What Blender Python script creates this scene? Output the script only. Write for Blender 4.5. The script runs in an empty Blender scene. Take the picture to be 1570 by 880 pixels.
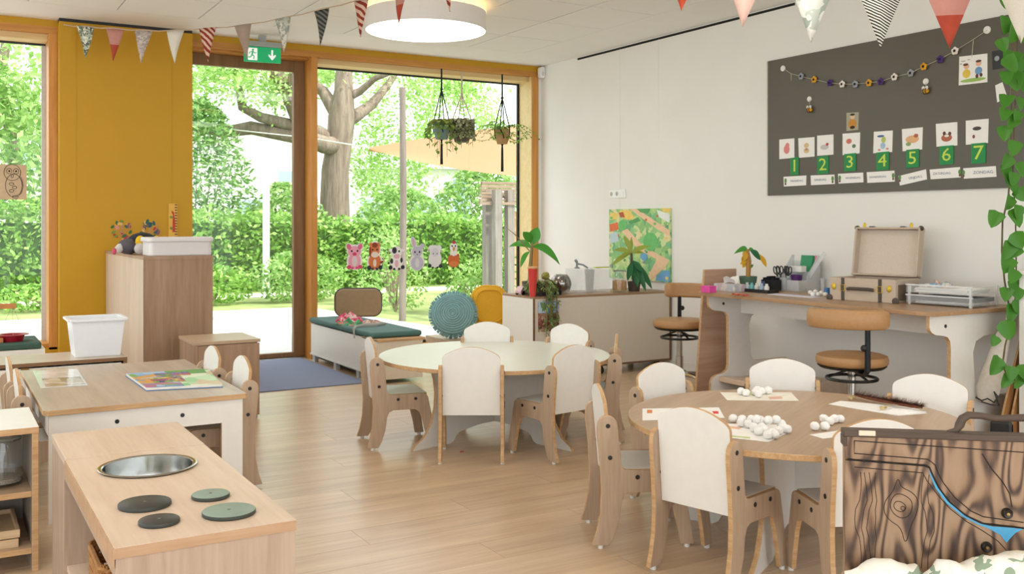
import bpy, bmesh, math, random
from mathutils import Vector, Matrix
random.seed(7)
scn = bpy.context.scene
col = scn.collection
R = math.radians

# ------------------------------------------------------------------ camera
F, AYAW, CAMH, HY, CX = 1500.0, R(30.54), 1.2, 342.0, 785.0
SA, CA = math.sin(AYAW), math.cos(AYAW)
cam_d = bpy.data.cameras.new('camera'); cam = bpy.data.objects.new('camera', cam_d); col.objects.link(cam)
cam_d.sensor_fit = 'HORIZONTAL'; cam_d.sensor_width = 36.0; cam_d.lens = 36.0 * F / 1570.0
cam_d.shift_y = -(440.0 - HY) / 1570.0; cam_d.clip_end = 300
cam.location = (0, 0, CAMH); cam.rotation_euler = (R(90), 0, -AYAW)
scn.camera = cam
# ------------------------------------------------------------------ sky, sun, exposure
w = bpy.data.worlds.new('sky'); scn.world = w; w.use_nodes = True
bg = w.node_tree.nodes['Background']; bg.inputs[0].default_value = (0.90, 0.96, 1.0, 1); bg.inputs[1].default_value = 2.7
sd = bpy.data.lights.new('sun', 'SUN'); sd.energy = 5.2; sd.angle = R(3); sd.color = (1, .95, .86)
so = bpy.data.objects.new('sun', sd); col.objects.link(so); so.location = (6, -6, 14)
so.rotation_euler = Vector((-.42, .62, -.95)).to_track_quat('-Z', 'Y').to_euler()
scn.view_settings.view_transform = 'Standard'; scn.view_settings.look = 'None'
scn.view_settings.gamma = 1; scn.view_settings.use_curve_mapping = False
scn.view_settings.exposure = 0.0
LAMP_L = 7.0

# ------------------------------------------------------------------ helpers
def ond(px, py, d):
    k = (px - CX) / F
    return Vector((d * (k * CA + SA), d * (CA - k * SA), CAMH + d * (HY - py) / F))
def onz(px, py, z): return ond(px, py, (z - CAMH) * F / (HY - py))
def onX(px, py, X): k = (px - CX) / F; return ond(px, py, X / (k * CA + SA))
def onY(px, py, Y): k = (px - CX) / F; return ond(px, py, Y / (CA - k * SA))

def lin(h):
    if isinstance(h, str):
        h = h.lstrip('#'); c = [int(h[i:i+2], 16) / 255 for i in (0, 2, 4)]
    else: c = [x / 255 for x in h]
    return tuple(x / 12.92 if x <= .04045 else ((x + .055) / 1.055) ** 2.4 for x in c) + (1,)

MATS = {}
def nt(name):
    m = bpy.data.materials.new(name); m.use_nodes = True
    t = m.node_tree; return m, t, t.nodes['Principled BSDF']
def N(t, kind, **kw):
    n = t.nodes.new(kind)
    for k, v in kw.items():
        if k in n.inputs: n.inputs[k].default_value = v
        else: setattr(n, k, v)
    return n
def ramp(t, fac, stops):
    r = t.nodes.new('ShaderNodeValToRGB'); e = r.color_ramp.elements
    while len(e) < len(stops): e.new(.5)
    for el, (p, c) in zip(e, stops): el.position = p; el.color = c
    t.links.new(fac, r.inputs[0]); return r
def plain(name, c, rough=.5, metal=0, var=.06, bump=0, scale=30, coat=0, spec=.5, trans=0, sub=0):
    if name in MATS: return MATS[name]
    m, t, b = nt(name); L = lin(c)
    b.inputs['Roughness'].default_value = rough; b.inputs['Metallic'].default_value = metal
    b.inputs['Specular IOR Level'].default_value = spec; b.inputs['Coat Weight'].default_value = coat
    tc = N(t, 'ShaderNodeTexCoord'); nz = N(t, 'ShaderNodeTexNoise', Scale=scale, Detail=3.0)
    t.links.new(tc.outputs['Object'], nz.inputs['Vector'])
    lo = tuple(max(0, x * (1 - var)) for x in L[:3]) + (1,); hi = tuple(min(1, x * (1 + var)) for x in L[:3]) + (1,)
    r = ramp(t, nz.outputs['Fac'], [(.3, lo), (.7, hi)]); t.links.new(r.outputs[0], b.inputs['Base Color'])
    if bump:
        bp = N(t, 'ShaderNodeBump', Strength=bump, Distance=.01); t.links.new(nz.outputs['Fac'], bp.inputs['Height']); t.links.new(bp.outputs[0], b.inputs['Normal'])
    if trans: b.inputs['Transmission Weight'].default_value = trans
    MATS[name] = m; return m
def wood(name, c1, c2, axis='z', rough=.45, scale=1.0, c3=None, per_obj=.0, bump=.05, spec=.4, contrast=(.35, .68)):
    if name in MATS: return MATS[name]
    m, t, b = nt(name); b.inputs['Roughness'].default_value = rough; b.inputs['Specular IOR Level'].default_value = spec
    tc = N(t, 'ShaderNodeTexCoord'); mp = N(t, 'ShaderNodeMapping')
    s = {'x': (1.2, 16, 16), 'y': (16, 1.2, 16), 'z': (16, 16, 1.2)}[axis]
    mp.inputs['Scale'].default_value = tuple(k * scale for k in s)
    t.links.new(tc.outputs['Object'], mp.inputs['Vector'])
    vec = mp.outputs[0]
    if per_obj:
        oi = N(t, 'ShaderNodeObjectInfo'); ml = N(t, 'ShaderNodeMath', operation='MULTIPLY'); ml.inputs[1].default_value = 37
        t.links.new(oi.outputs['Random'], ml.inputs[0]); ad = N(t, 'ShaderNodeVectorMath', operation='ADD')
        t.links.new(vec, ad.inputs[0]); t.links.new(ml.outputs[0], ad.inputs[1]); vec = ad.outputs[0]
    nz = N(t, 'ShaderNodeTexNoise', Scale=1.4, Detail=5.0, Roughness=.6, Distortion=.6); t.links.new(vec, nz.inputs['Vector'])
    n2 = N(t, 'ShaderNodeTexNoise', Scale=7.0, Detail=2.0); t.links.new(vec, n2.inputs['Vector'])
    mx = N(t, 'ShaderNodeMath', operation='MULTIPLY_ADD'); mx.inputs[1].default_value = .3
    t.links.new(n2.outputs['Fac'], mx.inputs[0])
    m2 = N(t, 'ShaderNodeMath', operation='MULTIPLY'); m2.inputs[1].default_value = .7; t.links.new(nz.outputs['Fac'], m2.inputs[0]); t.links.new(m2.outputs[0], mx.inputs[2])
    st = [(contrast[0], lin(c1)), (contrast[1], lin(c2))]
    if c3: st = [(contrast[0] - .08, lin(c3))] + st
    r = ramp(t, mx.outputs[0], st); out = r.outputs[0]
    if per_obj:
        hs = N(t, 'ShaderNodeHueSaturation'); mr = N(t, 'ShaderNodeMapRange'); mr.inputs[3].default_value = 1 - per_obj; mr.inputs[4].default_value = 1 + per_obj
        t.links.new(oi.outputs['Random'], mr.inputs[0]); t.links.new(mr.outputs[0], hs.inputs['Value']); t.links.new(out, hs.inputs['Color']); out = hs.outputs[0]
    t.links.new(out, b.inputs['Base Color'])
    if bump:
        bp = N(t, 'ShaderNodeBump', Strength=bump, Distance=.004); t.links.new(mx.outputs[0], bp.inputs['Height']); t.links.new(bp.outputs[0], b.inputs['Normal'])
    MATS[name] = m; return m
def leafmat(name, c1, c2, c3=None, rough=.45, transl=.35):
    if name in MATS: return MATS[name]
    m, t, b = nt(name); b.inputs['Roughness'].default_value = rough; b.inputs['Specular IOR Level'].default_value = .3
    g = N(t, 'ShaderNodeNewGeometry'); st = [(0, lin(c1)), (.6, lin(c2))] + ([(1, lin(c3))] if c3 else [])
    r = ramp(t, g.outputs['Random Per Island'], st); t.links.new(r.outputs[0], b.inputs['Base Color'])
    tr = N(t, 'ShaderNodeBsdfTranslucent'); t.links.new(r.outputs[0], tr.inputs['Color'])
    mx = N(t, 'ShaderNodeMixShader'); mx.inputs[0].default_value = transl
    t.links.new(b.outputs[0], mx.inputs[1]); t.links.new(tr.outputs[0], mx.inputs[2])
    t.links.new(mx.outputs[0], t.nodes['Material Output'].inputs[0]); MATS[name] = m; return m
def glass(name, tint=(1, 1, 1, 1), refl=.06, rough=0.0):
    if name in MATS: return MATS[name]
    m, t, b = nt(name); t.nodes.remove(b)
    tr = N(t, 'ShaderNodeBsdfTransparent'); tr.inputs[0].default_value = tint
    gl = N(t, 'ShaderNodeBsdfGlossy'); gl.inputs['Roughness'].default_value = rough
    mx = N(t, 'ShaderNodeMixShader'); mx.inputs[0].default_value = refl
    t.links.new(tr.outputs[0], mx.inputs[1]); t.links.new(gl.outputs[0], mx.inputs[2])
    t.links.new(mx.outputs[0], t.nodes['Material Output'].inputs[0]); MATS[name] = m; return m
def milky(name, c, alpha):
    if name in MATS: return MATS[name]
    m, t, b = nt(name); b.inputs['Base Color'].default_value = lin(c); b.inputs['Roughness'].default_value = .2
    tr = N(t, 'ShaderNodeBsdfTransparent'); mx = N(t, 'ShaderNodeMixShader'); mx.inputs[0].default_value = alpha
    t.links.new(tr.outputs[0], mx.inputs[1]); t.links.new(b.outputs[0], mx.inputs[2])
    t.links.new(mx.outputs[0], t.nodes['Material Output'].inputs[0]); MATS[name] = m; return m
def emit(name, c, s):
    if name in MATS: return MATS[name]
    m, t, b = nt(name); b.inputs['Emission Color'].default_value = lin(c); b.inputs['Emission Strength'].default_value = s
    b.inputs['Base Color'].default_value = lin(c); MATS[name] = m; return m
def patchy(name, cols, scale=8, rough=.6, kind='vor'):
    if name in MATS: return MATS[name]
    m, t, b = nt(name); b.inputs['Roughness'].default_value = rough
    tc = N(t, 'ShaderNodeTexCoord')
    if kind == 'vor':
        nz = N(t, 'ShaderNodeTexNoise', Scale=scale * .8); t.links.new(tc.outputs['Object'], nz.inputs['Vector'])
        mx = N(t, 'ShaderNodeVectorMath', operation='MULTIPLY_ADD'); mx.inputs[1].default_value = (.12, .12, .12)
        t.links.new(nz.outputs['Color'], mx.inputs[0]); t.links.new(tc.outputs['Object'], mx.inputs[2])
        v = N(t, 'ShaderNodeTexVoronoi', Scale=scale); t.links.new(mx.outputs[0], v.inputs['Vector'])
        sp = N(t, 'ShaderNodeSeparateColor'); t.links.new(v.outputs['Color'], sp.inputs[0]); f = sp.outputs[0]
    else:
        v = N(t, 'ShaderNodeTexNoise', Scale=scale, Detail=3.0); t.links.new(tc.outputs['Object'], v.inputs['Vector']); f = v.outputs['Fac']
    n = len(cols)
    if kind == 'vor': st = [(i / n, lin(c)) for i, c in enumerate(cols)]
    else: st = [(.3 + .4 * i / n, lin(c)) for i, c in enumerate(cols)]
    r = ramp(t, f, st); r.color_ramp.interpolation = 'CONSTANT'; t.links.new(r.outputs[0], b.inputs['Base Color'])
    MATS[name] = m; return m

class MB:
    def __init__(s): s.v = []; s.f = []; s.m = []
    def add(s, vs, fs, mi=0, M=None):
        o = len(s.v); s.v += [tuple(M @ Vector(v)) if M else tuple(v) for v in vs]
        for f in fs: s.f.append(tuple(i + o for i in f)); s.m.append(mi)
        return s
    def box(s, c, size, mi=0, rz=0, M=None, mis=None):
        x, y, z = [k / 2 for k in size]
        vs = [Vector((a, b, d)) for d in (-z, z) for b in (-y, y) for a in (-x, x)]
        T = Matrix.Translation(c) @ Matrix.Rotation(rz, 4, 'Z')
        if M: T = M @ T
        o = len(s.v); s.v += [tuple(T @ v) for v in vs]
        for k, f in enumerate([(0, 1, 3, 2), (4, 6, 7, 5), (0, 4, 5, 1), (2, 3, 7, 6), (0, 2, 6, 4), (1, 5, 7, 3)]):
            s.f.append(tuple(i + o for i in f)); s.m.append((mis[0] if k < 2 else mis[1]) if mis else mi)
        return s
    def b2(s, lo, hi, mi=0, mis=None):
        lo = Vector(lo); hi = Vector(hi); return s.box((lo + hi) / 2, hi - lo, mi, mis=mis)
    def prism(s, poly, t0, t1, axis='y', mi=0, side=None, M=None):
        def P(u, w, t): return {'x': (t, u, w), 'y': (u, t, w), 'z': (u, w, t)}[axis]
        n = len(poly); vs = [P(u, w, t0) for u, w in poly] + [P(u, w, t1) for u, w in poly]
        sd = mi if side is None else side
        s.add(vs, [tuple(range(n)), tuple(range(2 * n - 1, n - 1, -1))], mi, M)
        o = len(s.v) - 2 * n
        for i in range(n):
            j = (i + 1) % n; s.f.append((o + i, o + j, o + n + j, o + n + i)); s.m.append(sd)
        return s
    def tube(s, pts, r, n=8, mi=0, cap=True, closed=False, M=None):
        pts = [Vector(p) for p in pts]; k = len(pts); rs = r if isinstance(r, (list, tuple)) else [r] * k
        rings = []; prev = None
        for i, p in enumerate(pts):
            if closed: t = pts[(i + 1) % k] - pts[i - 1]
            else: t = pts[min(i + 1, k - 1)] - pts[max(i - 1, 0)]
            if t.length < 1e-9: t = Vector((0, 0, 1))
            t.normalize()
            if prev is None: a = t.orthogonal().normalized()
            else:
                a = prev - t * prev.dot(t); a = a.normalized() if a.length > 1e-6 else t.orthogonal().normalized()
            prev = a; b = t.cross(a)
            rings.append([p + (a * math.cos(2 * math.pi * q / n) + b * math.sin(2 * math.pi * q / n)) * rs[i] for q in range(n)])
        vs = [v for g in rings for v in g]; fs = []
        for i in range(k if closed else k - 1):
            i2 = (i + 1) % k
            for q in range(n): fs.append((i * n + q, i * n + (q + 1) % n, i2 * n + (q + 1) % n, i2 * n + q))
        if cap and not closed: fs += [tuple(range(n)), tuple(range(k * n - 1, (k - 1) * n - 1, -1))]
        return s.add(vs, fs, mi, M)
    def lathe(s, prof, c=(0, 0, 0), n=24, mi=0, M=None, close=True, sx=1, sy=1):
        c = Vector(c); vs = []; fs = []; k = len(prof)
        for r, z in prof:
            for q in range(n): vs.append(c + Vector((r * sx * math.cos(2 * math.pi * q / n), r * sy * math.sin(2 * math.pi * q / n), z)))
        for i in range(k - 1):
            for q in range(n): fs.append((i * n + q, i * n + (q + 1) % n, (i + 1) * n + (q + 1) % n, (i + 1) * n + q))
        if close:
            if prof[0][0] > 1e-6: fs.append(tuple(range(n)))
            if prof[-1][0] > 1e-6: fs.append(tuple(range(k * n - 1, (k - 1) * n - 1, -1)))
        return s.add(vs, fs, mi, M)
    def ball(s, c, r, nu=12, nv=8, mi=0, noise=0, M=None, sq=1.0, rng=random):
        c = Vector(c); r = (r, r, r) if not isinstance(r, (tuple, list)) else r
        vs = [c + Vector((0, 0, -r[2]))]; ex = lambda x: math.copysign(abs(x) ** sq, x)
        for j in range(1, nv):
            th = math.pi * j / nv
            for i in range(nu):
                ph = 2 * math.pi * i / nu; k = 1 + (rng.uniform(-noise, noise) if noise else 0)
                vs.append(c + Vector((ex(math.sin(th)) * ex(math.cos(ph)) * r[0] * k, ex(math.sin(th)) * ex(math.sin(ph)) * r[1] * k, -ex(math.cos(th)) * r[2] * k)))
        vs.append(c + Vector((0, 0, r[2]))); fs = []
        for i in range(nu):
            fs.append((0, 1 + (i + 1) % nu, 1 + i)); fs.append((len(vs) - 1, 1 + (nv - 2) * nu + i, 1 + (nv - 2) * nu + (i + 1) % nu))
        for j in range(nv - 2):
            for i in range(nu):
                a = 1 + j * nu; fs.append((a + i, a + (i + 1) % nu, a + nu + (i + 1) % nu, a + nu + i))
        return s.add(vs, fs, mi, M)
    def openbox(s, c, size, t=.004, mi=0, rz=0, taper=0):
        # open box (bottom + four walls), c is the centre of the base
        T = Matrix.Translation(c) @ Matrix.Rotation(rz, 4, 'Z'); x, y, z = size[0] / 2, size[1] / 2, size[2]
        x2, y2 = x + taper, y + taper
        o = [(-x, -y, 0), (x, -y, 0), (x, y, 0), (-x, y, 0), (-x2, -y2, z), (x2, -y2, z), (x2, y2, z), (-x2, y2, z)]
        i_ = [(-x + t, -y + t, t), (x - t, -y + t, t), (x - t, y - t, t), (-x + t, y - t, t), (-x2 + t, -y2 + t, z), (x2 - t, -y2 + t, z), (x2 - t, y2 - t, z), (-x2 + t, y2 - t, z)]
        fs = [(0, 3, 2, 1), (8, 9, 10, 11)]
        for a in range(4):
            b = (a + 1) % 4; fs += [(a, b, b + 4, a + 4), (a + 8, a + 12, b + 12, b + 8), (a + 4, b + 4, b + 12, a + 12)]
        return s.add(o + i_, fs, mi, T)
    def leaf(s, p, dr, L, W, droop=.3, seg=5, up=(0, 0, 1), fold=.15, heart=False, mi=0):
        p = Vector(p); d = Vector(dr).normalized(); up = Vector(up)
        sd = d.cross(up); sd = sd.normalized() if sd.length > 1e-4 else Vector((1, 0, 0)); nrm = sd.cross(d).normalized()
        vs = []; q = p.copy(); dd = d.copy()
        for i in range(seg + 1):
            t = i / seg
            wd = W * (.5 * math.sin(math.pi * min(1, t * .92 + .04)) if not heart else .5 * (.42 if i == 0 else min(1.0, (t + .12) * 4) * max(0, 1 - t ** 1.7) ** .62))
            if i == seg: wd = W * .02
            vs += [q - sd * wd + nrm * wd * fold * 2, q.copy(), q + sd * wd + nrm * wd * fold * 2]
            dd = (dd - Vector((0, 0, 1)) * droop / seg).normalized(); q = q + dd * L / seg
        fs = []
        for i in range(seg):
            a = i * 3; fs += [(a, a + 1, a + 4, a + 3), (a + 1, a + 2, a + 5, a + 4)]
        return s.add(vs, fs, mi)
    def build(s, name, mat, parent=None, smooth=False, bevel=0, wld=False, seg=2, recalc=True):
        me = bpy.data.meshes.new(name)
        off = Vector(parent.location) if (wld and parent) else Vector((0, 0, 0))
        me.from_pydata([tuple(Vector(v) - off) for v in s.v], [], s.f)
        for m in (mat if isinstance(mat, (list, tuple)) else [mat]): me.materials.append(m)
        me.polygons.foreach_set('material_index', s.m)
        if recalc:
            bm = bmesh.new(); bm.from_mesh(me); bmesh.ops.recalc_face_normals(bm, faces=bm.faces); bm.to_mesh(me); bm.free()
        if smooth:
            me.polygons.foreach_set('use_smooth', [True] * len(me.polygons)); me.set_sharp_from_angle(angle=R(smooth if smooth is not True else 40))
        me.update()
        o = bpy.data.objects.new(name, me); col.objects.link(o)
        if parent: o.parent = parent
        if bevel:
            b = o.modifiers.new('bevel', 'BEVEL'); b.width = bevel; b.segments = seg; b.limit_method = 'ANGLE'; b.angle_limit = R(50)
        return o
def tag(o, label, cat, group=None):
    o['label'] = label; o['category'] = cat
    if group: o['group'] = group
    return o
def thing(name, label, cat, loc=(0, 0, 0), rz=0, group=None):
    o = bpy.data.objects.new(name, None); col.objects.link(o); o.location = loc; o.rotation_euler = (0, 0, rz); o.empty_display_size = .05
    return tag(o, label, cat, group)
def struct(o): o['kind'] = 'structure'; return o
def sempty(name, loc=(0, 0, 0)):
    o = bpy.data.objects.new(name, None); col.objects.link(o); o.location = loc; o['kind'] = 'structure'; return o
def stuff(o): o['kind'] = 'stuff'; return o
def kids(o): return [c for c in bpy.data.objects if c.parent == o]
def copy_tree(o, parent=None):
    c = o.copy(); col.objects.link(c); c.parent = parent
    for ch in kids(o): copy_tree(ch, c)
    return c
def place(proto, loc, rz, label, group=None, first=False):
    c = proto if first else copy_tree(proto)
    c.location = loc; c.rotation_euler = (0, 0, rz); c['label'] = label
    if group: c['group'] = group
    elif 'group' in c: del c['group']
    return c
def link_copy(o, parent, loc=None, rot=None):
    c = o.copy(); col.objects.link(c); c.parent = parent
    if loc is not None: c.location = loc
    if rot is not None: c.rotation_euler = rot
    return c
def textmesh(txt, size, name, mat, parent, M, ext=.0006, align='CENTER'):
    cu = bpy.data.curves.new(name, 'FONT'); cu.body = txt; cu.size = size; cu.extrude = ext; cu.align_x = align; cu.align_y = 'CENTER'; cu.resolution_u = 2
    o = bpy.data.objects.new(name + '_tmp', cu); col.objects.link(o)
    me = bpy.data.meshes.new_from_object(o.evaluated_get(bpy.context.evaluated_depsgraph_get())); me.name = name
    bpy.data.objects.remove(o); bpy.data.curves.remove(cu)
    me.materials.clear(); me.materials.append(mat); me.transform(M)
    ob = bpy.data.objects.new(name, me); col.objects.link(ob); ob.parent = parent; return ob
def arc(cx, cy, r, a0, a1, n=6): return [(cx + r * math.cos(R(a0 + (a1 - a0) * i / n)), cy + r * math.sin(R(a0 + (a1 - a0) * i / n))) for i in range(n + 1)]
def rrect(w, h, r, n=4, cx=0, cy=0):
    x, y = w / 2 - r, h / 2 - r
    return arc(cx + x, cy + y, r, 0, 90, n) + arc(cx - x, cy + y, r, 90, 180, n) + arc(cx - x, cy - y, r, 180, 270, n) + arc(cx + x, cy - y, r, 270, 360, n)
def circ(r, n=24, cx=0, cy=0, ry=None): return [(cx + r * math.cos(2 * math.pi * i / n), cy + (ry or r) * math.sin(2 * math.pi * i / n)) for i in range(n)]

# ------------------------------------------------------------------ materials
white = plain('white_laminate', '#ece9e3', .35, var=.015)
whitewall = plain('white_paint', '#eeece7', .7, var=.015, scale=3)
oak = wood('grey_oak', '#aa9078', '#c5ad94', 'z', .5, 1.0, c3='#987e66')
oak_x = wood('grey_oak_lengthwise', '#a98b6e', '#c2a78a', 'x', .4, .8, c3='#9a7d60')
ply = wood('plywood_edge', '#b98f62', '#d6b183', 'x', .5, 2.2)
pale_oak = wood('pale_oak', '#d2b8a0', '#e0cab4', 'y', .4, .8, bump=.02)
cab_oak = wood('cabinet_oak', '#98785c', '#b2937a', 'z', .5, .7, c3='#8a6b50')
black = plain('black_plastic', '#1b1b1b', .4)
darkm = plain('dark_metal', '#26272a', .35, metal=.6)
chrome = plain('chrome', '#d5d7d9', .15, metal=1, var=.01)
mustard = plain('mustard_paint', '#c29206', .55, var=.02, scale=2)
timber = wood('window_timber', '#c08238', '#d99c50', 'z', .4, .6, bump=.02)
timber_x = wood('window_timber_lengthwise', '#b97d36', '#d2974d', 'x', .4, .6, bump=.02)
timber_pale = wood('pale_timber', '#d9bd83', '#e6cf9b', 'x', .5, .6, bump=.02)
brown_timber = wood('brown_timber', '#7c5a38', '#93704a', 'z', .45, .6)
paper = plain('white_paper', '#f4f2ee', .7, var=.02)
# ================================================================== THE ROOM
XW, YF, YW, ZC = 5.25, 8.32, 8.20, 2.77      # right wall, window plane, yellow wall face, ceiling
# floor with planks
mb = MB(); mb.b2((-3.2, -3.2, -.12), (XW, 8.62, -.006))
floor = struct(mb.build('floor', plain('floor_underlay', '#a8875f', .6)))
plank_m = wood('floor_oak', '#bd9e7c', '#d6bb9a', 'x', .30, .55, c3='#a98a68', per_obj=.04, bump=.02, spec=.85, contrast=(.36, .66))
PL, PWD = 1.42, .192
mb = MB(); mb.box((0, 0, -.003), (PL - .0012, PWD - .0012, .006)); plank0 = None
j = 0; y = 8.6
while y > 1.4:
    xs = 5.24 - (j * .53) % PL
    edges = [5.245, xs]
    while xs > -1.3: xs -= PL; edges.append(xs)
    for a, b in zip(edges, edges[1:]):
        if a - b < .08: continue
        if plank0 is None: plank0 = mb.build('plank', plank_m, floor); o = plank0
        else: o = link_copy(plank0, floor)
        o.location = ((a + b) / 2, y - PWD / 2, 0); o.scale = ((a - b - .0012) / (PL - .0012), 1, 1)
    y -= PWD; j += 1
mb = MB(); mb.b2((-3.2, -3.2, -.006), (5.245, y, 0)); stuff(mb.build('rear_planks', plank_m, floor))
mb = MB(); mb.b2((-3.2, y, -.006), (-2.75, 8.6, 0)); stuff(mb.build('side_planks', plank_m, floor))
# ceiling with lay-in panels and a plain border
tile_m = plain('ceiling_tile', '#efeeea', .85, var=.015, bump=.02, scale=220)
plaster = plain('ceiling_plaster', '#f0eeea', .8, var=.01, scale=5)
mb = MB(); mb.b2((-3.2, -3.2, ZC + .012), (XW + .2, 8.66, ZC + .25))
ceil = struct(mb.build('ceiling', plain('ceiling_void', '#8d8a86', .8)))
TX, TY = .588, .632; X0, Y0 = 4.685, 7.71
mb = MB(); mb.b2((X0, -3.2, ZC), (XW, 8.62, ZC + .012)); mb.b2((-3.2, Y0, ZC), (X0, 8.62, ZC + .012)); mb.build('ceiling_border', plaster, ceil)
mb = MB(); mb.box((0, 0, .006), (TX - .010, TY - .010, .012)); t0 = None
for i in range(13):
    for k in range(17):
        cx, cy = X0 - (i + .5) * TX, Y0 - (k + .5) * TY
        if cx < -3.0: continue
        if t0 is None: t0 = mb.build('ceiling_panel', tile_m, ceil); o = t0
        else: o = link_copy(t0, ceil)
        o.location = (cx, cy, ZC)
# right wall
mb = MB(); mb.b2((XW, -3.2, -.05), (XW + .2, 8.62, ZC + .012))
wr = struct(mb.build('wall_right', whitewall))
s0, s1 = onX(886, 91, XW), onX(1219, 6, XW)
mb = MB(); mb.b2((XW - .004, s1.y, s0.z - .008), (XW + .001, s0.y, s0.z + .010)); mb.build('air_slot', plain('slot_black', '#151512', .8), wr)
mb = MB(); mb.b2((XW - .012, -3.2, 0), (XW, YF, .07)); struct(mb.build('baseboard_right', white))
# back wall: mustard pier with recessed window and door bays
xa, xb = onY(91, 300, YW).x, onY(295, 300, YW).x
mb = MB(); mb.b2((xa, YW, -.05), (xb, 8.72, ZC - .025)); wb = struct(mb.build('wall_back', mustard))
mb = MB(); mb.b2((xa, YW + .004, ZC - .025), (xb, 8.7, ZC)); mb.build('shadow_gap', black, wb)
# the lintel over both bays
mb = MB(); mb.b2((-3.2, YF, ZC - .052), (xa, 8.62, ZC)); mb.b2((xb, YF, ZC - .052), (XW, 8.62, ZC)); struct(mb.build('trim_1', mustard))
mb = MB(); mb.b2((-3.2, YF, ZC - .105), (xa, YF + .06, ZC - .052)); mb.b2((xb, YF, ZC - .105), (XW, YF + .06, ZC - .052)); struct(mb.build('trim_2', timber_x))
gl = glass('window_glass', (.985, .995, .99, 1), .018)
gask = plain('gasket_black', '#1d2422', .5)
YG = 8.57
# window_2 between the timber post and the right wall
xp0, xp1 = onY(477, 500, YF).x, onY(487, 500, YF).x
xj = onY(815, 300, YF).x; xj1 = onY(825, 300, YF).x
w2 = sempty('window_2', ((xp1 + xj) / 2, YG, 0))
def fr(name, mat, lo, hi, par, bev=.003): m_ = MB(); m_.b2(lo, hi); return m_.build(name, mat, par, wld=True, bevel=bev)
fr('mullion_post', timber, (xp0, YF, -.01), (xp1, YG + .06, ZC - .105), w2)
fr('jamb', timber_pale, (xj, YF + .006, -.01), (xj + .03, YG + .05, ZC - .105), w2)
fr('jamb_cover', timber, (xj, YF - .01, -.01), (xj1, YF + .006, ZC - .105), w2)
fr('head_lining', timber_pale, (xp1, YF + .06, ZC - .152), (xj, YG + .05, ZC - .098), w2)
fr('sill', timber_x, (xp1, YF + .02, -.01), (xj, YG + .06, .05), w2)
for nm, lo, hi in (('gasket', (xp1, YG - .012, ZC - .167), (xj, YG + .012, ZC - .152)), ('gasket', (xj - .022, YG - .012, .05), (xj, YG + .012, ZC - .167)), ('gasket', (xp1, YG - .012, .05), (xj - .022, YG + .012, .075))):
    fr(nm, gask, lo, hi, w2, 0)
fr('pane', gl, (xp1 + .002, YG - .004, .078), (xj - .024, YG + .004, ZC - .169), w2, 0)
# wall return between window_2 and right wall
mb = MB(); mb.b2((xj1, YF, -.05), (XW, 8.62, ZC - .105)); mb.b2((xj + .03, YF + .01, -.05), (xj1, 8.62, ZC - .105)); struct(mb.build('wall_back_return', whitewall))
# door
d1 = sempty('door_1', ((xb + xp0) / 2, 8.52, 0))
fr('door_frame', timber_x, (xb - .2, YF + .06, ZC - .125), (xp0, 8.62, ZC - .10), d1)
xs = onY(450, 300, 8.5).x
fr('stile', brown_timber, (xs, 8.49, .01), (xp0 - .002, 8.55, 2.645), d1)
fr('stile', brown_timber, (xb - .14, 8.49, .01), (xb - .05, 8.55, 2.645), d1)
fr('top_rail', brown_timber, (xb - .05, 8.495, 2.545), (xs, 8.545, 2.645), d1)
fr('bottom_rail', brown_timber, (xb - .05, 8.495, .01), (xs, 8.545, .05), d1)
fr('pane', gl, (xb - .05, 8.516, .05), (xs, 8.524, 2.545), d1, 0)
fr('threshold', plain('threshold_alu', '#a9abad', .4, metal=.7), (xb - .14, 8.44, -.004), (xp0, 8.62, .008), d1)
# window_1 left of the pier
w1 = sempty('window_1', (-.6, YG, 0))
xq = onY(74.5, 300, YF).x; sill = .24
fr('jamb', timber, (xq, YF, sill - .02), (xa, YG + .05, ZC - .105), w1)
fr('head_lining', timber_pale, (-3.2, YF + .06, ZC - .152), (xq, YG + .05, ZC - .10), w1)
fr('gasket', gask, (-3.2, YG - .012, ZC - .167), (xq, YG + .012, ZC - .152), w1, 0)
fr('gasket', plain('gasket_grey', '#c9cfcf', .5), (xq - .03, YG - .012, sill + .03), (xq, YG + .012, ZC - .167), w1, 0)
fr('sill', timber_x, (-3.2, YF, sill), (xq, YG + .06, sill + .03), w1)
fr('mullion_post', timber, (-1.35, YF, sill), (-1.28, YG + .06, ZC - .105), w1)
fr('pane', gl, (-1.28, YG - .004, sill + .03), (xq - .03, YG + .004, ZC - .169), w1, 0)
fr('pane', gl, (-3.2, YG - .004, sill + .03), (-1.35, YG + .004, ZC - .169), w1, 0)
mb = MB(); mb.b2((-3.2, YF, -.05), (xa, 8.72, sill)); struct(mb.build('wall_back_apron', mustard))
# left side of the room: glazed from knee height like the back
mb = MB(); mb.b2((-3.3, -3.2, -.05), (-3.2, 8.9, .24)); mb.b2((-3.3, -3.2, 2.5), (-3.2, 8.9, ZC + .012)); struct(mb.build('wall_left', whitewall))
w3 = sempty('window_3', (-3.25, 3, .24))
for y_ in (-3.2, -.4, 2.4, 5.2, 8.2): fr('mullion_post', timber, (-3.29, y_, .24), (-3.21, y_ + .07, 2.5), w3)
for a_, b_ in ((-3.13, -.4), (-.33, 2.4), (2.47, 5.2), (5.27, 8.2)): fr('pane', gl, (-3.254, a_, .24), (-3.246, b_, 2.5), w3, 0)

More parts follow.
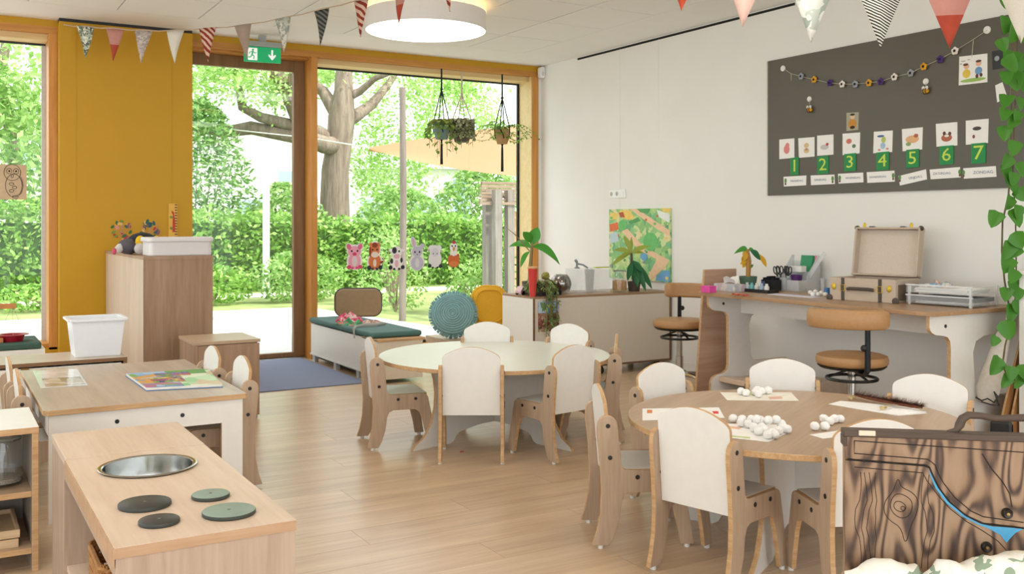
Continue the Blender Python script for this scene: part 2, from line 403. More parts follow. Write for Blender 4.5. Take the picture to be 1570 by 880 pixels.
# ================================================================== OUTSIDE
patio = plain('patio_concrete', '#c9c6c2', .8, var=.08, bump=.05, scale=9)
mb = MB(); mb.prism([(-14, 8.6), (16, 8.6), (16, 9.9), (5.2, 10.0), (4.7, 13.9), (-14, 14.2)], -.12, -.03, 'z'); struct(mb.build('patio', patio))
mb = MB(); mb.prism([(-40, 14.2), (4.7, 13.9), (5.2, 10.0), (16, 9.9), (45, 9.9), (45, 70), (-40, 70)], -.14, -.03, 'z')
struct(mb.build('garden_ground', plain('garden_soil_grass', '#8d9a5c', .9, var=.35, scale=2.2, bump=.2)))
mb = MB(); mb.b2((-12, 16.0, -.03), (30, 16.9, -.02)); struct(mb.build('garden_path', plain('pale_path', '#d8cdbb', .9, var=.06)))

def leafcloud(n, gen, size, mat, name, parent, asp=.55, rng=None):
    rg = rng or random; vs = []; fs = []
    for i in range(n):
        p = gen(rg)
        s_ = size * rg.uniform(.6, 1.3)
        a = Vector((rg.gauss(0, 1), rg.gauss(0, 1), rg.gauss(0, .7))); a.normalize(); b = a.orthogonal().normalized()
        b = (Matrix.Rotation(rg.uniform(0, 6.28), 3, a) @ b) * s_ * asp; a = a * s_
        o = len(vs); vs += [p - a * .5, p + b * .5, p + a * .5, p - b * .5]; fs.append((o, o + 1, o + 2, o + 3))
    me = bpy.data.meshes.new(name); me.from_pydata([tuple(v) for v in vs], [], fs); me.materials.append(mat)
    o = bpy.data.objects.new(name, me); col.objects.link(o); o.parent = parent
    if parent: me.transform(Matrix.Translation(-Vector(parent.location)))
    return stuff(o)
hedge_m = leafmat('hedge_leaf', '#5f8f35', '#8fbb55', '#b9d97f')
shrub_m = leafmat('shrub_leaf', '#6d9a48', '#9cc36b', '#c4dd96')
birch_m = leafmat('birch_leaf', '#8fba5c', '#b4d67f', '#d6ebab', transl=.5)
dark_m = leafmat('dark_shrub_leaf', '#4f7f3a', '#7fa85a', '#a3c67a')
bark = wood('bark', '#6b5c4e', '#9c8d7d', 'z', .9, .5, c3='#4a3d33', bump=.6)
twig_m = wood('twig_bark', '#7a6a58', '#9d8c78', 'z', .9, .8)
# clipped hedge
hd = thing('hedge', 'long clipped green leafy hedge along the far edge of the garden', 'hedge', (6, 17.9, -.03))
def hg(rg):
    f = rg.random(); x = rg.uniform(-7, 20)
    top = 1.25 + .10 * math.sin(x * 1.7) + .05 * math.sin(x * 5) + (.18 if x < 2.5 else 0)
    if f < .62: return Vector((x, 17.4 + abs(rg.gauss(0, .10)), rg.uniform(-.03, top)))
    if f < .88: return Vector((x, rg.uniform(17.4, 18.4), top + rg.gauss(0, .06)))
    return Vector((x, rg.uniform(17.5, 18.3), rg.uniform(0, top)))
leafcloud(26000, hg, .115, hedge_m, 'foliage', hd)
mb = MB(); mb.b2((-7, 17.62, -.03), (20, 18.25, 1.2)); mb.build('hedge_core', plain('hedge_core', '#4a6a2b', .9, var=.3, scale=8), hd, wld=True)
# low shrubs in the bed before the hedge
def bush(name, label, x, y, rx, ry, h, n, size, mat, stems=5, group=None, z0=-.03, asp=.5):
    t = thing(name, label, 'shrub', (x, y, z0), group=group)
    def g(rg):
        th = rg.uniform(0, 6.283); u = rg.random() ** .4; zz = rg.random(); wd = math.sin(math.pi * min(1, .12 + zz * .85)) ** .6
        return Vector((x + rx * u * wd * math.cos(th), y + ry * u * wd * math.sin(th), z0 + .03 + zz * h))
    leafcloud(n, g, size, mat, 'foliage', t, asp)
    for k in range(stems):
        th = random.uniform(0, 6.28); q = random.uniform(.2, .7); m_ = MB()
        m_.tube([(0, 0, 0), (rx * q * .4 * math.cos(th), ry * q * .4 * math.sin(th), h * .4), (rx * q * math.cos(th), ry * q * math.sin(th), h * .85)], [.018, .012, .005], 5); m_.build('stem', twig_m, t)
    return t
bush('bed_shrub', 'bushy green shrub at the patio edge seen through the door', 4.9, 14.9, .8, .5, .75, 1500, .09, shrub_m)
bush('bed_shrub', 'low green shrub beyond the patio behind the white post', 3.6, 15.0, .7, .5, .55, 1200, .09, hedge_m)
bush('bed_shrub', 'small loose shrub outside just right of the timber window post', 5.5, 12.5, .55, .5, 1.0, 700, .07, shrub_m)
bush('bed_shrub', 'twiggy upright shrub outside behind the brown seat back', 5.9, 13.6, .7, .5, 1.15, 800, .07, shrub_m, 8)
bush('bed_shrub', 'low spreading green shrub outside beside the wooden pole', 6.6, 12.0, .6, .5, .5, 900, .08, hedge_m)
bush('bed_shrub', 'pale green shrub outside behind the blue crocheted cushion', 7.3, 12.8, .8, .6, .72, 1300, .08, shrub_m)
bush('bed_shrub', 'light green shrub outside behind the yellow cushion', 8.6, 13.0, .8, .6, .8, 1200, .08, hedge_m)
bush('bed_shrub', 'green shrub outside the left window behind the toy scale', 1.4, 15.1, 1.0, .5, .35, 900, .09, hedge_m)
bush('garden_shrub', 'tall bamboo-like bush rising behind the hedge outside the door', 4.35, 19.6, 1.25, 1.0, 3.6, 6500, .16, dark_m, 9, asp=.3)
bush('garden_shrub', 'light green bush behind the hedge beside the white post', 6.15, 19.4, .95, .8, 2.0, 3200, .13, shrub_m, 6)
bush('garden_shrub', 'leafy bush behind the hedge at the foot of the tree trunk', 8.6, 19.2, 1.3, .8, 1.9, 3600, .13, shrub_m, 6)
bush('garden_shrub', 'leafy bush behind the hedge under the sun sail', 10.9, 19.8, 1.4, 1.0, 2.5, 4200, .14, shrub_m, 6)
bush('garden_shrub', 'tall leafy bush behind the hedge outside the left window', .3, 19.4, 1.9, 1.0, 4.2, 7500, .16, shrub_m, 8)
bush('garden_shrub', 'pale leafy bush far behind the slatted play hut', 14.0, 20.5, 1.5, 1.0, 2.2, 3200, .14, birch_m, 6)
# the big tree
def pth(*q): return [ond(a, b, d) for a, b, d in q]
tr = thing('tree', 'big old tree with pale rough trunk and spreading limbs behind the hedge', 'tree', (ond(515, 342, 22).x, ond(515, 342, 22).y, -.03))
mb = MB(); base = Vector(tr.location)
mb.tube([base, ond(513, 320, 22), ond(514, 260, 22), ond(521, 215, 22), ond(524, 180, 22), ond(527, 140, 22), ond(527, 95, 22.2), ond(530, 20, 22.4)], [.42, .34, .31, .29, .31, .22, .17, .12], 14); mb.build('trunk', bark, tr, smooth=True, wld=True)
limbs = [
 (pth((520, 225, 22), (497, 222, 21.6), (470, 212, 21.3), (420, 203, 21), (385, 196, 21), (340, 203, 20.8), (312, 198, 20.6), (285, 175, 20.5)), [.24, .2, .17, .15, .15, .12, .09, .05]),
 (pth((505, 215, 22), (480, 200, 21.5), (440, 190, 21), (400, 180, 20.8), (372, 165, 20.6), (362, 110, 20.4), (350, 60, 20)), [.18, .15, .13, .11, .10, .07, .05]),
 (pth((522, 180, 22), (508, 160, 22), (495, 140, 22.2), (470, 122, 22), (440, 95, 22)), [.2, .16, .13, .1, .07]),
 (pth((526, 185, 22), (545, 178, 22.2), (570, 160, 22.6), (595, 130, 23), (618, 95, 23.4)), [.2, .15, .12, .09, .06]),
 (pth((530, 150, 22), (552, 140, 22), (575, 120, 21.8), (600, 112, 21.5)), [.12, .09, .07, .04]),
 (pth((470, 212, 21.3), (458, 180, 21), (446, 150, 20.8), (428, 118, 20.6), (400, 92, 20.4)), [.2, .19, .18, .15, .12]),
 (pth((446, 150, 20.8), (450, 120, 20.5), (462, 80, 20.2)), [.14, .12, .1]),
]
for p_, r_ in limbs:
    mb = MB(); mb.tube(p_, r_, 10); mb.build('branch', bark, tr, smooth=True, wld=True)
def crown(rg):
    while True:
        c = rg.choice(CR)
        return ond(c[0] + rg.gauss(0, c[2] * .62), c[1] + rg.gauss(0, c[3] * .62), c[4] + rg.gauss(0, .6))
CR = [(330, 110, 40, 40, 20.5), (300, 140, 30, 60, 20.5), (370, 120, 30, 30, 20), (420, 140, 30, 25, 21), (560, 100, 50, 25, 23), (575, 170, 25, 60, 24), (590, 230, 40, 60, 24), (560, 260, 30, 40, 24), (500, 110, 20, 20, 23.5), (640, 130, 30, 40, 24), (655, 190, 22, 60, 24), (640, 240, 30, 50, 24), (690, 130, 25, 20, 25), (720, 145, 30, 25, 25), (745, 190, 25, 30, 26), (600, 290, 40, 40, 25), (700, 110, 60, 30, 25), (410, 80, 60, 30, 20.5), (350, 90, 60, 30, 20.5)]
leafcloud(15000, crown, .12, birch_m, 'foliage', tr, .5)
t2 = thing('tree', 'light green leafy tree filling the upper part of the left window', 'tree', tuple(ond(20, 342, 19).xy) + (-.03,))
mb = MB(); q = Vector(t2.location); mb.tube([q, q + Vector((.1, 0, 2)), q + Vector((-.2, .1, 4.2)), q + Vector((.1, 0, 6))], [.16, .13, .1, .05], 8); mb.build('trunk', bark, t2, smooth=True, wld=True)
def cr2(rg):
    th = rg.uniform(0, 6.28); ph = rg.uniform(-1, 1); u = rg.random() ** .45
    return q + Vector((2.4 * u * math.cos(th), 1.2 * u * math.sin(th), 3.6 + 2.6 * u * ph))
leafcloud(6000, cr2, .16, birch_m, 'foliage', t2, .5)
# thin wooden pole, white post, rope
p0, p1 = ond(617, 489, 12.3), ond(618, 134, 12.3)
mb = MB(); mb.tube([(p0.x, p0.y, -.03), ((p0.x + p1.x) / 2 + .01, p0.y, 1.5), (p0.x, p0.y, p1.z)], [.045, .042, .04], 10)
pole_m = wood('weathered_pole', '#6f655a', '#8f857a', 'z', .8, .8)
tag(mb.build('sail_pole', pole_m, smooth=True), 'thin weathered wooden pole standing outside behind the animal stickers', 'pole')
p0 = ond(408, 420, 16); mb = MB(); mb.box((p0.x, p0.y, 1.25), (.09, .09, 2.56)); mb.box((p0.x, p0.y, 2.55), (.11, .11, .05))
tag(mb.build('white_post', plain('white_post', '#e8e8e4', .6)), 'slim white post outside the door in front of the hedge', 'post')
# sun sail
up_ = [(566, 226, 15.5), (600, 220, 15.1), (650, 212, 14.5), (700, 204, 13.8), (750, 197, 13.1), (800, 191, 12.5), (850, 186, 12.0)]
dn_ = [(566, 228, 15.5), (600, 238, 14.9), (650, 250, 14.1), (700, 259, 13.3), (750, 266, 12.5), (800, 271, 11.8), (850, 275, 11.2)]
A_, B_, C_ = ond(*up_[0]), ond(*up_[-1]), ond(*dn_[-1])
mb = MB(); vs = []
for a_, b_ in zip(up_, dn_):
    a_, b_ = ond(*a_), ond(*b_)
    for k in range(7): vs.append(a_.lerp(b_, k / 6) - Vector((0, 0, .05 * math.sin(math.pi * k / 6))))
fs = [(i * 7 + k, i * 7 + k + 1, i * 7 + k + 8, i * 7 + k + 7) for i in range(6) for k in range(6)]
sl = thing('sun_sail', 'apricot coloured triangular sun sail stretched over the garden', 'sun sail', tuple(C_))
mb.add(vs, fs); o = mb.build('sail_cloth', leafmat('sail_cloth', '#d3a37a', '#d8aa83', transl=.4, rough=.8), sl, smooth=True, wld=True)
mb = MB(); mb.tube([A_, ond(540, 222, 17), ond(480, 212, 19), ond(330, 196, 20)], .014, 5); mb.build('rope', plain('pale_rope', '#d9d5cc', .8), sl, wld=True)
mb = MB(); mb.tube([B_, B_ + Vector((1.0, .2, .4))], .012, 5); mb.tube([C_, C_ + Vector((1.0, -.2, .2))], .012, 5); mb.build('rope', plain('pale_rope', '#d9d5cc', .8), sl, wld=True)
# play hut with slatted roof
hut = thing('play_hut', 'weathered wooden play hut with slatted roof outside the window', 'play hut', tuple(ond(772, 342, 13).xy) + (-.03,))
hw = wood('hut_wood', '#8a7866', '#ab9a86', 'x', .8, .8); hg_ = wood('hut_post_wood', '#757068', '#969088', 'z', .8, .8)
hx, hy = hut.location.x, hut.location.y
for k in range(7):
    a_ = onY(738 - k * .6, 280 + k * 5.2, hy + .25 - k * .07); mb = MB(); mb.b2((a_.x, hy + .22 - k * .07, a_.z - .022), (a_.x + 1.5, hy + .27 - k * .07, a_.z + .014)); mb.build('roof_slat', hw, hut, wld=True)
for px_, py_ in ((747, 13.0), (762, 12.7), (781, 12.9)):
    a_ = ond(px_, 300, py_); mb = MB(); mb.box((a_.x, a_.y, .8), (.10, .10, 1.66)); mb.build('post', hg_, hut, wld=True)
for k in range(6):
    a_ = ond(776, 400 + k * 11, 12.9); mb = MB(); mb.b2((a_.x, a_.y - .02, a_.z - .04), (a_.x + 1.2, a_.y + .02, a_.z + .03)); mb.build('board', wood('hut_board', '#b28d62', '#cda97c', 'x', .7, .8), hut, wld=True)
a_ = ond(790, 360, 13.2); mb = MB(); mb.b2((a_.x - .1, a_.y, .75), (a_.x + 1.0, a_.y + .04, 1.35)); mb.build('side_panel', wood('hut_board', '#b28d62', '#cda97c'), hut, wld=True)
# far buildings
def house(label, px0, px1, d, h, wins, roof=None, wallc='#f3f1ec'):
    a, b = ond(px0, 342, d), ond(px1, 342, d); c = (a + b) / 2; wv = (b - a); Lh = wv.length; rz = math.atan2(wv.y, wv.x)
    t = thing('house', label, 'house', (c.x, c.y, -.03), rz)
    m_ = MB(); m_.b2((-Lh / 2, 0, 0), (Lh / 2, 6, h)); m_.build('wall', plain('house_render_' + wallc, wallc, .8, var=.02), t)
    rm = plain('house_roof', roof or '#b8bcc0', .8)
    m_ = MB(); m_.prism([(-.4, h), (6.4, h), (3, h + 1.3)], -Lh / 2 - .3, Lh / 2 + .3, 'x'); m_.build('roof', rm, t)
    for (u, z, ww, wh) in wins:
        m_ = MB(); m_.b2((u - ww / 2, -.06, z), (u + ww / 2, .02, z + wh)); wo = m_.build('window', plain('house_window_frame', '#dfe3e4', .6), t)
        m_ = MB(); m_.b2((u - ww / 2 + .08, -.08, z + .08), (u + ww / 2 - .08, -.055, z + wh - .08)); m_.build('pane', plain('house_pane', '#a8bcc9', .1), wo)
    return t
house('white rendered house far behind the tree seen through the door', 240, 480, 34, 4.6, [(-2, .9, 1.1, 1.2), (.6, .9, 1.1, 1.2), (1.9, 2.6, .9, .5), (-1.8, 2.9, .9, .9)])
house('pale house with bluish windows far behind the sun sail', 540, 735, 36, 3.2, [(-1.4, 1.0, 1.4, 1.2), (.5, 1.0, 1.4, 1.2), (1.7, 1.3, .8, 1.6)], '#c7cdd2', '#eceeee')
house('white house far behind the leafy tree in the left window', -160, 120, 36, 5.2, [(-1.5, 1, 1.2, 1.2), (1.4, 3, 1.2, 1.2)], '#b7a99d')
house('white house far behind the slatted play hut', 775, 1000, 46, 3.6, [(-2, 1.2, 1.2, 1.2), (1, 1.2, 1.2, 1.2)], '#c0b8ae')
# ================================================================== FURNITURE
mint = plain('mint_laminate', '#e3e6d9', .3, var=.015)
tbl_oak = wood('table_oak', '#a88a6d', '#bfa386', 'x', .35, .6, c3='#9b7e62', bump=.02)
cream = plain('cream_laminate', '#e4d9c6', .4, var=.02)
# ---- low round-backed toddler chair
def make_chair():
    t = thing('toddler_chair', 'toddler chair', 'chair')
    prof = arc(.038, .452, .038, 180, 0, 8) + [(.086, .36), (.092, .305)] + [(.10, .292), (.115, .288)] + [(.285, .288)] + arc(.285, .258, .03, 90, 15, 4) + [(.332, .18), (.352, .08), (.362, .012), (.312, .012), (.302, .07), (.282, .15), (.265, .19), (.24, .205), (.125, .205), (.102, .195), (.092, .17), (.082, .10), (.062, .04), (.045, .012), (-.018, .012), (-.002, .06), (.012, .13), (.016, .22), (.010, .32), (.0, .42)]
    for s in (-1, 1):
        x0 = s * .155
        m = MB(); m.prism(prof, x0 - .009, x0 + .009, 'x', 0, 1); sp = m.build('side_panel', [oak, ply], t, bevel=.0025)
        for (y, z) in ((.040, .452), (.048, .335), (.150, .262), (.245, .262)):
            for q in (-1, 1):
                m = MB(); m.lathe([(0, -.0015), (.0085, -.0015), (.0085, .0012), (.0065, .0022), (0, .0022)], n=10, M=Matrix.Translation((x0 + q * .0096, y, z)) @ Matrix.Rotation(R(90 * q), 4, 'Y')); m.build('bolt', black, sp)
        for y in (.014, .337):
            m = MB(); m.lathe([(0, 0), (.010, 0), (.010, .012), (0, .012)], n=10, c=(x0, y, 0)); m.build('glide', plain('glide_white', '#e6e4e0', .5), sp)
    bp = [(-.1455, -.02), (.1455, -.02), (.1455, .262), (.1440, .272), (.1395, .280), (.132, .287)] + [(x / 100, .287 + .040 * (1 - (x / 13.2) ** 2)) for x in (12, 10, 8, 5, 2, 0, -2, -5, -8, -10, -12)] + [(-.132, .287), (-.1395, .280), (-.1440, .272), (-.1455, .262)]
    m = MB(); m.prism(bp, -.0075, .0075, 'y', 0, 1, M=Matrix.Translation((0, .056, .255)) @ Matrix.Rotation(R(5), 4, 'X')); m.build('backrest', [white, ply], t, bevel=.002)
    m = MB(); m.prism([(-.1455, .062), (.1455, .062), (.1455, .31)] + [(-.1455, .31)], .274, .289, 'z', 0, 1); m.build('seat', [white, ply], t, bevel=.002)
    m = MB(); m.b2((-.1455, .08, .232), (.1455, .094, .274)); m.build('seat_rail', ply, t)
    m = MB(); m.b2((-.1455, .262, .225), (.1455, .276, .274)); m.build('seat_rail', white, t)
    return t
chair0 = make_chair(); _first = [True]
def chair(x, y, fx, fy, label):
    rz = math.atan2(fy, fx) - R(90)
    c = place(chair0, (x, y, 0), rz, label, None, _first[0]); _first[0] = False; return c
# ---- round tables on crossed panels
def round_table(x, y, rad, top, rot, label, h=.455, rf=.60):
    t = thing('round_table', label, 'table', (x, y, 0), rot)
    m = MB(); m.prism(circ(rad, 72), h - .022, h, 'z', 0, 1); m.build('table_top', [top, ply], t, bevel=.003)
    k = rf / .60
    arm = [(.42, h - .022), (.475 * k, h - .022), (.45 * k, .36), (.44 * k, .29), (.445 * k, .21), (.47 * k, .13), (.52 * k, .06), (.585 * k, .02), (.60 * k, 0), (.34 * k, 0), (.315 * k, .012), (.30 * k, .035), (.275 * k, .055), (.12, .075)]
    full = arm + [(-a, b) for a, b in reversed(arm)]
    for i in range(2):
        if i == 0: m = MB(); m.prism(full, -.009, .009, 'y', 0, 1); lp = m.build('leg_panel', [white, ply], t)
        else:
            for s in (1, -1):
                half = [(max(a, .0095), b) for a, b in arm] + [(.0095, .075), (.0095, h - .022)]
                m = MB(); m.prism([(s * a, b) for a, b in half], -.009, .009, 'x', 0, 1); lp = m.build('leg_panel', [white, ply], t)
    for q, (u, z) in enumerate(((.22, .16), (-.22, .16), (.22, .36), (-.22, .36))):
        for s in (-1, 1):
            m = MB(); m.lathe([(0, 0), (.008, 0), (.008, .0015), (0, .0015)], n=10, M=Matrix.Translation((u, s * .0092, z)) @ Matrix.Rotation(R(-90 * s), 4, 'X')); m.build('bolt', black, lp if False else t)
    return t
TM = (2.745, 4.848); TR = (2.839, 2.687)
round_table(TM[0], TM[1], .655, mint, R(14), 'round low table with pale mint green top in the middle of the room')
round_table(TR[0], TR[1], .63, tbl_oak, R(29), 'round low table with oak top holding papers and cotton balls', rf=.56)
chair(2.294, 4.289, .508, .861, 'toddler chair seen from behind at the front of the mint green table')
chair(2.01, 4.98, .978, -.21, 'toddler chair seen side-on at the left of the mint green table')
chair(2.81, 4.10, -.17, .985, 'toddler chair at the front right of the mint green table, turned away')
chair(3.31, 4.40, -.80, .60, 'toddler chair seen edge-on at the right of the mint green table')
chair(3.0, 5.40, -.42, -.9, 'toddler chair behind the mint green table in front of the yellow cushion')
chair(3.40, 5.02, -.92, -.32, 'toddler chair behind the mint green table in front of the white divider cabinet')
chair(2.17, 2.52, .97, .24, 'large nearest toddler chair at the oak round table, seen from behind')
chair(2.175, 3.09, .89, -.45, 'toddler chair at the left of the oak round table, backrest seen edge-on')
chair(2.775, 3.44, .10, -.99, 'toddler chair at the back left of the oak round table, facing the room')
chair(3.36, 3.25, -.69, -.73, 'toddler chair at the far side of the oak round table below the desk')
chair(3.545, 2.60, -.90, -.43, 'toddler chair at the far right of the oak round table beneath the desk end')
chair(2.56, 2.055, .40, .92, 'toddler chair at the front right of the oak table, half hidden by the carved case')
chair(1.27, 4.575, -1, .02, 'nearer of two toddler chairs at the right side of the rectangular table')
chair(1.24, 5.02, -1, .0, 'farther of two toddler chairs at the right side of the rectangular table')
chair(.27, 4.66, 1, 0, 'nearer of two toddler chairs at the left side of the rectangular table')
chair(.265, 5.10, 1, 0, 'farther of two toddler chairs at the left side of the rectangular table')
# ---- rectangular table
rt = thing('rectangular_table', 'rectangular low oak table with white end panels holding an open picture book', 'table', (.775, 4.9, 0))
hx_, hy_ = .405, .625
m = MB(); m.prism([(-hx_ + .02, -hy_), (hx_ - .01, -hy_), (hx_, -hy_ + .01), (hx_, hy_), (-hx_, hy_), (-hx_, -hy_ + .02)], .433, .455, 'z', 0, 1); m.build('table_top', [wood('table_oak_y', '#b2a08c', '#cab9a6', 'y', .35, .6, bump=.02), ply], rt, bevel=.002)
for s in (-1, 1):
    pr = [(-.385, 0), (-.30, 0), (-.30, .31)] + [(-.28, .343), (.28, .343)] + [(.30, .31), (.30, 0), (.385, 0), (.385, .433), (-.385, .433)]
    pr = [(-.385, 0), (-.295, 0), (-.295, .335), (.295, .335), (.295, 0), (.385, 0), (.385, .433), (-.385, .433)]
    m = MB(); m.prism(pr, s * (hy_ - .02) - .009, s * (hy_ - .02) + .009, 'y', 0, 1); ep = m.build('end_panel', [white, ply], rt)
    for u in (-.13, .13):
        m = MB(); m.lathe([(0, 0), (.009, 0), (.009, .0015), (0, .0015)], n=12, M=Matrix.Translation((u, s * (hy_ - .0108), .385)) @ Matrix.Rotation(R(-90 * s), 4, 'X')); m.build('bolt', black, ep)
    m = MB(); m.prism([(-hy_ + .03, 0), (-hy_ + .10, 0), (-hy_ + .10, .335), (hy_ - .10, .335), (hy_ - .10, 0), (hy_ - .03, 0), (hy_ - .03, .433), (-hy_ + .03, .433)], s * .37 - .009, s * .37 + .009, 'x', 0, 1); m.build('side_panel', [white, ply], rt)
# ---- play kitchen
KX0, KX1, KY0, KY1, KZ = .333, .735, 2.25, 3.56, .50
pk = thing('play_kitchen', 'pale oak toy kitchen block with steel sink and four round hob plates', 'toy kitchen', ((KX0 + KX1) / 2, (KY0 + KY1) / 2, 0))
sc = onz(227, 716, KZ); SR = .128; ys = 3.16
m = MB(); zt, zb = KZ, KZ - .024
n_ = 48; a_ = .15
sq = []
for i in range(n_):
    an = 2 * math.pi * i / n_; c_, s_ = math.cos(an), math.sin(an); k = a_ / max(abs(c_), abs(s_)); sq.append((sc.x + c_ * k, sc.y + s_ * k))
ci = [(sc.x + SR * math.cos(2 * math.pi * i / n_), sc.y + SR * math.sin(2 * math.pi * i / n_)) for i in range(n_)]
vs = [(x, y, zt) for x, y in sq] + [(x, y, zt) for x, y in ci] + [(x, y, zb) for x, y in ci] + [(x, y, zb) for x, y in sq]
fs = []
for i in range(n_):
    j = (i + 1) % n_; fs += [(i, j, n_ + j, n_ + i), (n_ + i, n_ + j, 2 * n_ + j, 2 * n_ + i), (2 * n_ + i, 2 * n_ + j, 3 * n_ + j, 3 * n_ + i)]
m.add(vs, fs)
for lo, hi in (((KX0, KY0), (KX1, sc.y - a_)), ((KX0, sc.y + a_), (KX1, ys - .001)), ((KX0, sc.y - a_), (sc.x - a_, sc.y + a_)), ((sc.x + a_, sc.y - a_), (KX1, sc.y + a_))):
    if hi[1] - lo[1] > .002 and hi[0] - lo[0] > .002: m.b2((*lo, zb), (*hi, zt))
m.build('worktop', pale_oak, pk, wld=True)
m = MB(); m.b2((KX0, ys + .001, zb), (KX1, KY1, zt + .002)); m.build('rear_worktop', pale_oak, pk, wld=True, bevel=.0015)
for lo, hi in (((KX0 - .003, KY0 - .003, zb - .02), (KX0, ys, zt - .002)), ((KX0, KY0 - .003, zb - .0), (KX1, KY0, zt - .002))):
    m = MB(); m.b2(lo, hi); m.build('edge_band', wood('edge_band', '#b58f6e', '#cba988', 'x'), pk, wld=True)
end_oak = wood('kitchen_end_oak', '#ad9480', '#c6ae9a', 'z', .45, .9, c3='#9e8570')
for lo, hi, nm in (((KX0 + .002, KY0, .0), (KX1 - .002, KY0 + .02, zb), 'front_panel'), ((KX0 + .002, KY1 - .34, 0), (KX1 - .002, KY1, zb - .001), 'rear_cupboard'), ((KX1 - .02, KY0 + .02, 0), (KX1 - .002, KY1 - .34, zb), 'side_panel'), ((KX0 + .01, KY0 + .02, .15), (KX1 - .02, KY1 - .34, .168), 'shelf'), ((KX0 + .002, KY0 + .02, zb - .045), (KX0 + .016, KY1 - .34, zb), 'top_rail')):
    m = MB(); m.b2(lo, hi); m.build(nm, end_oak if nm != 'shelf' else pale_oak, pk, wld=True, bevel=.001)
steel = plain('brushed_steel', '#c4c4c1', .16, metal=1, var=.05, scale=60)
m = MB(); m.lathe([(.100, .006), (SR - .004, .0), (SR + .004, .003), (SR + .007, .006), (SR + .002, .0075), (SR - .006, .004), (.118, -.02), (.110, -.055), (.095, -.066), (.02, -.068), (0, -.068)][1:] if False else [(SR - .004, .0), (SR + .004, .003), (SR + .007, .006), (SR + .002, .0075), (SR - .006, .004), (.119, -.03), (.112, -.075), (.10, -.092), (.02, -.096), (0, -.096)], c=(sc.x, sc.y, KZ), n=48, close=False)
sk = m.build('sink', steel, pk, smooth=60, wld=True)
m = MB(); m.lathe([(0, .001), (.012, .001), (.014, .003), (.018, .003), (.018, 0), (0, 0)], c=(sc.x, sc.y, KZ - .0955), n=20); m.build('drain', darkm, sk, wld=False).location = -Vector(pk.location)
for px, py, wpx, mt, lb in ((222, 769, 78, plain('hob_black', '#33302b', .45), 'black round hob plate'), (244, 795, 61, plain('hob_black', '#33302b', .45), 'black round hob plate'), (323, 756, 57, plain('hob_green', '#8a9c8e', .5), 'grey-green round hob plate'), (351, 781, 80, plain('hob_green', '#8a9c8e', .5), 'grey-green round hob plate')):
    c_ = onz(px, py, KZ + .0105); d_ = c_.x * SA + c_.y * CA; r_ = wpx * d_ / F / 2
    m = MB(); m.lathe([(0, 0), (r_ - .002, 0), (r_, .002), (r_, .008), (r_ - .001, .0095)], c=(c_.x, c_.y, KZ), n=40, mi=1, close=False); m.lathe([(r_ - .001, .0095), (r_ - .0025, .0105), (0, .0105)], c=(c_.x, c_.y, KZ), n=40, mi=0, close=False)
    o = m.build('hob_plate', [mt, plain('hob_edge', '#34382f', .5)], pk, smooth=40, wld=True); o['label'] = lb
    m = MB(); m.lathe([(0, 0), (.004, 0), (.004, .0012), (0, .0012)], c=(c_.x, c_.y, KZ + .0105), n=10); m.build('screw', plain('screw_grey', '#77746c', .6), o).location = -Vector(pk.location)
# basket on the kitchen shelf
wick = wood('wicker', '#8a5a2c', '#b98548', 'x', .7, 3)
bk = thing('wicker_basket', 'brown wicker basket on the toy kitchen shelf below the worktop', 'basket', (.432, 2.66, .168))
for k in range(12):
    z_ = .006 + k * .0165; g = .0012 * k
    m = MB(); pts = [(x * (1 + g * 8), y * (1 + g * 8), z_ + .003 * math.sin(i * 2.2 + k * math.pi)) for i, (x, y) in enumerate(rrect(.15, .22, .03, 5))]
    m.tube(pts, .0075, 6, closed=True); m.build('wicker_coil', wick, bk, smooth=True)
m = MB(); m.prism(rrect(.14, .21, .03, 4), .0, .006, 'z'); m.build('base', wick, bk)
for i, (x, y) in enumerate(rrect(.16, .23, .03, 5)):
    m = MB(); m.tube([(x * .95, y * .95, 0), (x * 1.05, y * 1.05, .2)], .004, 5); m.build('stake', wick, bk)
# ---- open shelf at left edge
os_ = thing('open_shelf', 'low open shelf with white top and plywood edges at the left edge', 'shelf', (-.30, 3.95, 0))
def ob(nm, lo, hi, mats=None, mis=None): m_ = MB(); m_.b2(lo, hi, mis=mis); return m_.build(nm, mats or [white, ply], os_, wld=True, bevel=.0012)
ob('top_board', (-.92, 3.74, .475), (.31, 4.16, .497), mis=(0, 1))
ob('side_panel', (.288, 3.742, 0), (.309, 4.16, .475), [wood('shelf_side_grey', '#8d8378', '#a59a8e', 'z'), ply]).data.materials
for o in [c for c in kids(os_) if c.name.startswith('side_panel')]:
    for p in o.data.polygons: p.material_index = 1 if abs(p.normal.y) > .9 else 0
ob('side_panel', (-.92, 3.742, 0), (-.90, 4.16, .475))
ob('middle_shelf', (-.90, 3.75, .255), (.288, 4.15, .275), [oak_x, ply], (0, 1)); ob('bottom_shelf', (-.90, 3.75, .06), (.288, 4.15, .08), [oak_x, ply], (0, 1))
m = MB(); m.b2((-.89, 4.152, .06), (.288, 4.158, .475)); m.build('back_panel', wood('shelf_side_grey', '#8d8378', '#a59a8e'), os_, wld=True)
clear = glass('jar_glass', (.985, .99, .988, 1), .06)
